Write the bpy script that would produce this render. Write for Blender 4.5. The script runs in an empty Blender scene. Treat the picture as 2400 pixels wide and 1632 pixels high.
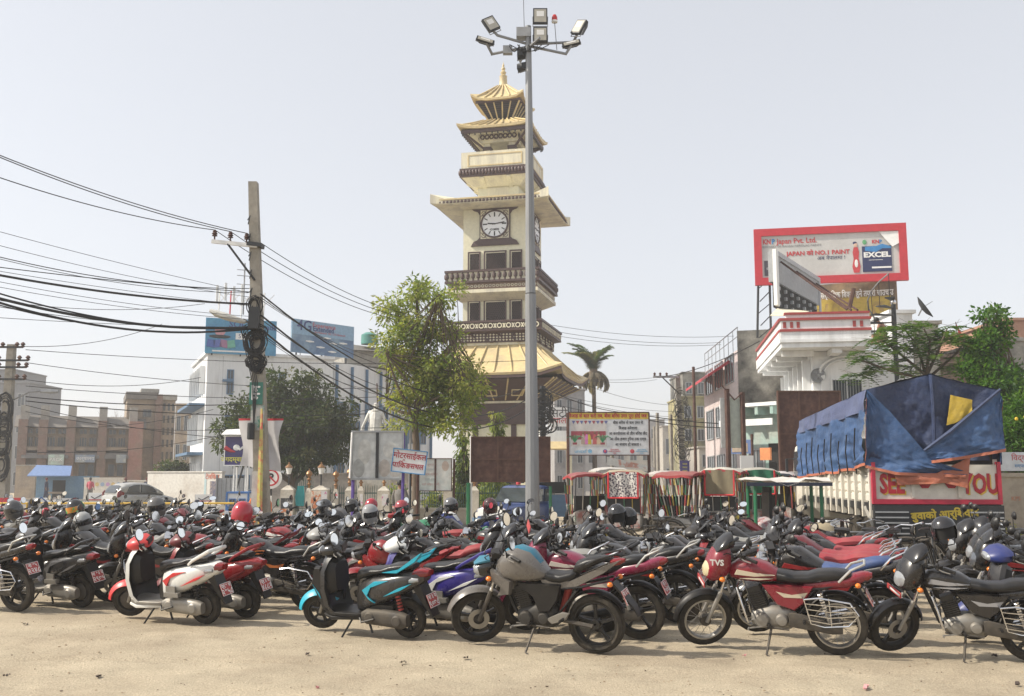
import bpy, math, random
from mathutils import Vector, Matrix
from math import sin, cos, pi, radians as R
sc = bpy.context.scene
col = sc.collection
rnd = random.Random(7)

# ------------------------------------------------------------------ camera, sky, sun, exposure
PITCH = math.atan((1117 - 816) / 2333.33)
EYE = 1.8
cam_d = bpy.data.cameras.new('camera')
cam = bpy.data.objects.new('camera', cam_d)
col.objects.link(cam)
cam.location = (0, 0, EYE)
cam.rotation_euler = (pi / 2 + PITCH, 0, 0)
cam_d.lens = 35.0
cam_d.sensor_width = 36.0
cam_d.clip_start = 0.1
cam_d.clip_end = 3000
sc.camera = cam

SUN_EL, SUN_AZ = R(42), R(-96)          # azimuth measured from +Y towards +X
world = bpy.data.worlds.new('World')
sc.world = world
world.use_nodes = True
wn = world.node_tree
bg = wn.nodes['Background']
sky = wn.nodes.new('ShaderNodeTexSky')
sky.sky_type = 'NISHITA'
sky.sun_disc = False
sky.sun_elevation = SUN_EL
sky.sun_rotation = SUN_AZ
sky.altitude = 80
sky.air_density = 1.0
sky.dust_density = 2.2
sky.ozone_density = 1.0
hs = wn.nodes.new('ShaderNodeHueSaturation')
hs.inputs['Saturation'].default_value = 0.36
wn.links.new(sky.outputs[0], hs.inputs['Color'])
# thick pale haze evens the sky out from zenith to horizon
mxs = wn.nodes.new('ShaderNodeMix'); mxs.data_type = 'RGBA'
mxs.inputs[0].default_value = 0.62
mxs.inputs[7].default_value = (2.95, 3.02, 3.2, 1)
wn.links.new(hs.outputs[0], mxs.inputs[6])
wn.links.new(mxs.outputs[2], bg.inputs['Color'])
bg.inputs['Strength'].default_value = 0.15
sun_d = bpy.data.lights.new('sun', 'SUN')
sun_d.energy = 3.3
sun_d.angle = R(1.4)
sun_d.color = (1.0, 0.92, 0.79)
sun = bpy.data.objects.new('sun', sun_d)
col.objects.link(sun)
to_sun = Vector((sin(SUN_AZ) * cos(SUN_EL), cos(SUN_AZ) * cos(SUN_EL), sin(SUN_EL)))
sun.rotation_euler = to_sun.to_track_quat('Z', 'Y').to_euler()
vs = sc.view_settings
vs.view_transform = 'Standard'
vs.look = 'None'
vs.exposure = 0.72
vs.gamma = 1.0
vs.use_curve_mapping = False
sc.render.engine = 'CYCLES'
sc.cycles.use_denoising = True
sc.cycles.max_bounces = 7
sc.cycles.diffuse_bounces = 3
sc.cycles.glossy_bounces = 3
sc.cycles.transmission_bounces = 4
sc.cycles.transparent_max_bounces = 8
sc.cycles.volume_bounces = 1
sc.cycles.sample_clamp_indirect = 6
sc.cycles.caustics_reflective = False
sc.cycles.caustics_refractive = False

# ------------------------------------------------------------------ placing
F = 2333.33
def W(px, py, d):
    """world point seen at photo pixel (px,py) at ground distance d from the camera"""
    u, v = (px - 1200) / F, (816 - py) / F
    t = d / (cos(PITCH) - v * sin(PITCH))
    return Vector((u * t, d, EYE + t * (sin(PITCH) + v * cos(PITCH))))
def G(px, py):
    u, v = (px - 1200) / F, (816 - py) / F
    t = -EYE / (sin(PITCH) + v * cos(PITCH))
    return Vector((u * t, t * (cos(PITCH) - v * sin(PITCH)), 0))
def T(x, y, z): return Matrix.Translation((x, y, z))
def RX(a): return Matrix.Rotation(a, 4, 'X')
def RY(a): return Matrix.Rotation(a, 4, 'Y')
def RZ(a): return Matrix.Rotation(a, 4, 'Z')

# ------------------------------------------------------------------ materials
MATS = {}
def mat(name, c=(.5, .5, .5), r=.55, m=0.0, var=.12, vs=6.0, bump=0.0, bs=40.0, dust=0.0, dustc=(.30, .25, .19),
        objcol=False, spec=.5, coat=0.0, c2=None, c2s=2.0, c2lo=.45, c2hi=.62, emit=0.0, stretch=None, var2=0.0, vs2=40.0):
    if name in MATS: return MATS[name]
    M = bpy.data.materials.new(name)
    M.use_nodes = True
    nt = M.node_tree; N = nt.nodes; L = nt.links
    b = N['Principled BSDF']
    b.inputs['Roughness'].default_value = r
    b.inputs['Metallic'].default_value = m
    b.inputs['Specular IOR Level'].default_value = spec
    if coat: b.inputs['Coat Weight'].default_value = coat; b.inputs['Coat Roughness'].default_value = .12
    tc = N.new('ShaderNodeTexCoord')
    src = tc.outputs['Object']
    if stretch:
        mp = N.new('ShaderNodeMapping'); mp.inputs['Scale'].default_value = stretch
        L.new(src, mp.inputs['Vector']); src = mp.outputs[0]
    if objcol:
        oi = N.new('ShaderNodeAttribute'); oi.attribute_type = 'OBJECT'; oi.attribute_name = 'tint_' + name; cur = oi.outputs['Color']
    else:
        rgb = N.new('ShaderNodeRGB'); rgb.outputs[0].default_value = (*c, 1); cur = rgb.outputs[0]
    def noise(s, d=4, ro=.6):
        n = N.new('ShaderNodeTexNoise'); n.inputs['Scale'].default_value = s
        n.inputs['Detail'].default_value = d; n.inputs['Roughness'].default_value = ro
        L.new(src, n.inputs['Vector']); return n.outputs['Fac']
    def ramp(f, lo, hi):
        q = N.new('ShaderNodeMapRange'); q.inputs[1].default_value = lo; q.inputs[2].default_value = hi
        L.new(f, q.inputs[0]); return q.outputs[0]
    def mix(f, a, bcol, mode='MIX'):
        x = N.new('ShaderNodeMix'); x.data_type = 'RGBA'; x.blend_type = mode
        if hasattr(f, 'links'): L.new(f, x.inputs[0])
        else: x.inputs[0].default_value = f
        L.new(a, x.inputs[6])
        if hasattr(bcol, 'links'): L.new(bcol, x.inputs[7])
        else: x.inputs[7].default_value = (*bcol, 1)
        return x.outputs[2]
    if c2: cur = mix(ramp(noise(c2s, 6, .65), c2lo, c2hi), cur, c2)
    if var:
        q = N.new('ShaderNodeMapRange'); q.inputs[1].default_value = .25; q.inputs[2].default_value = .75
        q.inputs[3].default_value = 1 - var * 1.6; q.inputs[4].default_value = 1 + var
        L.new(noise(vs), q.inputs[0])
        cc = N.new('ShaderNodeCombineColor')
        for i in range(3): L.new(q.outputs[0], cc.inputs[i])
        cur = mix(1.0, cur, cc.outputs[0], 'MULTIPLY')
    if var2:
        q = N.new('ShaderNodeMapRange'); q.inputs[1].default_value = .3; q.inputs[2].default_value = .7
        q.inputs[3].default_value = 1 - var2; q.inputs[4].default_value = 1 + var2 * .7
        L.new(noise(vs2, 3, .75), q.inputs[0]); cc = N.new('ShaderNodeCombineColor')
        for i in range(3): L.new(q.outputs[0], cc.inputs[i])
        cur = mix(1.0, cur, cc.outputs[0], 'MULTIPLY')
    if dust:
        g = N.new('ShaderNodeNewGeometry'); sx = N.new('ShaderNodeSeparateXYZ'); L.new(g.outputs['Normal'], sx.inputs[0])
        up = N.new('ShaderNodeMapRange'); up.inputs[1].default_value = -.5; up.inputs[2].default_value = 1
        up.inputs[3].default_value = .35; L.new(sx.outputs[2], up.inputs[0])
        nn = ramp(noise(9, 5, .7), .3, .75)
        mu = N.new('ShaderNodeMath'); mu.operation = 'MULTIPLY'; L.new(up.outputs[0], mu.inputs[0]); L.new(nn, mu.inputs[1])
        m2 = N.new('ShaderNodeMath'); m2.operation = 'MULTIPLY'; L.new(mu.outputs[0], m2.inputs[0]); m2.inputs[1].default_value = dust
        cur = mix(m2.outputs[0], cur, dustc)
        rr = N.new('ShaderNodeMapRange'); rr.inputs[2].default_value = .6; rr.inputs[3].default_value = r; rr.inputs[4].default_value = max(r, .8)
        L.new(m2.outputs[0], rr.inputs[0]); L.new(rr.outputs[0], b.inputs['Roughness'])
    L.new(cur, b.inputs['Base Color'])
    if emit:
        L.new(cur, b.inputs['Emission Color']); b.inputs['Emission Strength'].default_value = emit
    if bump:
        bn = N.new('ShaderNodeBump'); bn.inputs['Strength'].default_value = bump; bn.inputs['Distance'].default_value = .02
        L.new(noise(bs, 5, .7), bn.inputs['Height']); L.new(bn.outputs[0], b.inputs['Normal'])
    MATS[name] = M
    return M

# ------------------------------------------------------------------ mesh building
KIDS = {}
class MB:
    def __init__(s, mat_=None):
        s.v = []; s.f = []; s.mi = []; s.mats = []; s.cur = 0
        if mat_: s.m(mat_)
    def m(s, mt):
        if mt not in s.mats: s.mats.append(mt)
        s.cur = s.mats.index(mt); return s
    def add(s, V, Fc, M=None):
        o = len(s.v)
        if M is not None: V = [M @ Vector(p) for p in V]
        s.v.extend([tuple(p) for p in V])
        s.f.extend([tuple(i + o for i in f) for f in Fc]); s.mi.extend([s.cur] * len(Fc)); return s
    def join(s, o):
        for k, mt in enumerate(o.mats):
            if mt not in s.mats: s.mats.append(mt)
        mp = [s.mats.index(mt) for mt in o.mats] or [0]
        b = len(s.v); s.v.extend(o.v)
        s.f.extend([tuple(i + b for i in f) for f in o.f]); s.mi.extend([mp[i] for i in o.mi]); return s
    def xf(s, M):
        s.v = [tuple(M @ Vector(p)) for p in s.v]; return s
    def box(s, cx, cy, cz, sx, sy, sz, M=None):
        x0, x1, y0, y1, z0, z1 = cx - sx / 2, cx + sx / 2, cy - sy / 2, cy + sy / 2, cz - sz / 2, cz + sz / 2
        V = [(x0, y0, z0), (x1, y0, z0), (x1, y1, z0), (x0, y1, z0), (x0, y0, z1), (x1, y0, z1), (x1, y1, z1), (x0, y1, z1)]
        return s.add(V, [(0, 3, 2, 1), (4, 5, 6, 7), (0, 1, 5, 4), (1, 2, 6, 5), (2, 3, 7, 6), (3, 0, 4, 7)], M)
    def b2(s, x0, x1, y0, y1, z0, z1, M=None):
        return s.box((x0 + x1) / 2, (y0 + y1) / 2, (z0 + z1) / 2, x1 - x0, y1 - y0, z1 - z0, M)
    def rings(s, rs, closed=True, caps=True, M=None):
        n = len(rs[0]); V = [p for r in rs for p in r]; Fc = []
        for i in range(len(rs) - 1):
            for j in range(n if closed else n - 1):
                k = (j + 1) % n
                Fc.append((i * n + j, i * n + k, (i + 1) * n + k, (i + 1) * n + j))
        if caps and closed:
            Fc.append(tuple(range(n - 1, -1, -1))); Fc.append(tuple((len(rs) - 1) * n + j for j in range(n)))
        return s.add(V, Fc, M)
    def tube(s, pts, r, n=8, M=None):
        P = [Vector(p) for p in pts]; rr = r if isinstance(r, (list, tuple)) else [r] * len(P)
        rs = []; up = None
        for i, p in enumerate(P):
            d = (P[min(i + 1, len(P) - 1)] - P[max(i - 1, 0)])
            if d.length < 1e-9: d = Vector((0, 0, 1))
            d.normalize()
            if up is None: up = d.orthogonal().normalized()
            else:
                up = up - d * up.dot(d)
                up = up.normalized() if up.length > 1e-6 else d.orthogonal().normalized()
            sd = d.cross(up)
            rs.append([p + (up * cos(2 * pi * j / n) + sd * sin(2 * pi * j / n)) * rr[i] for j in range(n)])
        return s.rings(rs, M=M)
    def lathe(s, prof, n=16, axis='z', M=None, loop=False, c=(0, 0, 0), a0=0, a1=2 * pi):
        rs = []; full = abs(a1 - a0 - 2 * pi) < 1e-6
        for j in range(n if full else n + 1):
            a = a0 + (a1 - a0) * j / n; ca, sa = cos(a), sin(a)
            ring = []
            for (r, h) in prof:
                p = (r * ca, r * sa, h) if axis == 'z' else ((r * ca, h, r * sa) if axis == 'y' else (h, r * ca, r * sa))
                ring.append((p[0] + c[0], p[1] + c[1], p[2] + c[2]))
            rs.append(ring)
        m = len(prof); V = [p for r in rs for p in r]; Fc = []
        for j in range(n):
            k = (j + 1) % n if full else j + 1
            for i in range(m if loop else m - 1):
                q = (i + 1) % m
                Fc.append((j * m + i, k * m + i, k * m + q, j * m + q))
        return s.add(V, Fc, M)
    def loft(s, secs, n=16, p=2.6, M=None, yo=0):
        """sections (x, zb, zt, half width[, y offset]) along x"""
        rs = []
        for q in secs:
            x, zb, zt, hw = q[:4]; y0 = (q[4] if len(q) > 4 else 0) + yo
            zc, hh = (zb + zt) / 2, (zt - zb) / 2; ring = []
            for j in range(n):
                a = 2 * pi * (j + .5) / n; ca, sa = cos(a), sin(a)
                ring.append((x, y0 + hw * math.copysign(abs(ca) ** (2 / p), ca), zc + hh * math.copysign(abs(sa) ** (2 / p), sa)))
            rs.append(ring)
        return s.rings(rs, M=M)
    def plate(s, out, y0, y1, inset=.01, M=None):
        """outline in xz, thickness y0..y1, far side inset"""
        n = len(out); cx = sum(p[0] for p in out) / n; cz = sum(p[1] for p in out) / n
        def ins(p, k):
            d = math.hypot(p[0] - cx, p[1] - cz) or 1
            f = max(0, 1 - k / d); return (cx + (p[0] - cx) * f, cz + (p[1] - cz) * f)
        ym = y0 + (y1 - y0) * .6
        A = [(p[0], y0, p[1]) for p in out]; Bm = [(p[0], ym, p[1]) for p in out]
        C = [(ins(p, inset)[0], y1, ins(p, inset)[1]) for p in out]
        return s.rings([A, Bm, C], M=M)
    def prism(s, out, z0, z1, M=None):
        return s.rings([[(p[0], p[1], z0) for p in out], [(p[0], p[1], z1) for p in out]], M=M)
    def arc(s, cx, cz, r, a0, a1, w, th, n=10, y=0, M=None, crown=.0):
        """mudguard: strip about the y axis"""
        rs = []
        for i in range(n + 1):
            a = a0 + (a1 - a0) * i / n; e = 1 - .35 * (abs(i / n - .5) * 2) ** 3
            ww = w * e; ring = []
            for (yy, rr) in ((-ww, r - crown), (-ww * .55, r - crown * .25), (0, r), (ww * .55, r - crown * .25), (ww, r - crown),
                             (ww * .9, r - crown - th), (0, r - th), (-ww * .9, r - crown - th)):
                ring.append((cx + rr * cos(a), y + yy, cz + rr * sin(a)))
            rs.append(ring)
        return s.rings(rs, M=M)
    def ball(s, c, rx, ry=None, rz=None, n=12, k=8, M=None):
        ry = ry or rx; rz = rz or rx
        prof = [(sin(pi * i / k), -cos(pi * i / k)) for i in range(k + 1)]
        o = len(s.v); s.lathe([(max(a, 1e-4), b) for a, b in prof], n)
        for i in range(o, len(s.v)):
            p = s.v[i]; q = Vector((p[0] * rx + c[0], p[1] * ry + c[1], p[2] * rz + c[2]))
            s.v[i] = tuple(M @ q) if M is not None else tuple(q)
        return s
    def quad(s, a, b, c, d): return s.add([a, b, c, d], [(0, 1, 2, 3)])
    def mesh(s, name, ang=38, smooth=True):
        me = bpy.data.meshes.new(name)
        me.from_pydata(s.v, [], s.f)
        for mt in s.mats: me.materials.append(mt)
        if len(s.mats) > 1: me.polygons.foreach_set('material_index', s.mi)
        if smooth:
            me.polygons.foreach_set('use_smooth', [True] * len(s.f))
            try: me.set_sharp_from_angle(angle=R(ang))
            except Exception: pass
        me.update()
        return me
    def build(s, name, parent=None, loc=None, rot=None, ang=38, smooth=True, label=None, link=True, M=None):
        return link_obj(name, s.mesh(name, ang, smooth), parent, loc, rot, label, link, M)

def link_obj(name, data, parent=None, loc=None, rot=None, label=None, link=True, M=None):
    o = bpy.data.objects.new(name, data)
    if link: col.objects.link(o)
    if parent is not None:
        o.parent = parent; KIDS.setdefault(parent.name, []).append(o)
    if M is not None: o.matrix_local = M
    if loc is not None: o.location = loc
    if rot is not None: o.rotation_euler = rot
    if label: o['label'] = label
    return o
def tag(o, label=None, cat=None, group=None, kind=None):
    if label: o['label'] = label
    if cat: o['category'] = cat
    if group: o['group'] = group
    if kind: o['kind'] = kind
    return o
def thing(name, label, cat, loc=(0, 0, 0), rz=0, group=None, link=True):
    o = link_obj(name, None, None, loc, (0, 0, rz), link=link)
    o.empty_display_size = .3
    return tag(o, label, cat, group)
def struct(o): o['kind'] = 'structure'; return o
def copy_tree(o, parent=None):
    c = o.copy(); col.objects.link(c)
    if parent is not None: c.parent = parent
    KIDS[c.name] = []
    for ch in KIDS.get(o.name, []):
        KIDS[c.name].append(copy_tree(ch, c))
    return c
def kids_all(o):
    for ch in KIDS.get(o.name, []):
        yield ch; yield from kids_all(ch)
def text(s, size, mt, parent, M, name='lettering', align='CENTER', sx=1.0, ext=.002, bold=0.0, shear=0):
    cu = bpy.data.curves.new(name, 'FONT'); cu.body = s; cu.size = size; cu.align_x = align; cu.align_y = 'CENTER'
    cu.extrude = ext; cu.offset = bold; cu.shear = shear; cu.resolution_u = 2
    cu.materials.append(mt)
    o = link_obj(name, cu, parent, M=M @ Matrix.Diagonal((sx, 1, 1, 1)))
    return o
FACE = RX(pi / 2)        # text facing -Y
TEXTS = []
_text0 = text
def text(*a, **k):
    b = 0
    if any(ord(ch) > 0x900 for ch in a[0]): b = k.pop('bold', 0)
    o = _text0(*a, **k); o['bold'] = b; TEXTS.append(o); return o
def texts_to_mesh():
    bpy.context.view_layer.update()
    dg = bpy.context.evaluated_depsgraph_get()
    for o in TEXTS:
        me = bpy.data.meshes.new_from_object(o.evaluated_get(dg))
        if o['bold']:                                   # embolden by shifted copies, each a hair in front
            b = o['bold']; mb = MB(me.materials[0]); vv = [v.co.copy() for v in me.vertices]; ff = [tuple(q.vertices) for q in me.polygons]
            for i, (dx, dy) in enumerate(((0, 0), (b, 0), (-b, 0), (0, b), (0, -b))): mb.add([v + Vector((dx, dy, .0006 * i)) for v in vv], ff)
            me = mb.mesh('lettering', smooth=False)
        n = link_obj(o.name + '_', me, o.parent, M=o.matrix_local.copy())
        if 'kind' in o: n['kind'] = o['kind']
        nm = o.name.split('.')[0]
        bpy.data.objects.remove(o)
        n.name = nm
def dev(s):
    """visual order for short i, as the built-in text does not reorder it"""
    out = []
    for ch in s:
        if ch == '\u093f' and out: out.insert(len(out) - 1, ch)
        else: out.append(ch)
    return ''.join(out)
# ------------------------------------------------------------------ setting materials
m_sand = mat('sandy_dirt', (.50, .425, .31), r=.95, var=.10, vs=1.3, bump=1.0, bs=42, var2=.3, vs2=55, c2=(.39, .32, .23), c2s=.55, c2lo=.42, c2hi=.66, spec=.2)
m_road = mat('worn_asphalt', (.20, .185, .165), r=.9, var=.15, bump=.2, c2=(.27, .235, .19), c2s=.3, spec=.3)
m_conc = mat('concrete', (.36, .34, .30), r=.85, bump=.25, bs=20, c2=(.27, .25, .22), c2s=1.2)
m_pole = mat('pole_concrete', (.34, .31, .26), r=.85, bump=.4, bs=30, c2=(.26, .24, .20), c2s=2)
m_cream = mat('cream_brick', (.70, .67, .50), r=.7, var=.07, bump=.12, bs=25)
m_cream2 = mat('cream_plaster', (.72, .67, .50), r=.65, var=.08, stretch=(1.6, 1.6, .22), c2=(.54, .50, .40), c2s=.8)
m_gold = mat('gold_roof_paint', (.63, .50, .26), r=.5, var=.1, c2=(.52, .42, .25), c2s=.9)
m_maroon = mat('dark_maroon_wood', (.075, .042, .038), r=.5, var=.15)
m_dkbr = mat('brown_band', (.20, .125, .085), r=.6)
m_steel = mat('galvanised_steel', (.27, .275, .28), r=.5, m=.4, var=.1, c2=(.21, .215, .22), c2s=1.5, stretch=(3, 3, .4))
m_dark = mat('dark_steel', (.03, .032, .035), r=.5, m=.3)
m_cable = mat('cable_black', (.012, .012, .013), r=.6, var=0)
m_grey = mat('grey_paint', (.32, .33, .34), r=.55)
m_white = mat('white_paint', (.78, .78, .76), r=.6, var=.05)
m_whd = mat('white_wall', (.76, .77, .77), r=.75, var=.06, c2=(.56, .56, .55), c2s=.9, c2lo=.5, c2hi=.72, stretch=(1, 1, .18))
m_glass = mat('window_glass', (.05, .06, .07), r=.08, spec=.8, var=.1)
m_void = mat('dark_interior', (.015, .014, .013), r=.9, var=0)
m_blue = mat('blue_paint', (.11, .20, .32), r=.5)
m_rust = mat('rust_brown', (.075, .032, .024), r=.75, var=.2, c2=(.10, .05, .035), c2s=3, bump=.2)
m_redp = mat('red_paint', (.50, .03, .045), r=.45, var=.08)
m_brkr = mat('weathered_brick', (.23, .15, .12), r=.9, var=.2, c2=(.20, .15, .12), c2s=1.2, bump=.3)
m_ochre = mat('ochre_plaster', (.36, .285, .21), r=.85, c2=(.24, .20, .165), c2s=.6)
m_mossy = mat('mossy_black_wall', (.30, .29, .26), r=.95, c2=(.06, .06, .055), c2s=.55, c2lo=.36, c2hi=.6, bump=.3, bs=10)
m_trunk = mat('bark', (.12, .09, .065), r=.9, bump=.5, bs=25)
m_grn = mat('green_paint', (.02, .16, .07), r=.45)
m_purp = mat('purple_post', (.10, .06, .28), r=.45)
m_yel = mat('yellow_paint', (.62, .40, .05), r=.5, dust=.3)
m_navy = mat('navy_post', (.02, .025, .05), r=.5)
m_teal = mat('turquoise_plaster', (.30, .43, .39), r=.8, c2=(.36, .40, .36), c2s=.7)
m_pink = mat('pinkish_plaster', (.62, .53, .52), r=.8, c2=(.50, .43, .42), c2s=.6)
m_ylw = mat('yellow_moss_wall', (.36, .32, .16), r=.9, c2=(.14, .13, .09), c2s=.5, c2lo=.4, c2hi=.6)
m_tile = mat('grey_roof_tile', (.17, .155, .14), r=.9, bump=.6, bs=14)

# ------------------------------------------------------------------ ground
from mathutils import noise as mnoise
def grid_axis(stops):
    out = []
    for a, b, st in stops:
        k = max(1, round((b - a) / st)); out += [a + (b - a) * i / k for i in range(k)]
    return out + [stops[-1][1]]
gx = grid_axis([(-500, -60, 110), (-60, -9, 8), (-9, 9, .09), (9, 60, 8), (60, 500, 110)])
gy = grid_axis([(-60, 7.5, 6), (7.5, 12.5, .07), (12.5, 17, .25), (17, 40, 3), (40, 100, 20), (100, 700, 150)])
V = []
for y in gy:
    for x in gx:
        z = 0
        if abs(x) < 12 and 7.5 < y < 20:
            z = .012 * mnoise.noise((x * .9, y * .9, 0)) + .016 * mnoise.noise((x * 3.4, y * 3.4, 3)) + .012 * mnoise.noise((x * 11, y * 11, 7)) - .004
            for k in range(5):                          # shallow tyre ruts curving through the dirt
                yc = 8.6 + k * .62 + .35 * sin(x * .35 + k * 1.7) + x * (-.06 + .03 * k); e = (y - yc) / .07
                z += -.011 * math.exp(-e * e) + .006 * math.exp(-(abs(e) - 2) ** 2)
            z *= min(1, (12 - abs(x)) / 2)
        V.append((x, y, z))
nx = len(gx)
Fc = [(j * nx + i, j * nx + i + 1, (j + 1) * nx + i + 1, (j + 1) * nx + i) for j in range(len(gy) - 1) for i in range(nx - 1)]
struct(MB(m_sand).add(V, Fc).build('ground', ang=180))
rd = MB(m_road)
rd.add([(-400, 35.5, .02), (-5.5, 35.5, .02), (-5.5, 41, .02), (-3, 60, .02), (-3, 74, .02), (-400, 74, .02)], [(0, 1, 2, 3, 4, 5)])
struct(rd.build('road', smooth=False))
struct(MB(m_road).add([(3, 34, .024), (12, 34, .024), (26, 260, .024), (14, 260, .024)], [(0, 1, 2, 3)]).build('street', smooth=False))
kb = MB(m_conc).b2(-400, -18, 74, 74.4, 0, .14)
struct(kb.build('kerb', smooth=False))
# dry clods, chips of stone and scraps on the dirt
pb = MB(mat('earth_clods', (.36, .28, .19), r=.95)); pd = mat('dark_clods', (.12, .085, .06), r=.95)
for i in range(1700):
    x = rnd.uniform(-9, 9); y = 8.2 + rnd.random() ** 1.4 * 8
    s = rnd.choice((.004, .005, .006, .007, .010)); pb.m(pd if rnd.random() < .35 else pb.mats[0])
    pb.ball((x, y, s * .3), s * rnd.uniform(.8, 1.8), s * rnd.uniform(.8, 1.4), s * .6, 5, 3)
o = pb.build('clods'); tag(o, 'small dry clods and stones scattered on the sandy lot', 'clods', kind='stuff')
def litter(px, py, c, w, label, nm='litter'):
    p = G(px, py); w *= .62; mt = mat('litter_%s' % nm, c, r=.8, var=.1)
    b = MB(mt); n = 7; rs = []
    for q in (0, 1):
        rs.append([(w * (i / (n - 1) - .5), (q - .5) * w * .4 + rnd.uniform(-.01, .01), .012 + rnd.uniform(0, .022)) for i in range(n)])
    b.rings(rs, closed=False); b.rings([[(x, y, z - .008) for x, y, z in r] for r in rs], closed=False)
    tag(b.build(nm, loc=p, rot=(0, 0, rnd.uniform(0, 3))), label, 'litter')
for px, py, c, w, lb, nm in (
    (60, 1466, (.07, .05, .04), .10, 'dark dry scrap lying left of the white scooter', 'dry_leaf'),
    (16, 1588, (.06, .045, .035), .11, 'dark dry leaf at the left edge of the bare dirt', 'dry_leaf'),
    (230, 1590, (.09, .06, .04), .12, 'brown dry leaf below the white scooter on bare dirt', 'dry_leaf'),
    (745, 1616, (.62, .30, .30), .07, 'pink paper scrap on the dirt below the teal scooter', 'paper_scrap'),
    (720, 1536, (.07, .05, .04), .11, 'dark twig scrap in front of the teal scooter', 'dry_leaf'),
    (945, 1556, (.09, .065, .045), .11, 'brown dry leaf right of the teal scooter stand', 'dry_leaf'),
    (1090, 1545, (.11, .075, .05), .10, 'brown scrap in front of the grey motorcycle front wheel', 'dry_leaf'),
    (2330, 1540, (.06, .045, .04), .12, 'dark scrap beside the stand of the black motorcycle', 'dry_leaf'),
    (1745, 1540, (.58, .56, .52), .08, 'white paper scrap left of the red motorcycle stand', 'paper_scrap'),
    (2030, 1615, (.50, .46, .40), .14, 'pale paper scrap at the bottom right of the dirt', 'paper_scrap'),
    (2385, 1608, (.06, .045, .035), .12, 'dark dry leaf in the bottom right corner', 'dry_leaf')):
    litter(px, py, c, w, lb, nm)

# ------------------------------------------------------------------ clock tower
TW = thing('clock_tower', 'cream pagoda-roofed clock tower with golden roofs rising behind the lamp mast', 'clock tower', (-.50, 55, 0), R(-13.5))
def zt(y, d=53.2): return W(1161, y, d).z
def frustum(mb, z0, h0, z1, h1):
    """square frustum, half widths"""
    return mb.rings([[(-h0, -h0, z0), (h0, -h0, z0), (h0, h0, z0), (-h0, h0, z0)], [(-h1, -h1, z1), (h1, -h1, z1), (h1, h1, z1), (-h1, h1, z1)]])
def curled_roof(name, z_e, h_e, z_a, h_a, ribs, th=.12, curl=.28, mt=None, fascia=None):
    """hipped roof with upturned corners, ribs as pieces proud of the sheet"""
    mb = MB(mt or m_gold); N = 8; rings = []
    for (f, dz) in ((0, 0), (.35, 0), (.7, 0), (1, 0)):
        h = h_e + (h_a - h_e) * f; ring = []
        for s in range(4):
            for i in range(N):
                u = i / N * 2 - 1; e = abs(u) ** 5 * curl * (1 - f) ** 3; g = 1 + .04 * abs(u) ** 6 * (1 - f)
                z = z_e + (z_a - z_e) * (f ** 1.15) + e
                p = [(u * h * g, -h * g), (h * g, u * h * g), (-u * h * g, h * g), (-h * g, -u * h * g)][s]
                ring.append((p[0], p[1], z))
        rings.append(ring)
    low = [(x * .99, y * .99, z - th) for x, y, z in rings[0]]
    mb.rings([low] + rings)
    o = mb.build(name, TW)
    if fascia:
        fm = MB(fascia).rings([[(x * .985, y * .985, z - th - .16) for x, y, z in rings[0]], [(x * .985, y * .985, z - th - .004) for x, y, z in rings[0]], [(x * .9, y * .9, z - th - .004) for x, y, z in rings[0]], [(x * .9, y * .9, z - th - .16) for x, y, z in rings[0]]], caps=False)
        fm.build('fascia', o)
    for s in range(4):
        for k in range(ribs):
            u = (k + .5) / ribs * 2 - 1
            r_ = MB(mt or m_gold)
            a = Vector((u * h_e * .98, -h_e * .99, z_e + .05 + curl * abs(u) ** 5 * .8)); b = Vector((u * h_a, -h_a, z_a + .04)); m_ = a.lerp(b, .5) - Vector((0, 0, .02))
            r_.tube([a, m_, b], .045, 6)
            r_.build('roof_rib', o, rot=(0, 0, s * pi / 2))
    return o
def tbox(name, z0, z1, h, mt, parent=None, **k): return MB(mt).b2(-h, h, -h, h, z0, z1).build(name, parent or TW, smooth=False, **k)
HB = 1.81
tbox('tower_shaft', 0, zt(468), HB, m_cream)
# base storey trim and opening
z0 = zt(945); z1 = zt(958)
tbox('shaft_band', z0 - 1.15, z0 - .02, HB + .12, m_maroon)
for s in (-1, 1): MB(m_maroon).b2(s * 1.05 - .14, s * 1.05 + .14, -HB - .06, -HB + .02, .3, z0 - 1.16).build('door_post', TW, smooth=False)
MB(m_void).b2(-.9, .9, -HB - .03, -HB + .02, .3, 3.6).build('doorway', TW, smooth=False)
# big lower roof with strutted soffit
ze = zt(874, 51.2); za = zt(812)
curled_roof('lower_roof', ze, 3.95, za, 2.3, 8, curl=.4, fascia=m_maroon)
so = MB(m_maroon); frustum(so, zt(941), 1.95, ze - .3, 3.7); so.build('lower_soffit', TW, smooth=False)
for s in range(4):
    for k in range(7):
        u = k / 6 * 2 - 1
        MB(m_gold).tube([(u * 1.9, -2.0, zt(938)), (u * 3.6, -3.72, ze - .30)], .055, 4).build('roof_strut', TW, rot=(0, 0, s * pi / 2))
    for k in range(3):
        u = (k - 1) * .62
        fr_ = MB(m_gold)
        q = [(u * 2.2 - .28, -2.42, 0), (u * 2.2 + .28, -2.42, 0), (u * 2.5 + .34, -2.86, 0), (u * 2.5 - .34, -2.86, 0)]
        zz = lambda y: zt(941) + (-y - 1.95) / 1.75 * (ze - .3 - zt(941)) - .03
        q = [(x, y - .02, zz(y)) for x, y, _ in q]
        for i in range(4): fr_.tube([q[i], q[(i + 1) % 4]], .04, 4)
        fr_.build('soffit_panel', TW, rot=(0, 0, s * pi / 2))
MB(m_cream2).b2(-2.02, 2.02, -2.02, 2.02, zt(946), zt(941)).build('soffit_moulding', TW, smooth=False)
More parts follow.
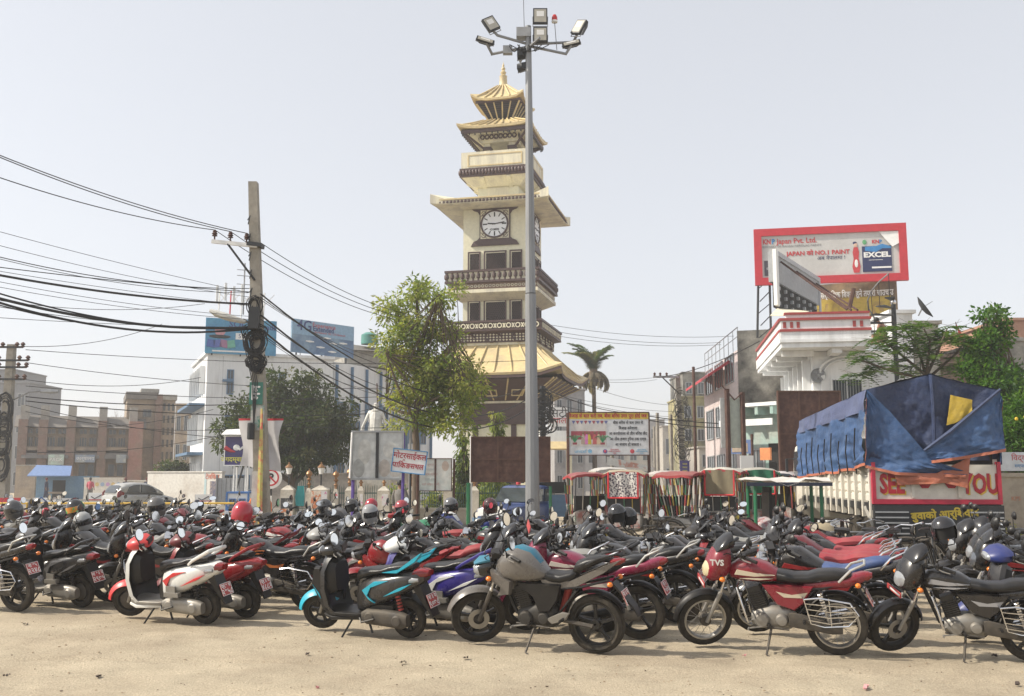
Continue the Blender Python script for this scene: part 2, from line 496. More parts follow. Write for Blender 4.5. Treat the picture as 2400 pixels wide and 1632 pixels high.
# neck above the lower roof, lattice band, second balcony
tbox('roof_collar', za, zt(806), 2.35, m_cream2)
lb = tbox('lattice_band', zt(806) + .002, zt(783), 2.42, m_maroon)
for s in range(4):
    g = MB(m_cream2); a, b = zt(804), zt(785); hh = b - a
    n = 26
    for k in range(n):
        x0 = -2.35 + 4.7 * k / n; w = 4.7 / n
        for r_ in range(3):
            zc = a + hh * (r_ + .5) / 3
            g.rings([[(x0 + w * .5, -2.43, zc - hh * .13), (x0 + w * .88, -2.43, zc), (x0 + w * .5, -2.43, zc + hh * .13), (x0 + w * .12, -2.43, zc)],
                     [(x0 + w * .5, -2.455, zc - hh * .11), (x0 + w * .84, -2.455, zc), (x0 + w * .5, -2.455, zc + hh * .11), (x0 + w * .16, -2.455, zc)]])
    o = g.build('lattice', lb, rot=(0, 0, s * pi / 2)); o['kind'] = 'stuff'
    for k in range(3):
        v = MB(m_maroon); c = (k - 1) * 1.5
        v.tube([(c + .55 * cos(t) * (1 - .06 * i), -2.46, (a + b) / 2 + .26 * sin(t * 1.0)) for i, t in enumerate([q * .55 for q in range(11)])], .05, 5)
        v.build('scroll_ornament', lb, rot=(0, 0, s * pi / 2))
b2_ = tbox('lower_balcony', zt(781), zt(777) + .0, 2.78, m_maroon)
fas = tbox('balcony_fascia', zt(777) + .003, zt(762), 2.76, m_maroon)
tbox('balcony_rim', zt(762) + .003, zt(757), 2.82, m_maroon)
for s in range(4):
    g = MB(m_cream2); zc = (zt(777) + zt(762)) / 2; hh = (zt(762) - zt(777)) * .42
    for k in range(11):
        c = -2.5 + 5.0 * k / 10
        g.lathe([(hh * .62, -.03), (hh * .62, .0), (hh, .0), (hh, -.03)], 10, 'y', c=(c, -2.775, zc), loop=True)
        if k < 10: g.box(c + .25, -2.775, zc, .06, .03, hh * 1.9, T(c + .25, 0, zc) @ RY(.5) @ T(-c - .25, 0, -zc)).box(c + .25, -2.78, zc, .06, .03, hh * 1.9, T(c + .25, 0, zc) @ RY(-.5) @ T(-c - .25, 0, -zc))
    g.build('fret_panel', fas, rot=(0, 0, s * pi / 2))
frustum(MB(m_maroon), zt(785), 2.44, zt(781) - .003, 2.74).build('balcony_corbel', TW, smooth=False)
# windows, two storeys on each face
def tower_windows(y0, y1):
    zb, ztop = zt(y1), zt(y0)
    for s in range(4):
        for (xa, xb) in ((-1.53, -.82), (-.62, .64), (.82, 1.52)):
            fr_ = MB(m_maroon); w = .07
            for q in ((xa, xa + w, zb, ztop), (xb - w, xb, zb, ztop), (xa + w, xb - w, ztop - w, ztop), (xa + w, xb - w, zb, zb + .05)):
                fr_.b2(q[0], q[1], -HB - .07, -HB + .01, q[2], q[3])
            f = fr_.build('window_frame', TW, rot=(0, 0, s * pi / 2), smooth=False)
            MB(m_cream2).b2(xa + w + .002, xa + w + .05, -HB - .05, -HB + .01, zb + .06, ztop - w - .05).b2(xa + w + .002, xb - w - .002, -HB - .05, -HB + .01, ztop - w - .05, ztop - w - .002).build('window_reveal', f, smooth=False)
            la = MB(m_void).b2(xa + w, xb - w, -HB - .012, -HB + .01, zb + .05, ztop - w).m(m_maroon)
            k = int((xb - xa) / .11)
            for i in range(k + 6):
                for sgn in (-1, 1):
                    c = xa + (xb - xa) * (i - 2.5) / k
                    L_ = ztop - zb; t0, t1 = max(0, 0), 1
                    p0, p1 = (c, zb + .06), (c + sgn * L_ * .5, ztop - .08)
                    lo, hi = xa + w, xb - w
                    dx = p1[0] - p0[0]
                    ts = sorted(((lo - p0[0]) / dx, (hi - p0[0]) / dx)); t0 = max(0, ts[0]); t1 = min(1, ts[1])
                    if t1 - t0 > .02:
                        A = Vector((p0[0] + dx * t0, -HB - .02, p0[1] + (p1[1] - p0[1]) * t0)); Bv = Vector((p0[0] + dx * t1, -HB - .02, p0[1] + (p1[1] - p0[1]) * t1))
                        la.tube([A, Bv], .013, 4)
            la.build('lattice_screen', f, smooth=False)
tower_windows(703, 757); tower_windows(588, 636)
# first balcony: balusters
zb0 = zt(664); zb1 = zt(640)
frustum(MB(m_cream2), zt(706), HB + .02, zt(690), 2.5).build('balcony_underside', TW, smooth=False)
bl = tbox('upper_balcony', zt(690) + .002, zt(682), 2.52, m_cream2)
tbox('carved_band', zt(682) + .002, zt(667), 2.46, m_dkbr)
tbox('balcony_sill', zt(667) + .002, zt(662), 2.62, m_maroon)
tbox('balcony_parapet', zt(662) + .002, zt(642), 2.55, m_cream2)
tbox('balcony_handrail', zt(642) + .002, zt(637), 2.63, m_maroon)
for s in range(4):
    for k in range(18):
        c = -2.5 + 5.0 * k / 17; h = zb1 - zb0 - .06
        MB(m_maroon).lathe([(.02, 0), (.05, .0), (.045, h * .2), (.10, h * .3), (.11, h * .5), (.10, h * .7), (.045, h * .8), (.05, h), (.02, h)], 8, c=(c, -2.57, zb0 + .05)).build('baluster', TW, rot=(0, 0, s * pi / 2))
    sc_ = MB(m_cream2)
    for k in range(24):
        c = -2.35 + 4.7 * k / 23; sc_.lathe([(.05, -.02), (.05, 0), (.085, 0), (.085, -.02)], 8, 'y', c=(c, -2.465, (zt(682) + zt(667)) / 2), loop=True)
    o = sc_.build('carved_scroll', TW, rot=(0, 0, s * pi / 2)); o['kind'] = 'stuff'
# clock faces
CZ = zt(526); 
SEIKO = 'SEIKO'
m_dial = mat('clock_dial_white', (.80, .82, .85), r=.35, var=.02)
for s in range(4):
    Rm = RZ(s * pi / 2)
    out = [(-1.55, 1.18), (-1.45, 1.0), (-1.2, .82), (-.98, .74), (-.86, .55), (-.86, -.72), (-1.0, -.86), (-1.2, -.94), (-1.36, -1.18), (1.36, -1.18), (1.2, -.94), (1.0, -.86), (.86, -.72), (.86, .55), (.98, .74), (1.2, .82), (1.45, 1.0), (1.55, 1.18)]
    q = MB(m_maroon).rings([[(x, -HB + .01, CZ + z) for x, z in out], [(x, -HB - .09, CZ + z) for x, z in out]]).build('clock_surround', TW, M=Rm, smooth=False)
    MB(m_cream2).b2(-.80, .80, -HB - .115, -HB - .085, CZ - .80, CZ + .80).build('clock_panel', TW, M=Rm, smooth=False)
    fil = MB(m_maroon)
    for sx in (-1, 1):
        for sz in (-1, 1):
            fil.tube([(sx * (.62 + .12 * cos(t)), -HB - .12, CZ + sz * (.62 + .12 * sin(t))) for t in [i * .6 for i in range(10)]], .02, 4)
            fil.tube([(sx * .78, -HB - .12, CZ + sz * .45), (sx * .66, -HB - .12, CZ + sz * .58), (sx * .55, -HB - .12, CZ + sz * .66), (sx * .45, -HB - .12, CZ + sz * .78)], .018, 4)
    fil.build('corner_filigree', TW, M=Rm)
    dl = MB(m_dial).lathe([(.001, -HB - .14), (.70, -HB - .14), (.70, -HB - .11)], 40, 'y', c=(0, 0, CZ)).build('clock_dial', TW, M=Rm)
    MB(m_maroon).lathe([(.70, -HB - .10), (.70, -HB - .18), (.79, -HB - .17), (.79, -HB - .10)], 40, 'y', c=(0, 0, CZ), loop=True).build('clock_rim', TW, M=Rm)
    for k in range(12):
        a = k * pi / 6; l = .25 if k % 3 == 0 else .2; w = .07 if k % 3 == 0 else .05
        MB(m_dark).box(0, -HB - .145, .66 - l / 2, w, .012, l, T(0, 0, CZ) @ RY(a)).build('hour_mark', dl, smooth=False)
    MB(m_dark).box(0, -HB - .158, .17, .07, .012, .44, T(0, 0, CZ) @ RY(R(-84))).build('hour_hand', dl, smooth=False)
    MB(m_dark).box(0, -HB - .172, .22, .05, .012, .70, T(0, 0, CZ) @ RY(R(82))).build('minute_hand', dl, smooth=False)
    text('SEIKO', .15, m_dark, dl, T(0, -HB - .146, CZ - .30) @ FACE @ RZ(pi), sx=1.3, bold=.006, name='dial_lettering')
# wide flat canopy above the clock
zc0, zc1 = zt(466, 51.5), zt(455, 51.5)
mb = MB(m_cream2); N = 10; rs = []
for (h, dz) in ((HB + .05, -.06), (3.05, -.05), (3.12, .0), (3.12, zc1 - zc0), (2.0, zc1 - zc0 + .25), (1.3, zc1 - zc0 + .3)):
    ring = []
    for s in range(4):
        for i in range(N):
            u = i / N * 2 - 1; e = (abs(u) ** 9) * .30 * (1 if h > 3 else 0); g = 1 + (.05 * abs(u) ** 9 if h > 3 else 0)
            p = [(u * h * g, -h * g), (h * g, u * h * g), (-u * h * g, h * g), (-h * g, -u * h * g)][s]
            ring.append((p[0], p[1], zc0 + dz + (e if dz > .1 else e * .15)))
    rs.append(ring)
cn = mb.rings(rs).build('clock_canopy', TW)
for s in range(4):
    for k in range(30):
        c = -2.95 + 5.9 * k / 29
        MB(m_maroon).lathe([(.001, .13), (.05, .11), (.085, .0), (.05, -.02), (.001, -.02)], 6, c=(c, -3.13, zc0 + .05)).build('drip_bell', cn, rot=(0, 0, s * pi / 2))
    MB(m_gold).b2(-3.0, 3.0, -3.19, -3.12, zc1 - .06, zc1 + .02).build('canopy_edge', cn, rot=(0, 0, s * pi / 2), smooth=False)
# upper shaft and parapet box
tbox('upper_shaft', zc1 + .2, zt(412) - .1, 1.16, m_cream)
MB(m_cream2).b2(-.62, .62, -1.19, -1.15, zc1 + .3, zt(432)).build('shaft_panel', TW, smooth=False)
us = frustum(MB(m_cream2), zt(430), 1.3, zt(412) - .003, 1.9).build('parapet_underside', TW, smooth=False)
for s in range(4):
    for c in (-.75, .75): MB(m_cream2).rings([[(c - .12, -1.16, zt(433)), (c + .12, -1.16, zt(433)), (c + .12, -1.16, zt(415)), (c - .12, -1.16, zt(415))], [(c - .12, -1.93, zt(416)), (c + .12, -1.93, zt(416)), (c + .12, -1.93, zt(413)), (c - .12, -1.93, zt(413))]]).build('bracket', us, rot=(0, 0, s * pi / 2), smooth=False)
tbox('egg_moulding', zt(412), zt(392), 2.0, m_maroon)
pp = tbox('roof_parapet', zt(392) + .002, zt(354), 1.93, m_cream2)
for s in range(4):
    for k in range(22):
        c = -1.95 + 3.9 * k / 21; MB(m_maroon).ball((c, -2.02, zt(402)), .085, .06, .16, 7, 5).build('egg_ornament', TW, rot=(0, 0, s * pi / 2))
    fr_ = MB(m_gold); a, b = zt(388), zt(360)
    for q in ((-1.55, -1.49, a, b), (1.49, 1.55, a, b), (-1.49, 1.49, b - .06, b), (-1.49, 1.49, a, a + .06)): fr_.b2(q[0], q[1], -1.955, -1.92, q[2], q[3])
    fr_.build('parapet_moulding', pp, rot=(0, 0, s * pi / 2), smooth=False)
# open belfry, second roof
zc = zt(354); zl = zt(330)
for sx in (-1, 1):
    for sy in (-1, 1):
        MB(m_cream2).b2(sx * .72 - .17, sx * .72 + .17, sy * .72 - .17, sy * .72 + .17, zc - .3, zt(338)).m(m_maroon).b2(sx * .72 - .24, sx * .72 + .24, sy * .72 - .24, sy * .72 + .24, zt(338) + .002, zt(330)).m(m_cream2).b2(sx * .72 - .18, sx * .72 + .18, sy * .72 - .18, sy * .72 + .18, zt(330) + .002, zt(322)).build('belfry_column', TW, smooth=False)
MB(m_cream2).b2(-1.05, 1.05, -1.05, 1.05, zt(322) + .002, zt(316)).build('belfry_beam', TW, smooth=False)
bf = tbox('carved_frieze', zt(316) + .002, zt(303), 1.12, m_cream2)
for s in range(4):
    v = MB(m_maroon); v.tube([(-1.05 + 2.1 * i / 24, -1.14, (zt(316) + zt(303)) / 2 + .13 * sin(i * 1.05)) for i in range(25)], .05, 4)
    v.tube([(-1.05 + 2.1 * i / 24, -1.14, (zt(316) + zt(303)) / 2 - .13 * sin(i * 1.05)) for i in range(25)], .04, 4).build('frieze_scroll', bf, rot=(0, 0, s * pi / 2))
e2 = zt(284, 52.5); 
curled_roof('middle_roof', e2, 2.08, zt(268), 1.0, 9, curl=.2, th=.14)
frustum(MB(m_cream2), zt(303) + .002, 1.1, e2 - .2, 1.85).build('middle_soffit', TW, smooth=False)
for s in range(4):
    MB(m_maroon).b2(-1.95, 1.95, -1.95, -1.8, e2 - .34, e2 - .15).build('eave_board', TW, rot=(0, 0, s * pi / 2), smooth=False)
    for k in range(12):
        c = -1.8 + 3.6 * k / 11; MB(m_dark).lathe([(.001, 0), (.045, 0), (.03, .09), (.001, .1)], 6, c=(c, -1.9, e2 - .45)).build('eave_bell', TW, rot=(0, 0, s * pi / 2))
    for sx in (-1, 1): MB(m_maroon).tube([(sx * .95, -.95, zt(332)), (sx * 1.75, -1.75, e2 - .32)], .07, 5).build('corner_strut', TW, rot=(0, 0, s * pi / 2))
hn = MB(m_grey).lathe([(.03, .34), (.05, .1), (.1, .0), (.22, -.12), (.23, -.13), (.04, .05)], 14, 'y', c=(.72, -1.45, zt(299))).build('loudspeaker', TW)
# top lantern and crown roof
l0, l1 = zt(266), zt(230)
core = frustum(MB(m_void), l0 - .1, .62, l1, 1.2).build('lantern_screen', TW, smooth=False)
for s in range(4):
    for k in range(6):
        u = k / 5 * 2 - 1
        MB(m_gold).tube([(u * .64, -.66, l0), (u * 1.24, -1.25, l1)], .05, 4).build('lantern_strut', TW, rot=(0, 0, s * pi / 2))
    la = MB(m_maroon)
    for k in range(9):
        f = (k + .5) / 9; h = .62 + .58 * f; la.tube([(-h, -h - .02, l0 + (l1 - l0) * f), (h, -h - .02, l0 + (l1 - l0) * f)], .018, 4)
    la.build('lantern_grille', TW, rot=(0, 0, s * pi / 2))
MB(m_maroon).b2(-1.3, 1.3, -1.3, 1.3, l1 + .002, l1 + .14).build('lantern_cornice', TW, smooth=False)
e3 = zt(222)
curled_roof('crown_roof', e3, 1.48, zt(206, 55), .3, 6, curl=.3, th=.12)
zs = zt(206, 55)
MB(m_gold).lathe([(.34, -.1), (.28, .06), (.24, .2), (.21, .62), (.23, .68), (.10, .76), (.16, .86), (.17, .92), (.08, 1.02), (.12, 1.11), (.12, 1.16), (.05, 1.26), (.07, 1.34), (.02, 1.46), (.001, 1.6)], 16, c=(0, 0, zs)).build('finial', TW)
# ------------------------------------------------------------------ motorcycles and scooters
DC = (.27, .215, .15)
m_paint = mat('bike_paint', objcol=True, r=.25, coat=.28, dust=.14, var=.06, dustc=DC)
m_paint2 = mat('bike_stripe', objcol=True, r=.35, dust=.2, var=.05, dustc=DC)
m_blk = mat('black_plastic', (.010, .010, .011), r=.40, spec=.35, dust=.08, dustc=DC, var=.1)
m_blkp = mat('black_gloss', (.008, .008, .01), r=.22, coat=.4, dust=.07, dustc=DC, var=.1)
m_seat = mat('seat_vinyl', (.010, .010, .011), r=.33, spec=.4, dust=.07, dustc=DC, bump=.15, bs=60, var=.15)
m_seatc = mat('seat_cover', objcol=True, r=.6, dust=.25, dustc=DC, var=.15, bump=.2, bs=50)
m_rub = mat('tyre_rubber', (.013, .012, .011), r=.85, spec=.25, dust=.5, dustc=(.20, .165, .12), bump=.3, bs=120)
m_rim = mat('alloy_black', (.016, .016, .017), r=.4, m=.3, dust=.22, dustc=(.17, .14, .10))
m_rims = mat('rim_steel', (.42, .41, .39), r=.33, m=.9, dust=.5, dustc=(.25, .2, .14))
m_chr = mat('chrome', (.72, .72, .73), r=.16, m=1, dust=.2, dustc=DC, var=.05)
m_alu = mat('dusty_aluminium', (.30, .29, .27), r=.48, m=.7, dust=.5, dustc=(.26, .21, .15), bump=.1)
m_eng = mat('engine_black', (.03, .029, .028), r=.5, m=.3, dust=.3, dustc=(.2, .165, .12), bump=.15)
m_dirt = mat('grimy_metal', (.06, .055, .05), r=.6, m=.4, dust=.6, dustc=(.22, .18, .13), bump=.2)
m_mir = mat('mirror_glass', (.86, .89, .93), r=.04, m=1, var=0)
m_lens = mat('lamp_lens', (.33, .34, .35), r=.12, m=.3, coat=.4, var=.05)
m_lensy = mat('old_lamp_lens', (.55, .48, .30), r=.25, coat=.3, var=.1)
m_red = mat('tail_lens', (.20, .007, .009), r=.15, coat=.5, var=.1)
m_amb = mat('indicator_lens', (.75, .20, .02), r=.2, coat=.3, var=0)
m_plate = mat('plate_red', (.42, .045, .05), r=.45, dust=.25, dustc=DC, var=.1)
m_wht = mat('print_white', (.72, .72, .70), r=.5, var=.05)
m_spr = mat('spring_red', (.30, .02, .02), r=.4, dust=.4, dustc=DC)
m_sil = mat('panel_silver', (.50, .50, .48), r=.35, m=.5, dust=.35, dustc=DC)

def wheel(r, w, style, n=26):
    """returns tyre, rim, disc meshes about the y axis at the origin"""
    h = .082 if r > .26 else .075
    t = MB(m_rub).lathe([(r - h, -w * .36), (r - h * .62, -w * .5), (r - h * .2, -w * .42), (r - .004, -w * .2), (r, 0), (r - .004, w * .2),
                         (r - h * .2, w * .42), (r - h * .62, w * .5), (r - h, w * .36), (r - h - .006, 0)], n, 'y', loop=True)
    rm = MB(m_rims if style == 'spoke' else m_rim)
    ri = r - h
    rm.lathe([(ri + .008, -w * .4), (ri - .006, -w * .4), (ri - .022, -w * .16), (ri - .022, w * .16), (ri - .006, w * .4), (ri + .008, w * .4)], n, 'y', loop=True)
    if style == 'spoke':
        rm.m(m_dirt).lathe([(.012, -.06), (.058, -.06), (.062, -.03), (.05, 0), (.062, .03), (.058, .06), (.012, .06)], 12, 'y', loop=True)
        rm.m(m_rims)
        for k in range(20):
            a = 2 * pi * k / 20; b = a + (.55 if k % 2 else -.55); s = .05 if k % 4 < 2 else -.05
            rm.tube([(.055 * cos(b), s, .055 * sin(b)), ((ri - .015) * cos(a), 0, (ri - .015) * sin(a))], .0028, 4)
    elif style == 'disc':
        rm.m(m_dirt).lathe([(.01, -.05), (.07, -.05), (ri - .03, -.025), (ri - .03, .025), (.07, .05), (.01, .05)], 14, 'y', loop=True)
    else:
        rm.lathe([(.012, -.055), (.05, -.055), (.055, 0), (.05, .055), (.012, .055)], 12, 'y', loop=True)
        nsp = 5 if r > .26 else 6
        for k in range(nsp):
            a = 2 * pi * k / nsp + .3
            M = RY(-a)
            rm.rings([[(.03, -.02, -.022), (.03, .02, -.022), (.03, .02, .022), (.03, -.02, .022)],
                      [(ri * .6, -.016, -.011), (ri * .6, .016, -.011), (ri * .6, .016, .011), (ri * .6, -.016, .011)],
                      [(ri - .012, -.022, -.02), (ri - .012, .022, -.02), (ri - .012, .022, .02), (ri - .012, -.022, .02)]], M=M)
    dc = MB(m_alu).lathe([(.06, .062), (.115, .062), (.115, .066), (.06, .066)], 20, 'y', loop=True)
    return t, rm, dc

def handle_set(P, hx, hz, hw, lod, st=None, stem=.22, mirror='round', rise=.05, mv=0):
    """handlebar, grips, levers and the two mirrors; P collects parts"""
    hb = MB(m_blk)
    hb.tube([(hx - .13, -hw, hz - .01), (hx - .05, -hw * .6, hz + .01), (hx, -.09, hz - rise), (hx, .09, hz - rise), (hx - .05, hw * .6, hz + .01), (hx - .13, hw, hz - .01)], .012, 6)
    for s in (-1, 1):
        hb.m(m_blk).tube([(hx - .085, s * hw * .78, hz), (hx - .16, s * hw * 1.1, hz - .014)], .019, 7)
        hb.box(hx - .055, s * hw * .66, hz + .004, .055, .05, .05)
        hb.m(m_alu).tube([(hx - .03, s * hw * .66, hz - .005), (hx - .05, s * hw * .9, hz - .01), (hx - .1, s * hw * 1.1, hz - .015)], .006, 5)
    P.append(('handlebar', hb, None))
    for s in (-1, 1):
        mx, my, mz = hx - .10, s * (hw * .78 + .09), hz + stem
        mb = MB(m_blk).tube([(hx - .05, s * hw * .66, hz), (hx - .02, s * hw * .72, hz + stem * .5), (mx + .03, my, mz - .03)], .0065, 5)
        Mm = T(mx, my, mz) @ RZ(R((-34, -8, 14, -52)[mv] + 6 * s)) @ RY(R((9, 3, -6, 12)[mv]))
        rx, rz = ((.075, .055), (.06, .05), (.056, .056), (.085, .05))[mv]
        if mirror == 'oval': rx, rz = .06, .078
        n = 12 if lod else 18
        ringf = lambda k, x: [(x, rx * k * cos(2 * pi * j / n), rz * k * sin(2 * pi * j / n)) for j in range(n)]
        mb.rings([ringf(1, 0.0), ringf(1.04, .012), ringf(.7, .035), ringf(.25, .045)], M=Mm)
        P.append(('mirror', mb, None))
        gl = MB(m_mir); gl.add(ringf(.93, -.002), [tuple(range(n - 1, -1, -1))], Mm)
        P.append(('mirror_glass', gl, len(P) - 1))

def steer_m(hx, hz, rake, a):
    ax = Vector((-sin(rake), 0, cos(rake)))
    return T(hx, 0, hz) @ Matrix.Rotation(a, 4, ax) @ T(-hx, 0, -hz)

def plate_parts(P, x, z, tilt, num, y=0.0):
    Mp = T(x, y, z) @ RY(tilt)
    P.append(('number_plate', MB(m_plate).box(0, 0, 0, .006, .19, .15, Mp).m(m_wht).box(-.0045, 0, .073, .002, .19, .006, Mp).box(-.0045, 0, -.073, .002, .19, .006, Mp)
              .box(-.0045, .092, 0, .002, .006, .14, Mp).box(-.0045, -.092, 0, .002, .006, .14, Mp), None))
    if num:
        P.append(('plate_digits', (num, Mp), len(P) - 1))

def motorcycle(lod=0, naked=False, wheels='alloy', cowl=True, seat='flat', guard=True, crash=True, steer=28, num=None, rearcover=False, yellowlens=False,
               tanks=1.0, cover=False, mv=0):
    """list of (name, mesh builder, parent index); x forward, y left, origin on the ground between the wheels"""
    P = []
    n = (28, 18, 12)[lod]; k = (18, 12, 8)[lod]
    WB = .66; r = .305
    fw = .10 if naked else .08; rw = .14 if naked else .095
    # front end, turned to the left about the steering head
    S = steer_m(.42, .9, R(26), R(steer))
    P.append(('front_wheel', MB(), None)); i0 = len(P) - 1
    tt, rm, dc = wheel(r - .005, fw, wheels, n)
    M = S @ T(WB + .02, 0, r - .005)
    P.append(('tyre', tt.xf(M), i0)); P.append(('rim', rm.xf(M), i0))
    if naked or wheels == 'alloy': P.append(('brake_disc', dc.xf(M), i0))
    fk = MB(m_chr)
    for s in (-1, 1):
        y = s * (fw / 2 + .055)
        fk.m(m_dirt if naked else m_alu).tube([(WB + .02, y, r), (WB + .02 - .16, y, r + .32)], [.022, .026], 8)
        fk.m(m_chr).tube([(WB - .14, y, r + .32), (.42, y, .92)], .017, 8)
    fk.m(m_blk).box(.425, 0, .9, .07, .2, .03).box(.49, 0, .74, .07, .2, .03)
    P.append(('fork', fk.xf(S), None))
    ff = MB(m_blk if yellowlens else m_paint)
    if naked: ff.arc(WB + .02, r, r + .045, R(20), R(140), .085, .006, (14, 8, 6)[lod], crown=.03)
    else: ff.arc(WB + .02, r, r + .035, R(5), R(175), .062, .006, (14, 8, 6)[lod], crown=.035)
    P.append(('front_fender', ff.xf(S), None))
    hs_ = len(P)
    handle_set(P, .36, 1.04, .30, lod, stem=.20, mirror='oval' if naked else 'round', mv=mv)
    for q in P[hs_:]: q[1].xf(S)
    if naked:
        hl = MB(m_blkp).loft([(.44, .82, .95, .06), (.50, .78, .96, .105), (.58, .77, .95, .11), (.66, .80, .90, .06)], k, 2.4)
        hl.m(m_paint2).loft([(.50, .93, .985, .08), (.60, .93, .975, .085), (.67, .91, .93, .03)], 8, 2.2)
        hl.m(m_blk).box(.43, 0, 1.0, .09, .14, .06, RY(.5) @ T(-.02, 0, .19) if 0 else None)
        P.append(('headlight', hl.xf(S), None)); i = len(P) - 1
        P.append(('lens', MB(m_lens).loft([(.585, .775, .925, .095), (.655, .79, .91, .07), (.682, .82, .885, .03)], k, 2.3).xf(S), i))
    elif cowl:
        hl = MB(m_paint).loft([(.40, .80, 1.13, .10), (.46, .76, 1.14, .145), (.54, .74, 1.10, .155), (.60, .74, 1.02, .14), (.64, .76, .92, .11), (.655, .78, .87, .07)], k, 2.5)
        P.append(('headlight_cowl', hl.xf(S), None)); i = len(P) - 1
        P.append(('lens', MB(m_lensy if yellowlens else m_lens).loft([(.56, .77, .95, .115), (.635, .77, .945, .105), (.672, .80, .90, .06)], k, 2.3).xf(S), i))
        P.append(('windscreen', MB(m_blkp).loft([(.36, 1.07, 1.24, .085), (.42, 1.08, 1.22, .115), (.50, 1.08, 1.15, .12), (.55, 1.06, 1.09, .09)], k, 2.4).xf(S), i))
        if num: P.append(('front_plate', MB(m_plate).box(.70, 0, .74, .01, .26, .055).m(m_wht).box(.706, .02, .74, .002, .19, .022).xf(S), None))
    else:
        hl = MB(m_chr).lathe([(.02, -.10), (.075, -.08), (.095, -.02), (.1, 0)], k, 'x', c=(.60, 0, .88)).m(m_blk).box(.47, 0, 1.02, .08, .2, .05)
        P.append(('headlight', hl.xf(S), None)); i = len(P) - 1
        P.append(('lens', MB(m_lens).lathe([(.001, .035), (.06, .028), (.094, .002)], k, 'x', c=(.60, 0, .88)).xf(S), i))
    if lod == 0:
        for s in (-1, 1): P.append(('control_cable', MB(m_blk).tube([(.31, s * .19, 1.04), (.46, s * .15, 1.08), (.55, s * .06, 1.0), (.46, s * .05, .82), (.34, s * .06, .66)], .006, 4).xf(S), None))
    for s in (-1, 1):
        ind2 = MB(m_blk).tube([(.52, s * .08, .83), (.53, s * .20, .83)], .011, 5).m(m_amb).ball((.535, s * .225, .83), .032, .035, .026, 8, 6)
        P.append(('indicator', ind2.xf(S), None))
    # rear wheel
    P.append(('rear_wheel', MB(), None)); i0 = len(P) - 1
    tt, rm, dc = wheel(r, rw, wheels, n)
    M = T(-WB, 0, r)
    P.append(('tyre', tt.xf(M), i0)); P.append(('rim', rm.xf(M), i0))
    # frame, engine
    fr = MB(m_blk)
    fr.tube([(.45, 0, .95), (.40, 0, .82), (.22, 0, .38), (.0, 0, .30), (-.22, 0, .32)], .022, 7)
    fr.tube([(.42, 0, .88), (.1, .0, .74), (-.25, 0, .66), (-.3, 0, .36)], .025, 7)
    for s in (-1, 1): fr.tube([(-.2, s * .1, .66), (-.55, s * .11, .70), (-.85, s * .08, .78)], .014, 6)
    for s in (-1, 1): fr.tube([(-.28, s * .1, .40), (-.5, s * .11, .66)], .014, 6)
    P.append(('frame', fr, None))
    en = MB(m_eng if (naked or lod) else m_alu)
    en.loft([(-.26, .28, .46, .07), (-.20, .25, .50, .11), (-.02, .24, .5, .125), (.12, .26, .46, .12), (.18, .29, .42, .08)], k, 3.2)
    for s in (-1, 1):
        en.lathe([(.001, s * .17), (.06, s * .165), (.078, s * .14), (.08, s * .1)], k, 'y', c=(.07, 0, .355))
        en.lathe([(.001, s * .16), (.05, s * .155), (.066, s * .13), (.068, s * .1)], k, 'y', c=(-.13, 0, .36))
    Mc = T(.08, 0, .45) @ RY(R(18))
    en.m(m_eng).box(0, 0, .09, .13, .13, .2, Mc)
    for q in range(8 if lod == 0 else 4): en.box(0, 0, .02 + q * (.022 if lod == 0 else .044), .165, .165, .009, Mc)
    en.box(0, 0, .215, .13, .13, .055, Mc)
    en.m(m_chr).tube([(.13, -.05, .6), (.22, -.1, .52), (.2, -.13, .3), (-.1, -.15, .27), (-.35, -.16, .3)], .017, 7)
    P.append(('engine', en, None))
    P.append(('exhaust', MB(m_blk if naked else m_chr).tube([(-.3, -.16, .30), (-.42, -.17, .31), (-.9, -.18, .42)], [.025, .046, .05], 10), None))
    sw = MB(m_dirt)
    for s in (-1, 1):
        sw.tube([(-.22, s * .09, .36), (-WB, s * (.10 if not naked else .12), r)], .022, 6)
    if not naked: sw.loft([(-.20, .30, .44, .02), (-.26, .29, .45, .026), (-.62, .24, .36, .026), (-.72, .25, .34, .02)], 10, 3.5, yo=.13)
    P.append(('swingarm', sw, None))
    sh = MB(m_chr)
    if not naked:
        for s in (-1, 1):
            a, b = Vector((-WB + .06, s * .15, r + .06)), Vector((-.50, s * .14, .70))
            sh.m(m_alu).tube([a, a.lerp(b, .35)], .02, 7).m(m_chr)
            for q in range(7 if lod == 0 else 3):
                p = a.lerp(b, .35 + .55 * q / (7 if lod == 0 else 3)); sh.tube([p, p + (b - a).normalized() * (.018 if lod == 0 else .04)], .030, 8)
    else:
        sh.m(m_spr).tube([(-.3, 0, .42), (-.38, 0, .66)], .04, 8)
    P.append(('shock_absorber', sh, None))
    rf = MB(m_blk)
    rf.arc(-WB, r, r + .05, R(15), R(150), .075, .006, (14, 8, 6)[lod], crown=.02)
    if rearcover or naked: rf.rings([[(-.86, -.07, .74), (-.86, .07, .74), (-.88, .07, .75), (-.88, -.07, .75)], [(-1.07, -.075, .50), (-1.07, .075, .50), (-1.085, .075, .51), (-1.085, -.075, .51)], [(-1.12, -.05, .40), (-1.12, .05, .40), (-1.125, .05, .41), (-1.125, -.05, .41)]])
    else: rf.rings([[(-.86, -.07, .70), (-.86, .07, .70), (-.88, .07, .70), (-.88, -.07, .70)], [(-1.0, -.075, .48), (-1.0, .075, .48), (-1.02, .075, .48), (-1.02, -.075, .48)]])
    P.append(('rear_fender', rf, None))
    st = MB(m_dirt)
    st.tube([(-.02, .12, .27), (.02, .3, .02 + (.035 if lod == 0 else 0)), (-.02, .33, .03)], .013, 6)
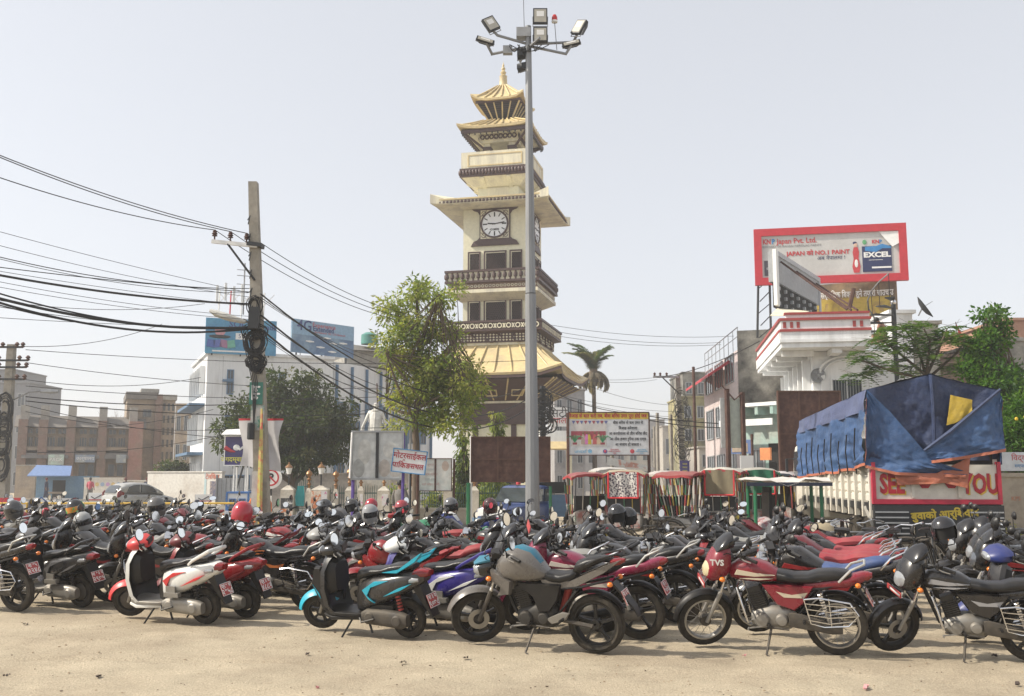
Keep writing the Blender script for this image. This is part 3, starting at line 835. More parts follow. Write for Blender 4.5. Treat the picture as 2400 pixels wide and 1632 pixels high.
    P.append(('side_stand', st, None)); st = MB(m_dirt).tube([(.18, .13, .3), (-.2, .14, .27)], .011, 5).m(m_blk)
    for s in (-1, 1):
        for x, z in ((0, .31), (-.35, .37)): P.append(('foot_peg', MB(m_blk).tube([(x, s * .12, z), (x - .01, s * .27, z + .01)], .016, 6), None))
    st.m(m_alu).tube([(.02, .15, .3), (.2, .18, .28)], .009, 5).tube([(.2, .17, .28), (.2, .24, .28)], .01, 5)
    P.append(('foot_controls', st, None))
    # tank, panels, seat, tail
    tw = 1.28 if naked else tanks
    if naked:
        tk = MB(m_paint).loft([(.40, .84, .90, .05), (.37, .78, .95, .13), (.28, .72, 1.05, .195), (.14, .72, 1.085, .20), (.0, .72, 1.04, .175), (-.1, .74, .92, .13), (-.16, .76, .85, .09), (-.19, .78, .82, .05)], k, 2.9)
        P.append(('fuel_tank', tk, None)); i = len(P) - 1
        P.append(('tank_stripe', MB(m_paint2).loft([(.36, .93, .962, .06), (.28, 1.0, 1.06, .10), (.14, 1.0, 1.096, .11), (.0, .95, 1.052, .10), (-.1, .86, .93, .07)], 10, 2.6), i))
        sp = MB(m_paint)
        for s in (-1, 1):
            sp.plate([(.43, .86), (.42, .74), (.30, .66), (.36, .58), (.22, .60), (.20, .74), (.30, .80)], s * .11, s * .19, .012)
            sp.plate([(-.1, .76), (-.42, .75), (-.85, .94), (-.99, .99), (-.82, .86), (-.45, .67), (-.15, .68)], s * .07, s * .115, .012)
        P.append(('side_panel', sp, None))
        sp2 = MB(m_blk)
        for s in (-1, 1): sp2.plate([(.16, .73), (-.34, .72), (-.30, .56), (-.20, .43), (-.08, .42), (-.02, .58)], s * .1, s * .145, .014)
        P.append(('frame_cover', sp2, None))
        P.append(('heel_guard', MB(m_alu).plate([(-.16, .36), (-.34, .44), (-.42, .43), (-.38, .36), (-.22, .31)], .12, .15, .01), None))
        if num: P.append(('front_plate', MB(m_plate).box(.70, .0, .99, .01, .22, .07, RY(-.3) @ T(-.28, 0, .2)).xf(S), None))
        P.append(('seat', MB(m_seat).loft([(-.12, .74, .82, .06), (-.18, .72, .84, .12), (-.32, .72, .825, .14), (-.44, .74, .85, .12), (-.48, .76, .87, .1), (-.5, .80, .86, .08)], k, 2.8), None))
        P.append(('pillion_seat', MB(m_seat).loft([(-.45, .82, .86, .07), (-.50, .82, .95, .105), (-.62, .88, .99, .11), (-.76, .94, 1.01, .09), (-.86, .98, 1.005, .05)], k, 2.8), None))
        P.append(('tail_light', MB(m_red).loft([(-.86, .90, .98, .06), (-.95, .92, .99, .055), (-1.0, .95, .985, .03)], 10, 2.6), None))
        gr = MB(m_blk)
        for s in (-1, 1): gr.tube([(-.62, s * .12, .93), (-.75, s * .15, 1.0), (-.95, s * .11, 1.05), (-.99, s * .07, 1.02)], .011, 6)
        P.append(('grab_rail', gr, None))
    else:
        f = tanks
        tk = MB(m_paint).loft([(.40, .80, .86, .05), (.37, .76, .91, .095), (.28, .74, .965 * f ** .3, .135), (.14, .73, .97 * f ** .3, .145), (.0, .73, .925, .13), (-.1, .74, .86, .105), (-.15, .76, .82, .07)], k, 2.7)
        P.append(('fuel_tank', tk, None)); i = len(P) - 1
        dk = MB(m_paint2)
        for s in (-1, 1):
            dk.plate([(.33, .82), (.12, .80), (-.08, .82), (.1, .84), (.30, .87)], s * .12, s * .148, .006)
            dk.plate([(.28, .78), (.08, .765), (-.06, .785), (.1, .79)], s * .12, s * .144, .004)
        P.append(('tank_stripe', dk, i))
        sp = MB(m_paint); sd = MB(m_paint2)
        for s in (-1, 1):
            sp.plate([(.06, .72), (-.08, .52), (-.26, .46), (-.36, .54), (-.46, .72)], s * .075, s * .15, .02)
            sd.plate([(-.08, .66), (-.16, .60), (-.36, .60), (-.40, .66), (-.24, .63)], s * .14, s * .153, .004)
        P.append(('side_panel', sp, None)); P.append(('panel_stripe', sd, len(P) - 1))
        sm = m_seatc if cover else m_seat
        if seat == 'flat':
            P.append(('seat', MB(sm).loft([(-.06, .76, .83, .07), (-.10, .74, .86, .115), (-.26, .73, .83, .135), (-.40, .73, .835, .14), (-.50, .74, .87, .135), (-.66, .76, .88, .125), (-.78, .78, .87, .11), (-.82, .80, .85, .08)], k, 2.9), None))
        else:
            P.append(('seat', MB(sm).loft([(-.06, .77, .84, .07), (-.10, .75, .86, .115), (-.26, .74, .83, .13), (-.40, .75, .845, .13), (-.46, .76, .90, .115), (-.62, .82, .94, .11), (-.76, .86, .95, .09), (-.80, .89, .93, .06)], k, 2.9), None))
        up = .0 if seat == 'flat' else .07
        P.append(('tail_cowl', MB(m_paint).loft([(-.36, .66, .75, .10), (-.55, .67 + up * .6, .79 + up, .12), (-.78, .70 + up, .82 + up, .11), (-.92, .75 + up, .86 + up, .085), (-.98, .79 + up, .86 + up, .05)], k, 2.9), None))
        P.append(('tail_light', MB(m_red).loft([(-.90, .76 + up, .85 + up, .075), (-.98, .77 + up, .86 + up, .07), (-1.02, .80 + up, .85 + up, .04)], 10, 2.6), None))
        gr = MB(m_sil if not lod else m_chr)
        gr.tube([(-.70, .13, .77 + up), (-.82, .16, .90 + up), (-.95, .10, .95 + up), (-.95, -.10, .95 + up), (-.82, -.16, .90 + up), (-.70, -.13, .77 + up)], .013, 6)
        P.append(('grab_rail', gr, None))
    for s in (-1, 1):
        P.append(('indicator', MB(m_blk).tube([(-.86, s * .06, .76), (-.88, s * .15, .755)], .01, 5).m(m_amb).ball((-.885, s * .18, .755), .03, .034, .026, 8, 6), None))
    if num is not None: plate_parts(P, -1.0 if naked else -.985, .60, R(24), num)
    if guard and not naked:
        g = MB(m_chr); y = .2
        g.tube([(-.34, y - .05, .62), (-.36, y, .60), (-.42, y, .36), (-.55, y, .33), (-.78, y, .35), (-.88, y, .46), (-.80, y, .58), (-.5, y, .62), (-.36, y, .60)], .008, 5)
        for q in range(4 if lod < 2 else 2): g.tube([(-.37 - q * .01, y, .56 - q * .055), (-.6, y + .02, .55 - q * .06), (-.85 + q * .0, y, .54 - q * .045)], .006, 4)
        g.tube([(-.60, y, .62), (-.62, y + .01, .34)], .006, 4)
        P.append(('sari_guard', g, None))
    if crash:
        g = MB(m_chr if not naked else m_blk)
        for s in (-1, 1):
            g.tube([(.30, s * .03, .72), (.30, s * .22, .70), (.25, s * .27, .55), (.20, s * .24, .36), (.17, s * .05, .33)], .011, 6)
            for q in range(2): g.tube([(.28 - q * .04, s * .05, .6 - q * .11), (.27 - q * .04, s * .26, .6 - q * .11)], .011, 6)
        if not naked: P.append(('crash_guard', g, None))
    return P

def scooter(lod=0, steer=24, num=None, sporty=False, mv=0):
    P = []; n = (24, 16, 12)[lod]; k = (18, 12, 8)[lod]
    WB = .62; r = .225
    S = steer_m(.44, .9, R(25), R(steer))
    P.append(('front_wheel', MB(), None)); i0 = 0
    tt, rm, dc = wheel(r, .09, 'alloy' if sporty else 'disc', n); M = S @ T(WB, 0, r)
    P.append(('tyre', tt.xf(M), i0)); P.append(('rim', rm.xf(M), i0))
    fk = MB(m_alu)
    for s in (-1, 1): fk.tube([(WB, s * .075, r), (WB - .13, s * .075, r + .30)], .02, 7)
    P.append(('fork', fk.xf(S), None))
    ff = MB(m_paint2).arc(WB, r, r + .05, R(10), R(150), .095, .006, (14, 8, 6)[lod], crown=.05)
    ff.rings([[(WB + .30 * cos(a), s * .08, r + .30 * sin(a)) for a in (R(15), R(45), R(75), R(105))] + [(WB + .2 * cos(a), s * .09, r + .2 * sin(a)) for a in (R(105), R(60), R(15))] for s in (-1, 1)]) if 0 else None
    P.append(('front_fender', ff.xf(S), None))
    h0 = len(P)
    handle_set(P, .34, .99, .29, lod, stem=.20, mirror='oval', mv=mv)
    for q in P[h0:]: q[1].xf(S)
    hc = MB(m_paint2 if not sporty else m_blkp).loft([(.24, .93, 1.02, .13), (.32, .90, 1.07, .17), (.42, .90, 1.06, .16), (.50, .92, 1.02, .11), (.53, .94, .99, .06)], k, 2.4)
    hc.m(m_blk).box(.25, 0, 1.0, .03, .16, .07, None)
    P.append(('headlight_cowl', hc.xf(S), None)); i = len(P) - 1
    P.append(('lens', MB(m_lens).loft([(.44, .925, 1.035, .125), (.515, .93, 1.01, .09), (.54, .95, .99, .05)], k, 2.3).xf(S), i))
    if sporty: P.append(('windscreen', MB(m_blkp).loft([(.30, 1.05, 1.22, .06), (.36, 1.05, 1.2, .09), (.46, 1.03, 1.09, .09)], k, 2.4).xf(S), i))
    # leg shield: outer and inner skins
    lv = [(.27, .36, .20), (.36, .43, .225), (.55, .47, .235), (.75, .46, .225), (.86, .43, .17), (.93, .40, .09)]
    def skin(off, kx=1.0, j0=0):
        rs = []
        for (z, x, hw) in lv[j0:]:
            rs.append([(x + off - .10 * (abs(q) ** 2.2) * kx, q * hw * (1 if off > 0 else .96), z) for q in [i / 4 - 1 for i in range(9)]])
        return rs
    ap = MB(m_paint).rings(skin(.04), closed=False)
    ed = skin(.04); ins = skin(-.012)
    ap.m(m_paint)
    for side in (0, 8):
        ap.rings([[e[side], i_[side]] for e, i_ in zip(ed, ins)], closed=False)
    if sporty:
        ap.m(m_blk)
        for s in (-1, 1): ap.plate([(.50, .80), (.56, .62), (.47, .44), (.40, .30), (.36, .30), (.36, .60), (.42, .80)], s * .14, s * .215, .02)
        ap.m(m_paint2)
        for s in (-1, 1): ap.plate([(.53, .60), (.44, .50), (.42, .44), (.50, .56)], s * .2, s * .222, .004)
    P.append(('front_apron', ap, None))
    P.append(('leg_shield', MB(m_blk).rings(ins, closed=False).loft([(.26, .5, .84, .13), (.33, .46, .88, .17), (.40, .46, .86, .18)], 10, 4), None))
    fb = MB(m_blk if sporty else m_alu).loft([(-.12, .25, .30, .14), (-.05, .24, .295, .19), (.30, .24, .295, .20), (.40, .25, .33, .17)], k, 5)
    fb.m(m_paint if not sporty else m_blk).loft([(-.10, .20, .262, .15), (.30, .19, .255, .205), (.42, .22, .27, .17)], k, 4)
    P.append(('floorboard', fb, None))
    bd = MB(m_paint)
    bd.loft([(-.06, .31, .60, .10), (-.10, .30, .66, .145), (-.25, .36, .71, .185), (-.45, .43, .74, .20), (-.65, .52, .765, .18), (-.82, .60, .78, .13), (-.90, .66, .76, .08)], k, 3.0)
    P.append(('rear_body', bd, None)); i = len(P) - 1
    gs = MB(m_paint2)
    for s in (-1, 1):
        gs.plate([(-.14, .56), (-.22, .46), (-.30, .42), (-.20, .50), (-.26, .60), (-.50, .68), (-.30, .66)], s * .165, s * .197, .005)
        gs.plate([(-.42, .50), (-.66, .58), (-.80, .66), (-.62, .60)], s * .17, s * .2, .004)
    P.append(('body_stripe', gs, i))
    fp = MB(m_blk).loft([(.0, .29, .5, .10), (-.06, .29, .62, .13), (-.12, .30, .66, .13)], k, 3.5)
    P.append(('under_seat_panel', fp, None))
    P.append(('seat', MB(m_seat).loft([(.0, .64, .72, .07), (-.04, .63, .77, .12), (-.20, .70, .79, .145), (-.36, .73, .80, .15), (-.48, .75, .84, .145), (-.66, .77, .86, .12), (-.76, .79, .85, .08)], k, 2.8), None))
    tl = .03 if sporty else 0
    P.append(('tail_light', MB(m_red).loft([(-.78, .63 + tl, .765 + tl, .125), (-.88, .66 + tl, .77 + tl, .10), (-.95, .69 + tl, .755 + tl, .06)], 12, 2.6), None))
    for s in (-1, 1): P.append(('indicator', MB(m_lens).loft([(-.68, .63, .70, .02), (-.78, .655, .715, .03), (-.86, .67, .71, .015)], 8, 2.4, yo=s * .125), None))
    gr = MB(m_paint if not sporty else m_paint2)
    if sporty:
        for s in (-1, 1): gr.plate([(-.40, .76), (-.62, .80), (-.92, .99), (-.95, 1.0), (-.86, .90), (-.60, .76)], s * .13, s * .175, .01)
        gr.tube([(-.90, -.14, .955), (-.95, 0, .97), (-.90, .14, .955)], .014, 6)
    else: gr.tube([(-.52, .15, .76), (-.62, .185, .82), (-.84, .15, .93), (-.90, .0, .95), (-.84, -.15, .93), (-.62, -.185, .82), (-.52, -.15, .76)], [.016, .02, .024, .024, .024, .02, .016], 7)
    P.append(('grab_rail', gr, None))
    P.append(('rear_wheel', MB(), None)); i0 = len(P) - 1
    tt, rm, dc = wheel(r, .095, 'alloy' if sporty else 'disc', n); M = T(-WB, 0, r)
    P.append(('tyre', tt.xf(M), i0)); P.append(('rim', rm.xf(M), i0))
    en = MB(m_dirt if sporty else m_alu).loft([(-.10, .20, .31, .04), (-.16, .17, .34, .055), (-.40, .16, .345, .06), (-.62, .14, .33, .06), (-.70, .17, .30, .045)], k, 3.0, yo=.14)
    en.lathe([(.001, .215), (.05, .212), (.066, .195)], k, 'y', c=(-.58, 0, .235)).lathe([(.001, .215), (.05, .212), (.066, .195)], k, 'y', c=(-.22, 0, .255))
    en.m(m_eng).box(-.3, 0, .3, .36, .2, .16).tube([(-.05, .15, .26), (-.12, .21, .2), (-.3, .22, .25)], .012, 5)
    P.append(('engine', en, None))
    P.append(('exhaust', MB(m_blk).tube([(-.2, -.14, .25), (-.35, -.16, .26), (-.75, -.17, .32)], [.025, .05, .055], 9), None))
    sh = MB(m_spr if sporty else m_blk)
    for q in range(7): sh.tube([(-.60 + q * .008, .11, .34 + q * .035), (-.596 + q * .008, .11, .36 + q * .035)], .03, 8)
    P.append(('shock_absorber', sh, None))
    rf = MB(m_blk).rings([[(-.74, -.085, .60), (-.74, .085, .60), (-.84, .085, .64), (-.84, -.085, .64)], [(-.90, -.085, .38), (-.90, .085, .38), (-.93, .085, .42), (-.93, -.085, .42)], [(-.97, -.07, .27), (-.97, .07, .27), (-.985, .07, .28), (-.985, -.07, .28)]])
    rf.arc(-WB, r, r + .04, R(40), R(140), .07, .006, 6)
    P.append(('rear_fender', rf, None))
    if num is not None: plate_parts(P, -.955, .45, R(20), num)
    P.append(('side_stand', MB(m_blk).tube([(.05, .1, .24), (.12, .27, .03)], .012, 5), None)); P.append(('centre_stand', MB(m_blk).tube([(-.12, .08, .22), (-.2, .12, .06)], .014, 5), None))
    if not sporty: P.append(('foot_step', MB(m_alu).box(-.30, .21, .40, .22, .06, .05).box(-.28, .21, .46, .14, .02, .08), None))
    return P

PAINTED = {'bike_paint': 0, 'bike_stripe': 1, 'seat_cover': 2}
LOD1 = {'engine': 'engine', 'exhaust': 'engine', 'swingarm': 'engine', 'frame': 'engine', 'side_stand': 'engine', 'foot_controls': 'engine', 'foot_peg': 'engine', 'centre_stand': 'engine', 'shock_absorber': 'engine', 'rear_fender': 'engine',
        'tyre': None, 'rim': None, 'brake_disc': None, 'fork': 'fork', 'indicator': 'engine'}
def assemble(root_name, P, lod, link=False):
    """turn the part list into an (unlinked) thing with part meshes; alike names may be merged for distant copies"""
    root = bpy.data.objects.new(root_name, None)
    made = {}
    if lod:
        groups = {}
        for i, (nm, mb, par) in enumerate(P):
            if nm == 'plate_digits': continue
            if lod == 1:
                key = nm
                if par is not None:
                    pn = P[par][0]; key = (pn, par)
                elif nm in ('front_wheel', 'rear_wheel', 'mirror'): key = (nm, i)
                elif nm in LOD1: key = LOD1[nm]
                elif nm in ('side_panel', 'frame_cover', 'tail_cowl', 'front_apron', 'rear_body'): key = 'bodywork'
                if nm in ('lens',): key = (P[par][0], par)
                if nm in ('headlight', 'headlight_cowl'): key = (nm, i)
                if nm == 'fuel_tank': key = (nm, i)
                if par is not None and P[par][0] in ('side_panel', 'rear_body'): key = 'bodywork'
            else:
                q = par if par is not None else i; pn = P[q][0]
                if pn in ('front_wheel', 'rear_wheel', 'mirror'): key = (pn, q)
                elif pn in ('seat', 'pillion_seat'): key = 'seat'
                elif pn in ('handlebar', 'fork', 'windscreen'): key = 'handlebar'
                elif pn in ('headlight', 'headlight_cowl', 'front_fender', 'front_plate'): key = 'headlight' if pn.startswith('head') else 'handlebar'
                elif pn in ('fuel_tank', 'side_panel', 'tail_cowl', 'front_apron', 'rear_body', 'floorboard', 'leg_shield', 'under_seat_panel', 'grab_rail', 'tail_light', 'frame_cover'): key = 'bodywork'
                else: key = 'engine'
            groups.setdefault(key, MB()).join(mb)
        for key, mb in groups.items():
            nm = key[0] if isinstance(key, tuple) else key
            if mb.f: mb.build(nm, root, link=False, ang=42)
    else:
        for i, (nm, mb, par) in enumerate(P):
            pr = made[par] if par is not None else root
            if nm == 'plate_digits':
                num, Mp = mb
                made[i] = None
                DIGITS.append((pr.name, num, Mp)); continue
            if mb.f: made[i] = mb.build(nm, pr, link=False, ang=42)
            else: made[i] = link_obj(nm, None, pr, link=False)
    return root
DIGITS = []
DIGIT_ME = {}
def digit_mesh(num):
    """registration number, two lines, as flat print"""
    if num not in DIGIT_ME:
        a, b = num.split('|')
        out = MB()
        for s, sz, z in ((a, .062, .038), (b, .088, -.032)):
            cu = bpy.data.curves.new('d', 'FONT'); cu.body = s; cu.size = sz; cu.align_x = 'CENTER'; cu.align_y = 'CENTER'; cu.offset = .0022; cu.resolution_u = 1
            o = bpy.data.objects.new('d', cu); col.objects.link(o)
            bpy.context.view_layer.update()
            me = bpy.data.meshes.new_from_object(o.evaluated_get(bpy.context.evaluated_depsgraph_get()))
            # text x -> -y (seen from behind the bike), text y -> z
            out.m(m_wht).add([(-.0055, -v.co.x, v.co.y + z) for v in me.vertices], [tuple(p.vertices) for p in me.polygons])
            bpy.data.objects.remove(o)
        DIGIT_ME[num] = out.mesh('plate_digits')
    return DIGIT_ME[num]
PROTO = {}
def proto(kind, **kw):
    key = (kind, tuple(sorted(kw.items())))
    if key not in PROTO:
        lod = kw.get('lod', 0)
        fn = scooter if kind == 'scooter' else motorcycle
        d0 = len(DIGITS)
        root = assemble(kind, fn(**kw), lod)
        for pn, num, Mp in DIGITS[d0:]:
            link_obj('plate_digits', digit_mesh(num), bpy.data.objects[pn], M=Mp, link=False)
        PROTO[key] = root
    return PROTO[key]
def ride(kind, x, y, head, cols, label, group='motorcycles and scooters parked on the lot', lean=8, name=None, cat=None, size=1.0, **kw):
    o = copy_tree(proto(kind, **kw))
    o.name = name or kind
    o.rotation_mode = 'XYZ'
    o.matrix_world = T(x, y, 0) @ RZ(head) @ RX(R(-lean)) @ Matrix.Scale(size, 4)
    tag(o, label, cat or ('scooter' if kind == 'scooter' else 'motorcycle'), group)
    cols = list(cols) + [cols[-1]] * 3
    for c in kids_all(o):
        if c.type == 'MESH':
            for mt in c.data.materials:
                if mt.name in PAINTED: c['tint_' + mt.name] = [float(q) for q in cols[PAINTED[mt.name]]]
    return o
# ------------------------------------------------------------------ lamp mast
DM = 24.0
mb0 = W(1249, 1215, DM); mx = mb0.x
top = W(1238, 62, DM)
LM = thing('lamp_mast', 'tall grey steel floodlight mast standing in front of the clock tower', 'lamp mast', (mx, DM, 0))
H_ = top.z
lean = (top.x - mx)
pts = [(lean * (z / H_), 0, z) for z in (0, 2.2, 6.8)]
wid = lambda y: {0: .19, 1: .18}.get(0)
MB(m_steel).tube([(0, 0, 0), (lean * .5, 0, W(0, 690, DM).z)], [.185, .135], 12).build('mast_lower', LM, ang=20)
z2 = W(0, 688, DM).z
MB(m_steel).tube([(lean * .5, 0, z2), (lean, 0, H_)], [.128, .075], 12).build('mast_upper', LM, ang=20)
MB(m_steel).tube([(0, 0, 0), (0, 0, .03)], .34, 12).build('base_flange', LM)
cx = lean
def zz(y): return W(0, y, DM).z
MB(m_grey).box(cx - .12, .05, zz(78), .36, .3, .24).build('junction_box', LM, smooth=False)
MB(m_dark).tube([(cx - .1, 0, zz(66)), (cx - .13, 0, zz(-40))], .008, 5).build('lightning_rod', LM)
def px2x(px): return W(px, 100, DM).x - mx
arms = [((cx, 0, zz(104)), (px2x(1165), -.1, zz(87))), ((px2x(1166), -.1, zz(87)), (px2x(1153), -.13, zz(75))), ((cx, 0, zz(110)), (px2x(1150), .1, zz(124))), ((px2x(1152), .05, zz(123)), (px2x(1140), -.13, zz(106))), ((cx, 0, zz(104)), (px2x(1345), .1, zz(95))), ((px2x(1345), .05, zz(95)), (px2x(1354), -.13, zz(82))), ((cx, 0, zz(108)), (px2x(1328), -.1, zz(131))), ((px2x(1326), -.1, zz(130)), (px2x(1338), -.13, zz(112))),
        ((cx, 0, zz(112)), (cx - .2, .7, zz(118))), ((cx, 0, zz(112)), (cx + .28, -.35, zz(103)))]
for a, b in arms: MB(m_steel).tube([a, b], .035, 7).build('bracket_arm', LM)
def flood(px, py, w, h, face, roll=0.0, tilt=0.0, yaw=0.0):
    f = MB(m_dark).rings([[(-w / 2, -.03, -h / 2), (w / 2, -.03, -h / 2), (w / 2, -.03, h / 2), (-w / 2, -.03, h / 2)], [(-w / 2, .06, -h / 2), (w / 2, .06, -h / 2), (w / 2, .06, h / 2), (-w / 2, .06, h / 2)], [(-w * .3, .17, -h * .3), (w * .3, .17, -h * .3), (w * .3, .17, h * .3), (-w * .3, .17, h * .3)]])
    M = T(px2x(px), -.16 if face else .1, zz(py)) @ RY(roll) @ RX(tilt) @ RZ(yaw)
    o = f.build('floodlight', LM, M=M, smooth=False)
    MB(mat('flood_glass', (.42, .40, .34), r=.25, var=.1)).b2(-w * .42, w * .42, -.036, -.031, -h * .42, h * .42).build('glass', o, smooth=False)
    MB(m_white).b2(-w * .26, w * .26, -.041, -.037, -h * .05, h * .30).build('lamp_reflector', o, smooth=False)
    MB(m_steel).tube([(-w * .52, .03, 0), (-w * .52, .05, -h * .62), (w * .52, .05, -h * .62), (w * .52, .03, 0)], .012, 5).build('yoke', o)
flood(1266, 45, .36, .40, 1); flood(1266, 88, .36, .38, 1)
flood(1151, 63, .33, .38, 1, roll=R(-33), yaw=R(20)); flood(1356, 70, .33, .40, 1, roll=R(28), yaw=R(-45))
flood(1138, 101, .46, .10, 1, roll=R(18), tilt=R(-10)); flood(1338, 108, .46, .10, 1, roll=R(-14), tilt=R(-10))
flood(1226, 125, .26, .24, 0, yaw=R(150)); flood(1227, 155, .26, .20, 0, yaw=R(140))
MB(m_grey).box(px2x(1190), .06, zz(116), .24, .16, .2).build('ballast_box', LM, smooth=False)
MB(m_steel).tube([(px2x(1305), -.02, zz(118)), (px2x(1300), -.02, zz(52))], .01, 5).build('beacon_stem', LM)
bc = MB(m_white).lathe([(.001, 0), (.075, 0), (.08, .05), (.001, .05)], 10, c=(px2x(1300), -.02, zz(54)))
bc.m(mat('beacon_red', (.55, .02, .02), r=.2)).lathe([(.075, .052), (.072, .14), (.045, .2), (.001, .21)], 10, c=(px2x(1300), -.02, zz(54))).build('beacon', LM)
for k in range(7):
    a = Vector((cx + rnd.uniform(-.5, .3), -.1, zz(108 + rnd.uniform(-4, 6)))); b = Vector((cx + rnd.uniform(-.3, .6), -.12, zz(110)))
    MB(m_cable).tube([a.lerp(b, i / 6) - Vector((0, 0, .18 * sin(pi * i / 6))) for i in range(7)], .012, 4).build('lamp_cable', LM)
# ------------------------------------------------------------------ concrete utility pole with cables
DP = 24.0
pb_ = W(618, 1292, DP); pt_ = W(594, 428, DP)
UP = thing('utility_pole', 'weathered square concrete utility pole tangled with black cables', 'utility pole', (pb_.x, DP, 0))
ln = pt_.x - pb_.x; HP = pt_.z
def ux(z): return ln * z / HP
MB(m_pole).rings([[(ux(z) - w, -w, z), (ux(z) + w, -w, z), (ux(z) + w, w, z), (ux(z) - w, w, z)] for z, w in ((0, .17), (HP, .105))]).build('shaft', UP, smooth=False)
def uz(y): return W(0, y, DP).z
za_ = uz(577)
Ma = T(ux(za_), -.18, za_) @ RY(R(6))
MB(m_white).box(-.46, 0, -.03, 1.12, .07, .09, Ma).build('cross_arm', UP, smooth=False)
MB(m_dark).box(.03, .1, 0, .36, .34, .09, Ma).build('arm_clamp', UP, smooth=False)
MB(m_dark).tube([Ma @ Vector((-.62, -.02, -.06)), (ux(uz(660)), -.14, uz(660))], .028, 5).build('arm_brace', UP)
INS = []
for k, q in enumerate((-.96, -.57, -.17)):
    p = Ma @ Vector((q, 0, .02))
    MB(m_rust).lathe([(.02, 0), (.02, .08), (.07, .09), (.04, .13), (.075, .14), (.04, .18), (.055, .19), (.03, .24), (.001, .25)], 10, c=tuple(p)).build('insulator', UP)
    INS.append(UP.location + p + Vector((0, 0, .24)))
for k in range(9):
    z = uz(520 + k * 42); MB(m_dark).tube([(ux(z) - .13, -.15, z), (ux(z) - .06, -.2, z + .1), (ux(z) - .1, -.2, z - .12)], .015, 5).build('cable_hook', UP)
# street lamp arm
MB(m_steel).tube([(ux(uz(766)), -.12, uz(768)), (ux(uz(760)) - .3, -.2, uz(752))], .03, 6).build('lamp_arm', UP)
MB(mat('lamp_cover', (.55, .54, .50), r=.4)).loft([(-.5, -.03, .05, .05), (-.35, -.09, .07, .11), (0, -.10, .08, .12), (.3, -.06, .06, .08), (.42, -.03, .04, .04)], 10, 2.4, M=T(ux(uz(750)) - .62, -.22, uz(747)) @ RY(R(18)) @ RZ(0)).build('lamp_head', UP)
# hanging tangles
def tangle(zc, rx, rz, n, r=.012, nm='cable_tangle', par=UP, xoff=0):
    for k in range(n):
        a0 = rnd.uniform(0, 6.28); rr = rnd.uniform(.55, 1.0); b = rnd.uniform(-.06, .06)
        pts = [(ux(zc) + xoff + rx * rr * cos(a0 + t * .55) + b, -.19 + .05 * sin(t * .8 + a0) - rnd.uniform(0, .05), zc + rz * rr * sin(a0 + t * .55) + rnd.uniform(-.03, .03)) for t in range(rnd.randint(8, 13))]
        MB(m_cable).tube(pts, r, 4).build(nm, par)
tangle(uz(805), .25, .34, 26); tangle(uz(850), .2, .2, 16, .016, 'cable_coil'); tangle(uz(862), .15, .16, 8, .018, 'cable_coil'); tangle(uz(720), .16, .25, 9); tangle(uz(780), .32, .2, 10, .008)
MB(m_dark).b2(ux(uz(745)) - .12, ux(uz(745)) + .12, -.36, -.16, uz(775), uz(725)).build('splice_box', UP, smooth=False)
for k in range(4):
    MB(m_cable).tube([(ux(uz(800)) - .35 + k * .05, -.2, uz(780)), (ux(uz(900)) - .1 + k * .04, -.22, uz(900)), (ux(uz(1000)) - .1, -.22, uz(1000))], .014, 4).build('drop_cable', UP)
m_grsign = mat('green_sign', (.03, .16, .12), r=.5)
sgn = MB(m_grsign).b2(-.16, .16, -.222, -.20, uz(950), uz(898)).build('pole_banner', UP, loc=(ux(uz(920)) - .02, 0, 0), smooth=False)
text('मन', .3, m_white, sgn, T(0, -.224, uz(922)) @ FACE @ RZ(R(90)), bold=.01)
sg2 = MB(mat('torn_poster', (.55, .52, .48), r=.8, c2=(.05, .22, .17), c2s=4)).b2(-.17, .15, -.212, -.19, uz(1010), uz(952)).build('torn_poster', UP, loc=(ux(uz(980)), 0, 0), smooth=False)
MB(m_dark).lathe([(.07, -.2), (.09, -.18), (.09, .18), (.07, .2)], 10, c=(ux(uz(1000)) - .14, -.3, uz(1012))).build('cable_closure', UP)
MB(mat('white_poster', (.72, .71, .69), r=.8, c2=(.5, .48, .46), c2s=3)).b2(-.20, .06, -.2, -.185, uz(1190), uz(1105)).build('peeling_poster', UP, loc=(ux(uz(1150)), 0, 0), smooth=False)
MB(mat('yellow_ribbon', (.62, .56, .16), r=.6, c2=(.6, .12, .1), c2s=6)).tube([(ux(uz(960)) + .10, -.2, uz(960)), (ux(uz(1080)) + .05, -.24, uz(1080)), (ux(uz(1180)), -.26, uz(1180)), (ux(uz(1230)), -.26, uz(1230))], [.03, .06, .075, .06], 6).build('yellow_ribbon', UP)
# white flex banner tied behind the pole
fb_ = MB(mat('flex_banner', (.66, .64, .64), r=.55, var=.06)); rs = []
for i in range(9):
    z = uz(1090) + (uz(985) - uz(1090)) * i / 8
    rs.append([(-.46 + .06 * sin(i * .6) + 1.0 * j / 8 * (1 - .12 * sin(i * .5)), .22 + .05 * sin(j * 1.1 + i * .4), z - .02 * j * (1 if i == 0 else 0)) for j in range(9)])
fb_.rings(rs, closed=False); fb_.m(m_redp).rings([[(x, y - .003, z) for x, y, z in rs[-1]], [(x, y - .003, z + .05) for x, y, z in rs[-1]]], closed=False)
tag(fb_.build('flex_banner', loc=(pb_.x + ux(4), DP, 0)), 'faded white flex banner tied behind the concrete utility pole', 'banner')
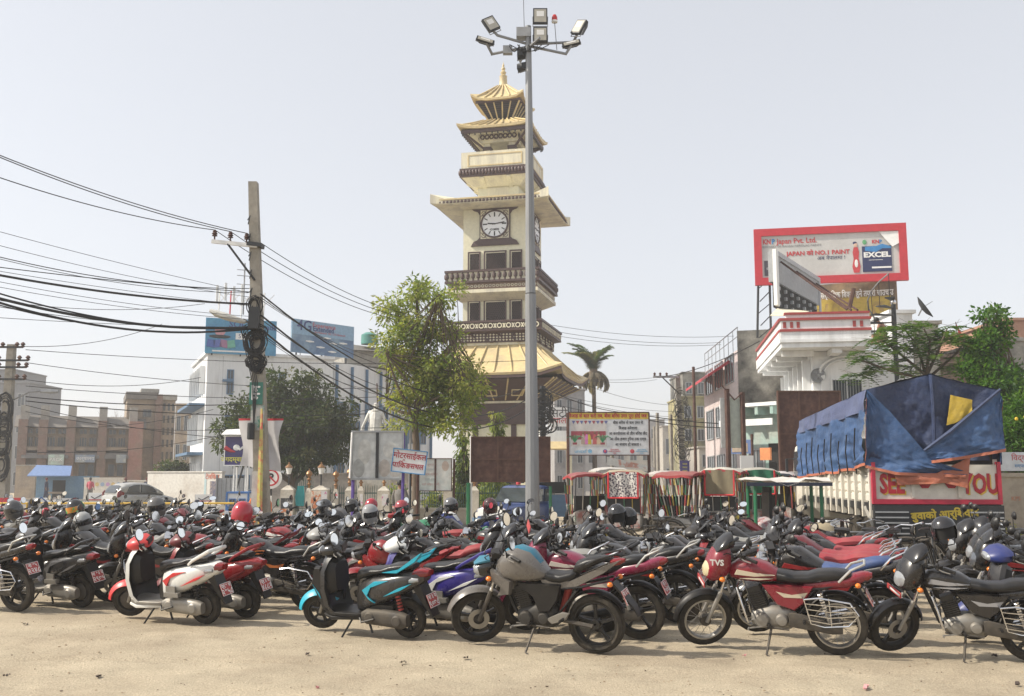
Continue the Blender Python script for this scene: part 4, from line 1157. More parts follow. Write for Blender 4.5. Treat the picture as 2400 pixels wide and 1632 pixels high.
# ------------------------------------------------------------------ far left pole
def pxp(px, py, d): return W(px, py, d)
DL = 42
lp = thing('utility_pole', 'dark utility pole with many insulators at the far left edge', 'utility pole', (W(22, 900, DL).x, DL, 0))
htop = W(22, 808, DL).z
MB(m_pole).rings([[(-w, -w, z), (w, -w, z), (w, w, z), (-w, w, z)] for z, w in ((0, .22), (htop, .14))]).build('shaft', lp, smooth=False)
for y, w in ((815, .55), (846, .8), (862, .75), (890, .7)):
    z = W(22, y, DL).z; a = MB(m_dark).b2(-w, w, -.2, -.12, z - .04, z + .04).build('cross_arm', lp, smooth=False)
    for q in (-w, -w * .55, w * .55, w): MB(m_rust).lathe([(.03, .03), (.1, .08), (.05, .12), (.11, .17), (.05, .25), (.001, .27)], 8, c=(q, -.16, z - .05)).build('insulator', lp)
zl_ = W(0, 945, DL).z
MB(m_steel).tube([(0, -.1, zl_), (.9, -.1, zl_ + .45), (1.4, -.1, zl_ + .5)], .03, 6).build('lamp_arm', lp)
MB(m_grey).loft([(1.35, zl_ + .42, zl_ + .56, .1), (1.7, zl_ + .40, zl_ + .58, .15), (2.1, zl_ + .43, zl_ + .55, .1)], 8).build('lamp_head', lp)
for k in range(34):
    zc = rnd.choice((W(0, 960, DL).z, W(0, 1000, DL).z, W(0, 1040, DL).z, W(0, 1090, DL).z)); a0 = rnd.uniform(0, 6); rr = rnd.uniform(.2, .55)
    MB(m_cable).tube([(rr * cos(a0 + t * .6) * .7, -.28, zc + rr * 1.3 * sin(a0 + t * .6)) for t in range(9)], .03, 4).build('cable_tangle', lp)
# ------------------------------------------------------------------ overhead cables
def cable(a, b, sag, r, label, grp='overhead cables'):
    a, b = Vector(a), Vector(b); n = 18
    o = MB(m_cable).tube([a.lerp(b, i / n) - Vector((0, 0, sag * 4 * (i / n) * (1 - i / n))) for i in range(n + 1)], r, 5).build('overhead_cable')
    return tag(o, label, 'cable', grp)
PL = UP.location
def pole_pt(y, dx=0): return Vector((PL.x + ux(uz(y)) + dx, DP - .2, uz(y)))
DLf = 19
for k, (p, y) in enumerate(zip(INS, (404, 348, 350))):
    cable(W(-60, (404, 352, 348)[k] - 8, DLf), p, .15, .011, ('lowest of three thin power lines rising left from the cross arm', 'middle thin power line rising left from the cross arm', 'topmost thin power line rising left from the cross arm')[k])
    cable(p, W((905, 930, 950)[k] + 20, (748, 745, 740)[k], 34), .3, .010, ('thin line from outer insulator towards the pale green tree', 'thin line from middle insulator towards the pale green tree', 'thin line from inner insulator towards the pale green tree')[k])
lft = [(533, 690, .05, .006), (566, 700, .1, .006), (594, 680, .2, .010), (598, 690, .2, .007), (625, 688, .05, .010), (632, 720, .05, .006), (640, 716, .12, .026), (655, 745, .1, .006), (668, 752, .1, .006), (676, 772, .28, .018), (690, 770, .25, .032), (697, 772, .35, .026), (705, 775, .3, .014), (716, 776, .12, .007), (747, 770, .05, .006)]
nm_ = ['first', 'second', 'third', 'fourth', 'fifth', 'sixth', 'seventh', 'eighth', 'ninth', 'tenth', 'eleventh', 'twelfth', 'thirteenth', 'fourteenth', 'fifteenth']
for k, (y0, y1, s, r) in enumerate(lft):
    cable(W(-60, y0 - 6, DLf), pole_pt(y1, -.12), s, r, '%s black cable running left from the concrete pole, %s from the top' % ('thick' if r > .012 else 'thin', nm_[k]))
rgt = [(692, (1240, 905), 44, 1.4, .020), (700, (1010, 868), 46, .6, .011), (706, (960, 840), 46, .5, .008), (742, (1238, 935), 44, 1.5, .024), (752, (1100, 905), 46, 1.0, .010), (775, (1236, 958), 44, 1.6, .026), (785, (1000, 915), 50, .8, .010), (790, (940, 900), 52, .7, .008)]
for k, (y0, (px, py), d, s, r) in enumerate(rgt):
    cable(pole_pt(y0, .14), W(px, py, d), s, r, '%s black cable drooping right from the concrete pole, %s from the top' % ('thick' if r > .012 else 'thin', nm_[k]))
far = [((0, 705), (480, 712)), ((50, 812), (380, 760)), ((60, 820), (1240, 845)), ((60, 850), (900, 910)), ((60, 905), (1000, 925)), ((60, 940), (900, 968)), ((60, 950), (640, 1030)), ((60, 965), (560, 1005)), ((60, 1060), (560, 1010)), ((60, 930), (740, 935)), ((480, 1008), (950, 935)), ((600, 995), (1200, 975)), ((60, 890), (470, 885)), ((60, 1000), (500, 960))]
for k, ((x0, y0), (x1, y1)) in enumerate(far):
    cable(W(x0, y0, DL), W(x1, y1, 50), .35, .014 if k not in (5, 9) else .022, 'dark street cable from the far left pole, %s of fourteen' % (nm_[k] if k < 14 else ''), 'street cables at left')
for k, (x0, y0, x1, y1, d0, d1) in enumerate(((1290, 762, 1720, 788, 56, 60), (1290, 775, 1690, 803, 56, 60), (1290, 785, 1690, 808, 56, 60), (1300, 880, 1540, 890, 55, 75), (1310, 885, 1600, 875, 55, 75), (1380, 905, 1600, 950, 58, 70), (1290, 920, 1610, 965, 55, 70), (1240, 912, 1600, 978, 45, 70), (1262, 940, 1640, 985, 45, 60), (1500, 972, 1900, 985, 45, 48), (1520, 985, 1850, 990, 45, 48), (1540, 885, 1780, 800, 60, 46), (1275, 965, 1330, 968, 40, 42), (1255, 900, 1480, 968, 44, 60))):
    cable(W(x0, y0, d0), W(x1, y1, d1), .3, .012 if k < 9 else .022, 'dark cable across the street right of the tower, %s from the top' % nm_[k], 'street cables at right')
# ------------------------------------------------------------------ building kit
def building(name, label, a, b, cat='building', depth=8.0):
    """frame with origin below a, x axis towards b, y axis away from the camera; a, b are ground points"""
    a, b = Vector((a.x, a.y, 0)), Vector((b.x, b.y, 0)); d = b - a
    o = thing(name, label, cat, a, math.atan2(d.y, d.x)); return o, d.length
def win(par, x0, x1, z0, z1, y=0.0, mt=None, fm=None, nm='window', bars=1, dep=.12):
    """window: recess frame standing proud, dark pane, mullions"""
    f = MB(fm or m_white); t = min(.07, (x1 - x0) * .12)
    for q in ((x0, x0 + t, z0, z1), (x1 - t, x1, z0, z1), (x0 + t, x1 - t, z1 - t, z1), (x0 + t, x1 - t, z0, z0 + t)): f.b2(q[0], q[1], y - .05, y + .03, q[2], q[3])
    for k in range(bars):
        c = x0 + (x1 - x0) * (k + 1) / (bars + 1); f.b2(c - t * .35, c + t * .35, y - .035, y + .03, z0 + t, z1 - t)
    o = f.build(nm, par, smooth=False)
    MB(mt or m_glass).b2(x0 + t, x1 - t, y - .006, y + .03, z0 + t, z1 - t).build('pane', o, smooth=False)
    return o
# white telecom block at left
a = W(476, 1100, 65); b = W(775, 1100, 68.3)
TB, L1 = building('office_block', 'long white office block with blue trim and two rooftop billboards', a, b)
ht = W(476, 830, 65).z
MB(m_whd).b2(0, L1, 0, 9, 0, ht).build('main_wing', TB, smooth=False)
MB(m_whd).b2(-.15, L1 + .1, -.15, 9.15, ht + .002, ht + .2).build('parapet', TB, smooth=False)
for z in (3.2, 6.4): MB(m_blue).b2(-1.0, -.002, .5, 9, z, z + .18).build('sunshade', TB, smooth=False)
for i in range(7):
    for z in (.8, 4.0, 7.2):
        MB(m_whd).b2(-.35, -.003, .9 + i * 1.15, 1.0 + i * 1.15, z, z + 1.9).build('window_fin', TB, smooth=False)
        f = MB(m_glass).b2(-.03, -.004, 1.05 + i * 1.15, 1.95 + i * 1.15, z + .1, z + 1.7).build('window', TB, smooth=False)
sc2 = L1 / (775 - 476)
for (x0, x1, y0, y1) in ((522, 538, 868, 891), (522, 538, 897, 926), (643, 657, 872, 893), (711, 726, 874, 897), (520, 538, 975, 1005)):
    win(TB, (x0 - 476) * sc2, (x1 - 476) * sc2, W(0, y1, 66).z, W(0, y0, 66).z, fm=m_blue, bars=1)
MB(m_blue).b2(1.0, 1.7, -.3, -.004, W(0, 897, 66).z, W(0, 892, 66).z).build('window_hood', TB, smooth=False)
for i in range(3): MB(mat('facade_joint', (.5, .5, .5), r=.9)).b2(1.0 + 2.6 * i, 1.03 + 2.6 * i, -.008, .004, .3, ht - .1).build('expansion_joint', TB, smooth=False)
MB(m_blue).b2(0.0, L1, -.06, -.003, 0, .9).build('plinth', TB, smooth=False)
for i in range(4): win(TB, .4 + i * .9, 1.2 + i * .9, .95, 1.9, fm=m_blue)
a2 = W(778, 1100, 68.5); b2p = W(1010, 1100, 80)
d2 = Vector((b2p.x - a2.x, b2p.y - a2.y, 0)); L2 = d2.length
WG = link_obj('rear_wing', MB(m_whd).b2(0, L2, 0, 8, 0, ht - .1).mesh('rear_wing', smooth=False), TB, M=TB.matrix_basis.inverted() @ (T(a2.x, a2.y, 0) @ RZ(math.atan2(d2.y, d2.x))))
TB.matrix_basis
for k in range(8):
    x = .2 + (L2 - .4) * k / 7
    MB(m_blue).b2(x - .05, x + .05, -.2, -.003, 0, ht - .3).build('blue_fin', WG, smooth=False)
    if k < 7:
        for (z0, z1) in ((1.0, 2.6), (4.3, 5.6), (6.0, 6.9)):
            win(WG, x + .35, x + .35 + (L2 / 7) * .42, z0, z1 * .98 + .2, fm=m_blue, bars=1)
# masonry hut and tank on the roof
MB(m_conc).b2(L1 + 1.5, L1 + 6.0, 3, 7, ht + .0, ht + 1.1).build('roof_hut', TB, smooth=False)
MB(m_tile).rings([[(L1 + 1.0, 2.5, ht + 1.1), (L1 + 6.4, 2.5, ht + 1.1), (L1 + 6.4, 7.5, ht + 1.1), (L1 + 1.0, 7.5, ht + 1.1)], [(L1 + 1.0, 4.8, ht + 1.9), (L1 + 6.4, 4.8, ht + 1.5), (L1 + 6.4, 5.2, ht + 1.5), (L1 + 1.0, 5.2, ht + 1.9)]]).build('hut_roof', TB, smooth=False)
MB(mat('green_tank', (.08, .26, .22), r=.4)).lathe([(.001, .9), (.3, .88), (.6, .7), (.62, 0), (.001, 0)], 16, c=(L1 + 3.6, 4, ht + 1.75)).build('water_tank', TB)
for (x, z1) in ((L1 + .6, 2.6), (L1 - 1.5, 2.0), (L1 + 4.2, 2.8)): MB(m_steel).tube([(x, 4, ht), (x, 4, ht + z1)], .04, 5).build('antenna_pole', TB)
# antenna frame over the billboard
for k in range(5):
    x = .7 + k * .75
    MB(m_redp if k % 2 else m_white).tube([(x, 1.5, ht), (x + .1, 1.5, ht + 4.6)], .05, 5).build('antenna_mast', TB)
    MB(m_white).tube([(x, 1.45, ht + 3.6), (x + .75, 1.45, ht + 4.5)], .03, 4).tube([(x + .75, 1.45, ht + 3.6), (x, 1.45, ht + 4.5)], .03, 4).build('lattice_brace', TB)
for k in range(6): MB(m_white).loft([(-.08, 0, 1.3, .07), (.08, 0, 1.3, .07)], 8, M=T(.6 + k * .55, 1.2, ht + 3.6 + .2 * (k % 2))).build('antenna_panel', TB)
MB(m_steel).tube([(2.4, 1.5, ht + 3), (2.4, 1.5, ht + 6.6)], .05, 5).build('antenna_mast', TB)
for z in (5.1, 5.7, 6.1): MB(m_steel).tube([(1.9, 1.5, ht + z), (2.9, 1.5, ht + z)], .03, 4).build('aerial_rod', TB)
# rooftop billboards
def screen(par, x0, x1, z0, z1, y, base, bands=()):
    o = MB(base).b2(x0, x1, y, y + .12, z0, z1).build('advert_panel', par, smooth=False)
    return o
def hoarding(label, p0, p1, d0, d1, base, frame=None, cat='billboard', name='billboard'):
    """free-standing board between two top corners given as (px, ytop, ybottom) at depths d0, d1; x along the board"""
    A, Bq = W(p0[0], p0[1], d0), W(p1[0], p1[1], d1)
    zb = (W(p0[0], p0[2], d0).z + W(p1[0], p1[2], d1).z) / 2; zt_ = (A.z + Bq.z) / 2
    d = Vector((Bq.x - A.x, Bq.y - A.y, 0))
    o = thing(name, label, cat, (A.x, A.y, 0), math.atan2(d.y, d.x))
    MB(base).b2(0, d.length, 0, .12, zb, zt_).build('advert_panel', o, smooth=False)
    return o, d.length, zb, zt_
m_adblue = mat('advert_blue', (.06, .25, .44), r=.5, c2=(.10, .36, .54), c2s=.35)
o, L, zb, z1 = hoarding('blue rooftop billboard with cartoon dice on the white office block', (483, 748, 830), (649, 750, 832), 64.6, 66.3, m_adblue)
def at_b(L, zb, z1, u, v): return (L * u, zb + (z1 - zb) * v)
x, z = at_b(L, zb, z1, .55, .84); text('SOCIAL', .62, mat('ad_navy', (.03, .05, .2)), o, T(x, -.01, z) @ FACE, bold=.01)
text('ads', .5, mat('ad_navy', ()), o, T(L * .92, -.01, z - .1) @ FACE, bold=.01)
for k, (u, c) in enumerate(((.08, (.06, .12, .4)), (.17, (.10, .14, .42)), (.26, (.35, .16, .28)), (.36, (.14, .42, .32)))):
    MB(mat('dice_%d' % k, c, r=.5)).box(0, 0, 0, .5, .04, .5, T(L * u, -.03, zb + (z1 - zb) * .28) @ RY(R(10 * (-1) ** k))).build('dice_print', o, smooth=False)
MB(m_white).b2(L * .42, L * .62, -.02, -.003, zb + (z1 - zb) * .42, zb + (z1 - zb) * .60).build('offer_box', o, smooth=False)
text('5 %', .4, mat('ad_navy', ()), o, T(L * .52, -.022, zb + (z1 - zb) * .51) @ FACE)
MB(mat('ad_pink', (.6, .3, .35))).ball((L * .2, -.02, zb + (z1 - zb) * .63), .35, .03, .3).m(m_dark).ball((L * .2, -.025, zb + (z1 - zb) * .48), .7, .03, .12).build('figure_print', o)
MB(m_white).b2(L * .1, L * .6, -.016, -.003, zb + .12, zb + .22).build('caption_strip', o, smooth=False)
for u in (.1, .5, .9): MB(m_dark).tube([(L * u, .2, zb - .1), (L * u, .2, z1 - .1)], .06, 4).tube([(L * u, .2, z1 - .3), (L * u, 2.2, ht)], .04, 4).build('board_strut', o)
m_adb2 = mat('advert_sea', (.08, .16, .30), r=.5, c2=(.24, .36, .46), c2s=.30)
o, L, zb, z1 = hoarding('pale blue rooftop billboard lettered 4G Experience Extended', (685, 750, 830), (830, 763, 836), 67, 71, m_adb2)
MB(mat('ad_sky', (.24, .40, .56), r=.5)).b2(.004, L - .004, -.012, -.002, zb + (z1 - zb) * .55, z1 - .01).build('sky_print', o, smooth=False)
text('4G', 1.0, mat('ad_navy', ()), o, T(L * .19, -.03, zb + (z1 - zb) * .82) @ FACE, bold=.02)
text('Experience', .45, m_redp, o, T(L * .5, -.03, zb + (z1 - zb) * .88) @ FACE)
text('Extended', .48, mat('ad_navy', ()), o, T(L * .49, -.03, zb + (z1 - zb) * .77) @ FACE, bold=.01)
text('the Network  4G / LTE Network', .2, m_redp, o, T(L * .6, -.03, zb + (z1 - zb) * .67) @ FACE)
for u, v in ((.28, .36), (.45, .22), (.55, .52), (.66, .38), (.82, .42), (.64, .12)): MB(m_white).loft([(-.35, 0, .06, .02), (0, -.05, .1, .02), (.35, 0, .06, .02)], 8, M=T(L * u, -.02, zb + (z1 - zb) * v)).build('boat_print', o)
for u in (.1, .5, .9): MB(m_dark).tube([(L * u, .2, ht), (L * u, .2, z1 - .1)], .06, 4).build('board_strut', o)
# ------------------------------------------------------------------ brick government block at far left
a = W(36, 1100, 88); b = W(330, 1100, 92)
BR, LB = building('brick_building', 'weathered pink and brown building with concrete grid and grey tiled roof', a, b)
def bz(y, d=89): return W(0, y, d).z
s_ = LB / (330 - 36); fx = lambda px: (px - 36) * s_
MB(m_ochre).b2(0, LB, .4, 8, 0, bz(1000)).build('main_wall', BR, smooth=False)
MB(m_tile).rings([[(-.3, -.5, bz(1002)), (LB + .3, -.5, bz(1002)), (LB + .3, .6, bz(1002)), (-.3, .6, bz(1002))], [(-.3, 1.8, bz(972)), (LB + .3, 1.8, bz(972)), (LB + .3, 2.2, bz(972)), (-.3, 2.2, bz(972))]]).build('tiled_roof', BR, smooth=False)
bays = [(54, 92), (100, 150), (176, 222), (246, 292)]
for px in (48, 94, 158, 232, 306):
    MB(m_brkr if px < 290 else mat('pink_wash', (.33, .18, .15), r=.9, c2=(.3, .2, .16), c2s=.8)).b2(fx(px) - .35, fx(px + (8 if px < 290 else 22)) + .1, -.75, .42, 0, bz(985)).build('pier', BR, smooth=False)
    MB(m_conc).b2(fx(px) - .3, fx(px + 8) + .1, .5, 1.6, bz(1000), bz(950)).build('roof_stub', BR, smooth=False)
for x0, x1 in bays:
    for r_, (y0, y1) in enumerate(((1003, 1018), (1023, 1047))):
        for h in range(2):
            xa = fx(x0) + (fx(x1) - fx(x0)) * h / 2
            win(BR, xa + .05, xa + (fx(x1) - fx(x0)) / 2 - .05, bz(y1), bz(y0), y=.4, fm=m_ochre, bars=2 if r_ else 1)
    MB(m_ochre).b2(fx(x0) - .1, fx(x1) + .1, -.5, .38, bz(1056), bz(1048)).build('window_ledge', BR, smooth=False)
    MB(m_tile).rings([[(fx(x0) - .2, -1.0, bz(1075)), (fx(x1) + .2, -1.0, bz(1075)), (fx(x1) + .2, .38, bz(1066)), (fx(x0) - .2, .38, bz(1066))], [(fx(x0) - .2, -.6, bz(1062)), (fx(x1) + .2, -.6, bz(1062)), (fx(x1) + .2, .38, bz(1057)), (fx(x0) - .2, .38, bz(1057))]]).build('lean_to_roof', BR, smooth=False)
    for h in range(3): win(BR, fx(x0) + .1 + h * .75, fx(x0) + .75 + h * .75, bz(1118), bz(1086), y=.4, fm=m_ochre, bars=0)
# stair tower
def fx2(px): return (px - 36) * s_
MB(m_ochre).b2(fx2(290), fx2(412), 1.5, 9, 0, bz(928)).build('stair_tower', BR, smooth=False)
MB(m_brkr).b2(fx2(360), fx2(378), 1.0, 1.48, 0, bz(915)).build('tower_pier', BR, smooth=False)
MB(m_tile).b2(fx2(286), fx2(364), .9, 9.2, bz(928) + .01, bz(911)).build('tower_cap', BR, smooth=False)
MB(m_conc).b2(fx2(372), fx2(415), 1.1, 9, bz(928) + .01, bz(915)).build('tower_cap', BR, smooth=False)
MB(m_conc).b2(fx2(324), fx2(370), 2, 8, bz(910), bz(900)).build('roof_tank', BR, smooth=False)
for r_ in range(6):
    for k in range(3):
        y = 935 + r_ * 30; xa = fx2(378) + k * (fx2(412) - fx2(378)) / 3
        win(BR, xa + .08, xa + (fx2(412) - fx2(378)) / 3 - .05, bz(y + 20), bz(y), y=1.5, fm=m_ochre, bars=0)
win(BR, fx2(330), fx2(352), bz(972), bz(952), y=1.5, fm=m_tile)
for px, py, w, h, c, s in ((195, 1075, 46, 18, (.22, .28, .38), 'कार्यालय'), (128, 1078, 36, 24, (.50, .62, .55), 'PACK'), (280, 1075, 24, 20, (.25, .3, .36), '')):
    q = MB(mat('shop_board_%d' % px, c, r=.7, c2=(.4, .42, .4), c2s=2)).b2(fx(px) - w * s_ / 2, fx(px) + w * s_ / 2, -1.1, -1.03, bz(py + h / 2), bz(py - h / 2)).build('sign_board', BR, smooth=False)
    if s: text(s, .42, m_white, q, T(fx(px), -1.105, bz(py)) @ FACE)
# grey tower far left and dim blocks behind
def block(label, x0, x1, ytop, d, mt, rows=3, cols=3, depth=8, name='building', fm=None, rail=False, skip=.0, wy=None):
    a = W(x0, 1110, d); b = W(x1, 1110, d); o, L = building(name, label, a, b)
    h = W(x0, ytop, d).z
    MB(mt).b2(0, L, 0, depth, 0, h).build('wall', o, smooth=False)
    MB(mt).b2(-.12, L + .12, -.12, depth, h + .002, h + .14).build('roof_slab', o, smooth=False)
    for r_ in range(rows):
        for k in range(cols):
            if rnd.random() < skip: continue
            z0 = .8 + r_ * (h - .6) / rows; w = L / cols
            win(o, k * w + w * .22, k * w + w * .78, z0, z0 + (h / rows) * .5, fm=fm or m_grey, bars=1)
    if rail:
        for k in range(8): MB(m_steel).tube([(L * k / 7, .1, h + .14), (L * k / 7, .1, h + 1.0)], .02, 4).build('railing_post', o)
        MB(m_steel).tube([(0, .1, h + 1.0), (L, .1, h + 1.0)], .025, 4).build('railing_bar', o)
    return o, L, h
block('grey concrete block behind the far left utility pole', -40, 55, 898, 110, mat('grey_block', (.22, .225, .24), r=.9), 4, 3)
block('taller grey block at the far left edge', -60, 20, 868, 118, mat('grey_block', ()), 5, 2)
block('low brown building between brick tower and white office block', 405, 440, 950, 84, m_ochre, 3, 2)
# kiosk, walls along the road
KD = 80
kz = lambda y, d=KD: W(0, y, d).z
a = W(84, 1150, KD); b = W(195, 1150, KD)
KI, LK = building('kiosk', 'small blue kiosk with slanting blue tin roof beside beige wall', a, b, cat='kiosk')
kb_ = mat('kiosk_blue', (.10, .20, .32), r=.7, c2=(.14, .24, .33), c2s=.8)
MB(kb_).b2(0, LK, 0, 3, 0, kz(1116)).build('kiosk_wall', KI, smooth=False)
MB(mat('kiosk_roof', (.13, .21, .40), r=.6)).rings([[(-.2, -1.2, kz(1117)), (LK * .85, -1.2, kz(1117)), (LK * .85, -1.2, kz(1115)), (-.2, -1.2, kz(1115))], [(-.2, .3, kz(1092)), (LK * .7, .3, kz(1094)), (LK * .7, .3, kz(1092)), (-.2, .3, kz(1090))]]).build('kiosk_roof', KI, smooth=False)
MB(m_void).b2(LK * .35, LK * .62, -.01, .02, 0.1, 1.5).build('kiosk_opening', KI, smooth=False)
MB(m_ochre).b2(LK * .3, LK * .66, -1.0, -.4, .45, .6).build('kiosk_bench', KI, smooth=False)
def wall(label, x0, x1, ytop, d, mt, th=.25, cope=None, name='wall', d1=None):
    a = W(x0, 1120, d); b = W(x1, 1120, d1 or d); o, L = building(name, label, a, b, cat='wall'); h = W(0, ytop, d).z
    MB(mt).b2(0, L, 0, th, 0, h).build('wall_face', o, smooth=False)
    MB(cope or mt).b2(-.05, L + .05, -.05, th + .05, h + .002, h + .08).build('coping', o, smooth=False)
    return o, L, h
wall('beige plastered wall left of the blue kiosk', 36, 83, 1092, 82, m_ochre, cope=m_conc)
m_dw = mat('dirty_white_wall', (.66, .63, .57), r=.9, c2=(.45, .39, .32), c2s=.5, c2lo=.5, c2hi=.75, bump=.1)
o, L, h = wall('low white wall with round painted emblems beside the kiosk', 198, 288, 1122, 79, m_dw)
for k in range(6):
    MB(mat('emblem_%d' % (k % 3), ((.5, .3, .5), (.6, .45, .2), (.3, .4, .55))[k % 3])).lathe([(.001, -.012), (.16, -.012), (.16, .0)], 10, 'y', c=(.6 + k * .42, -.002, h - .45)).build('painted_emblem', o)
wall('plain white wall panel behind the dark dressed walkers', 289, 348, 1128, 80, m_dw)
o, L, h = wall('long dirty white compound wall behind the silver car', 346, 520, 1108, 66, m_dw, d1=63)
MB(mat('poster_navy', (.10, .10, .16), r=.6, c2=(.35, .28, .22), c2s=3)).b2(L - .95, L - .45, -.02, .0, .5, 1.5).build('poster', o, smooth=False)
text('टेलिकम', .42, mat('wall_red', (.55, .16, .10)), o, T(L - .8, -.012, h - .28) @ FACE, bold=.008)
MB(mat('wall_stripe', (.42, .55, .56))).b2(L - 1.45, L - 1.28, -.012, -.001, 0, h).build('wall_stripe', o, smooth=False)
wall('grey painted wall with posters behind the park railings', 625, 980, 1112, 58, mat('mural_wall', (.40, .36, .32), r=.9, c2=(.22, .2, .19), c2s=.7, bump=.1))
gt = thing('gate', 'grey metal gate between the white compound wall and posters', 'gate', (W(540, 1150, 62).x, 62, 0))
for k in range(6): MB(m_grey).b2(-.8 + k * .27, -.8 + k * .27 + .24, 0, .06, .1, 1.7).build('gate_board', gt, smooth=False)
for x in (-.9, .83): MB(m_steel).b2(x, x + .09, -.06, .1, 0, 1.9).build('gate_post', gt, smooth=False)
# ------------------------------------------------------------------ right hand side of the street
def sblock(*a, **k): return block(*a, **k)
m_hz = mat('hazy_grey', (.34, .33, .33), r=.9, c2=(.25, .24, .24), c2s=.4)
m_hz2 = mat('hazy_beige', (.42, .39, .34), r=.9, c2=(.30, .27, .25), c2s=.4)
for k, (x0, x1, yt, d, mt, lb) in enumerate((
    (1300, 1372, 915, 82, m_hz, 'grey building with arched top window behind the tower roof'),
    (1330, 1450, 1040, 120, m_hz, 'low dim building far down the street behind the marriage board'),
    (1440, 1530, 1030, 150, m_hz2, 'small distant building at the end of the street'),
    (1505, 1560, 985, 160, m_hz, 'tall narrow hazy building at the end of the street'),
    (1555, 1640, 1000, 130, m_hz2, 'hazy beige building beyond the pole with side arm'),
    (1600, 1690, 932, 95, m_ylw, 'mossy yellow building on the right of the street'),
    (1605, 1690, 875, 100, m_mossy, 'dark stained upper block behind the yellow mossy building'),
    (1640, 1720, 1050, 78, m_hz2, 'small shop building below the pink balcony house'))):
    block(lb, x0, x1, yt, d, mt, max(2, int((1120 - yt) / 45)), 3)
# pinkish house with dark stained end wall
a = W(1655, 1110, 66); b = W(1734, 1110, 54)
PH, LPH = building('house', 'pinkish balcony house with black stained end wall', a, b)
hp = W(1734, 780, 54).z
MB(m_pink).b2(0, LPH, 0, 7, 0, hp - 1.6).build('front_wall', PH, smooth=False)
MB(m_pink).b2(0, LPH - 1, 1, 7, hp - 1.6, hp - .3).build('upper_room', PH, smooth=False)
MB(m_redp).rings([[(0, -1.2, hp - 2.2), (LPH * .8, -1.2, hp - 2.2), (LPH * .8, .2, hp - 1.3), (0, .2, hp - 1.3)], [(0, -1.2, hp - 2.05), (LPH * .8, -1.2, hp - 2.05), (LPH * .8, .2, hp - 1.1), (0, .2, hp - 1.1)]]).build('red_eave', PH, smooth=False)
for r_ in range(3):
    for k in range(3): win(PH, LPH * (.08 + k * .31), LPH * (.31 + k * .31), 1.2 + r_ * 2.9, 3.1 + r_ * 2.9 - (.3 if r_ == 2 else 0), fm=m_grey, bars=2)
for k in range(9): MB(m_steel).tube([(LPH * k / 8, .1, hp - .9), (LPH * k / 8, .1, hp + .3)], .02, 4).build('railing_post', PH)
MB(m_steel).tube([(0, .1, hp + .3), (LPH, .1, hp + .3)], .03, 4).tube([(0, .1, hp - .2), (LPH, .1, hp - .2)], .02, 4).build('railing_bar', PH)
a = W(1734, 1110, 53.9); b = W(1860, 1110, 53)
o, L = building('party_wall', 'black mould stained end wall beside the pinkish house', a, b, cat='wall')
MB(m_mossy).b2(.05, L, .1, 5, 0, hp + .1).build('wall_face', o, smooth=False)
# turquoise building with beams
a = W(1738, 1110, 44); b = W(1850, 1110, 42)
TQ, LT = building('shop_building', 'low turquoise shop building with projecting concrete roof beams', a, b)
ht_ = W(0, 945, 43).z
MB(m_teal).b2(0, LT, 0, 5, 0, ht_ - .4).build('wall', TQ, smooth=False)
MB(m_whd).b2(-.3, LT + .2, -1.0, 5, ht_ - .2, ht_ - .05).build('roof_slab', TQ, smooth=False)
for k in range(4): MB(m_teal).b2(k * LT / 3.2, k * LT / 3.2 + .16, -.95, 0, ht_ - .55, ht_ - .202).build('roof_beam', TQ, smooth=False)
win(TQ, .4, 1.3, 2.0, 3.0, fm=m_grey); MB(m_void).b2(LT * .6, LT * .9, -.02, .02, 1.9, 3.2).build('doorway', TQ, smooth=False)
q = MB(mat('shop_blue', (.09, .14, .30), r=.6)).b2(.3, 1.35, -1.0, -.92, W(0, 1064, 43).z, W(0, 1032, 43).z).build('shop_sign', TQ, smooth=False)
MB(m_ochre).b2(.36, 1.2, -1.02, -1.003, W(0, 1060, 43).z, W(0, 1040, 43).z).build('sign_print', q, smooth=False)
MB(mat('orange_panel', (.6, .22, .08), r=.6)).b2(LT - .62, LT - .1, -1.1, -1.0, W(0, 1080, 43).z, W(0, 1052, 43).z).build('shop_sign', TQ, smooth=False)
MB(m_whd).b2(-.3, LT, -1.05, -.98, W(0, 1000, 43).z, W(0, 985, 43).z).build('awning_board', TQ, smooth=False)
# white villa with deep balcony
a = W(1914, 1110, 37.5); b = W(2046, 1110, 37.2)
VI, LV = building('white_villa', 'white villa with red banded balcony and arched barred window', a, b, cat='house')
vz = lambda y, d=36.2: W(0, y, d).z
MB(m_whd).b2(0, LV + .9, 0, 9, 0, vz(815)).build('wall', VI, smooth=False)
zb = vz(814); zt1 = vz(728)
x0 = (W(1838, 800, 36.2).x - a.x) + .12; x1 = (W(2046, 800, 36).x - a.x) + .12
y0 = -1.35
MB(m_whd).b2(x0, x1, y0, 8.0, zb, zb + .18).build('balcony_slab', VI, smooth=False)
prof = [(vz(806), .0, m_whd), (vz(792), .05, m_whd), (vz(778), .0, m_whd)]
MB(m_whd).b2(x0 - .06, x1 + .05, y0 - .08, y0 + .1, zb + .182, vz(795)).build('fascia_band', VI, smooth=False)
MB(m_whd).b2(x0 - .02, x1, y0 - .03, y0 + .1, vz(795) + .002, vz(777)).build('fascia_band', VI, smooth=False)
MB(mat('villa_red', (.36, .06, .055), r=.6, var=.1)).b2(x0 - .05, x1 + .02, y0 - .07, y0 + .12, vz(777) + .002, vz(771)).build('red_band', VI, smooth=False)
vr = mat('villa_red', ())
MB(m_whd).b2(x0, x1, y0, y0 + .1, vz(771) + .002, vz(751)).build('parapet', VI, smooth=False)
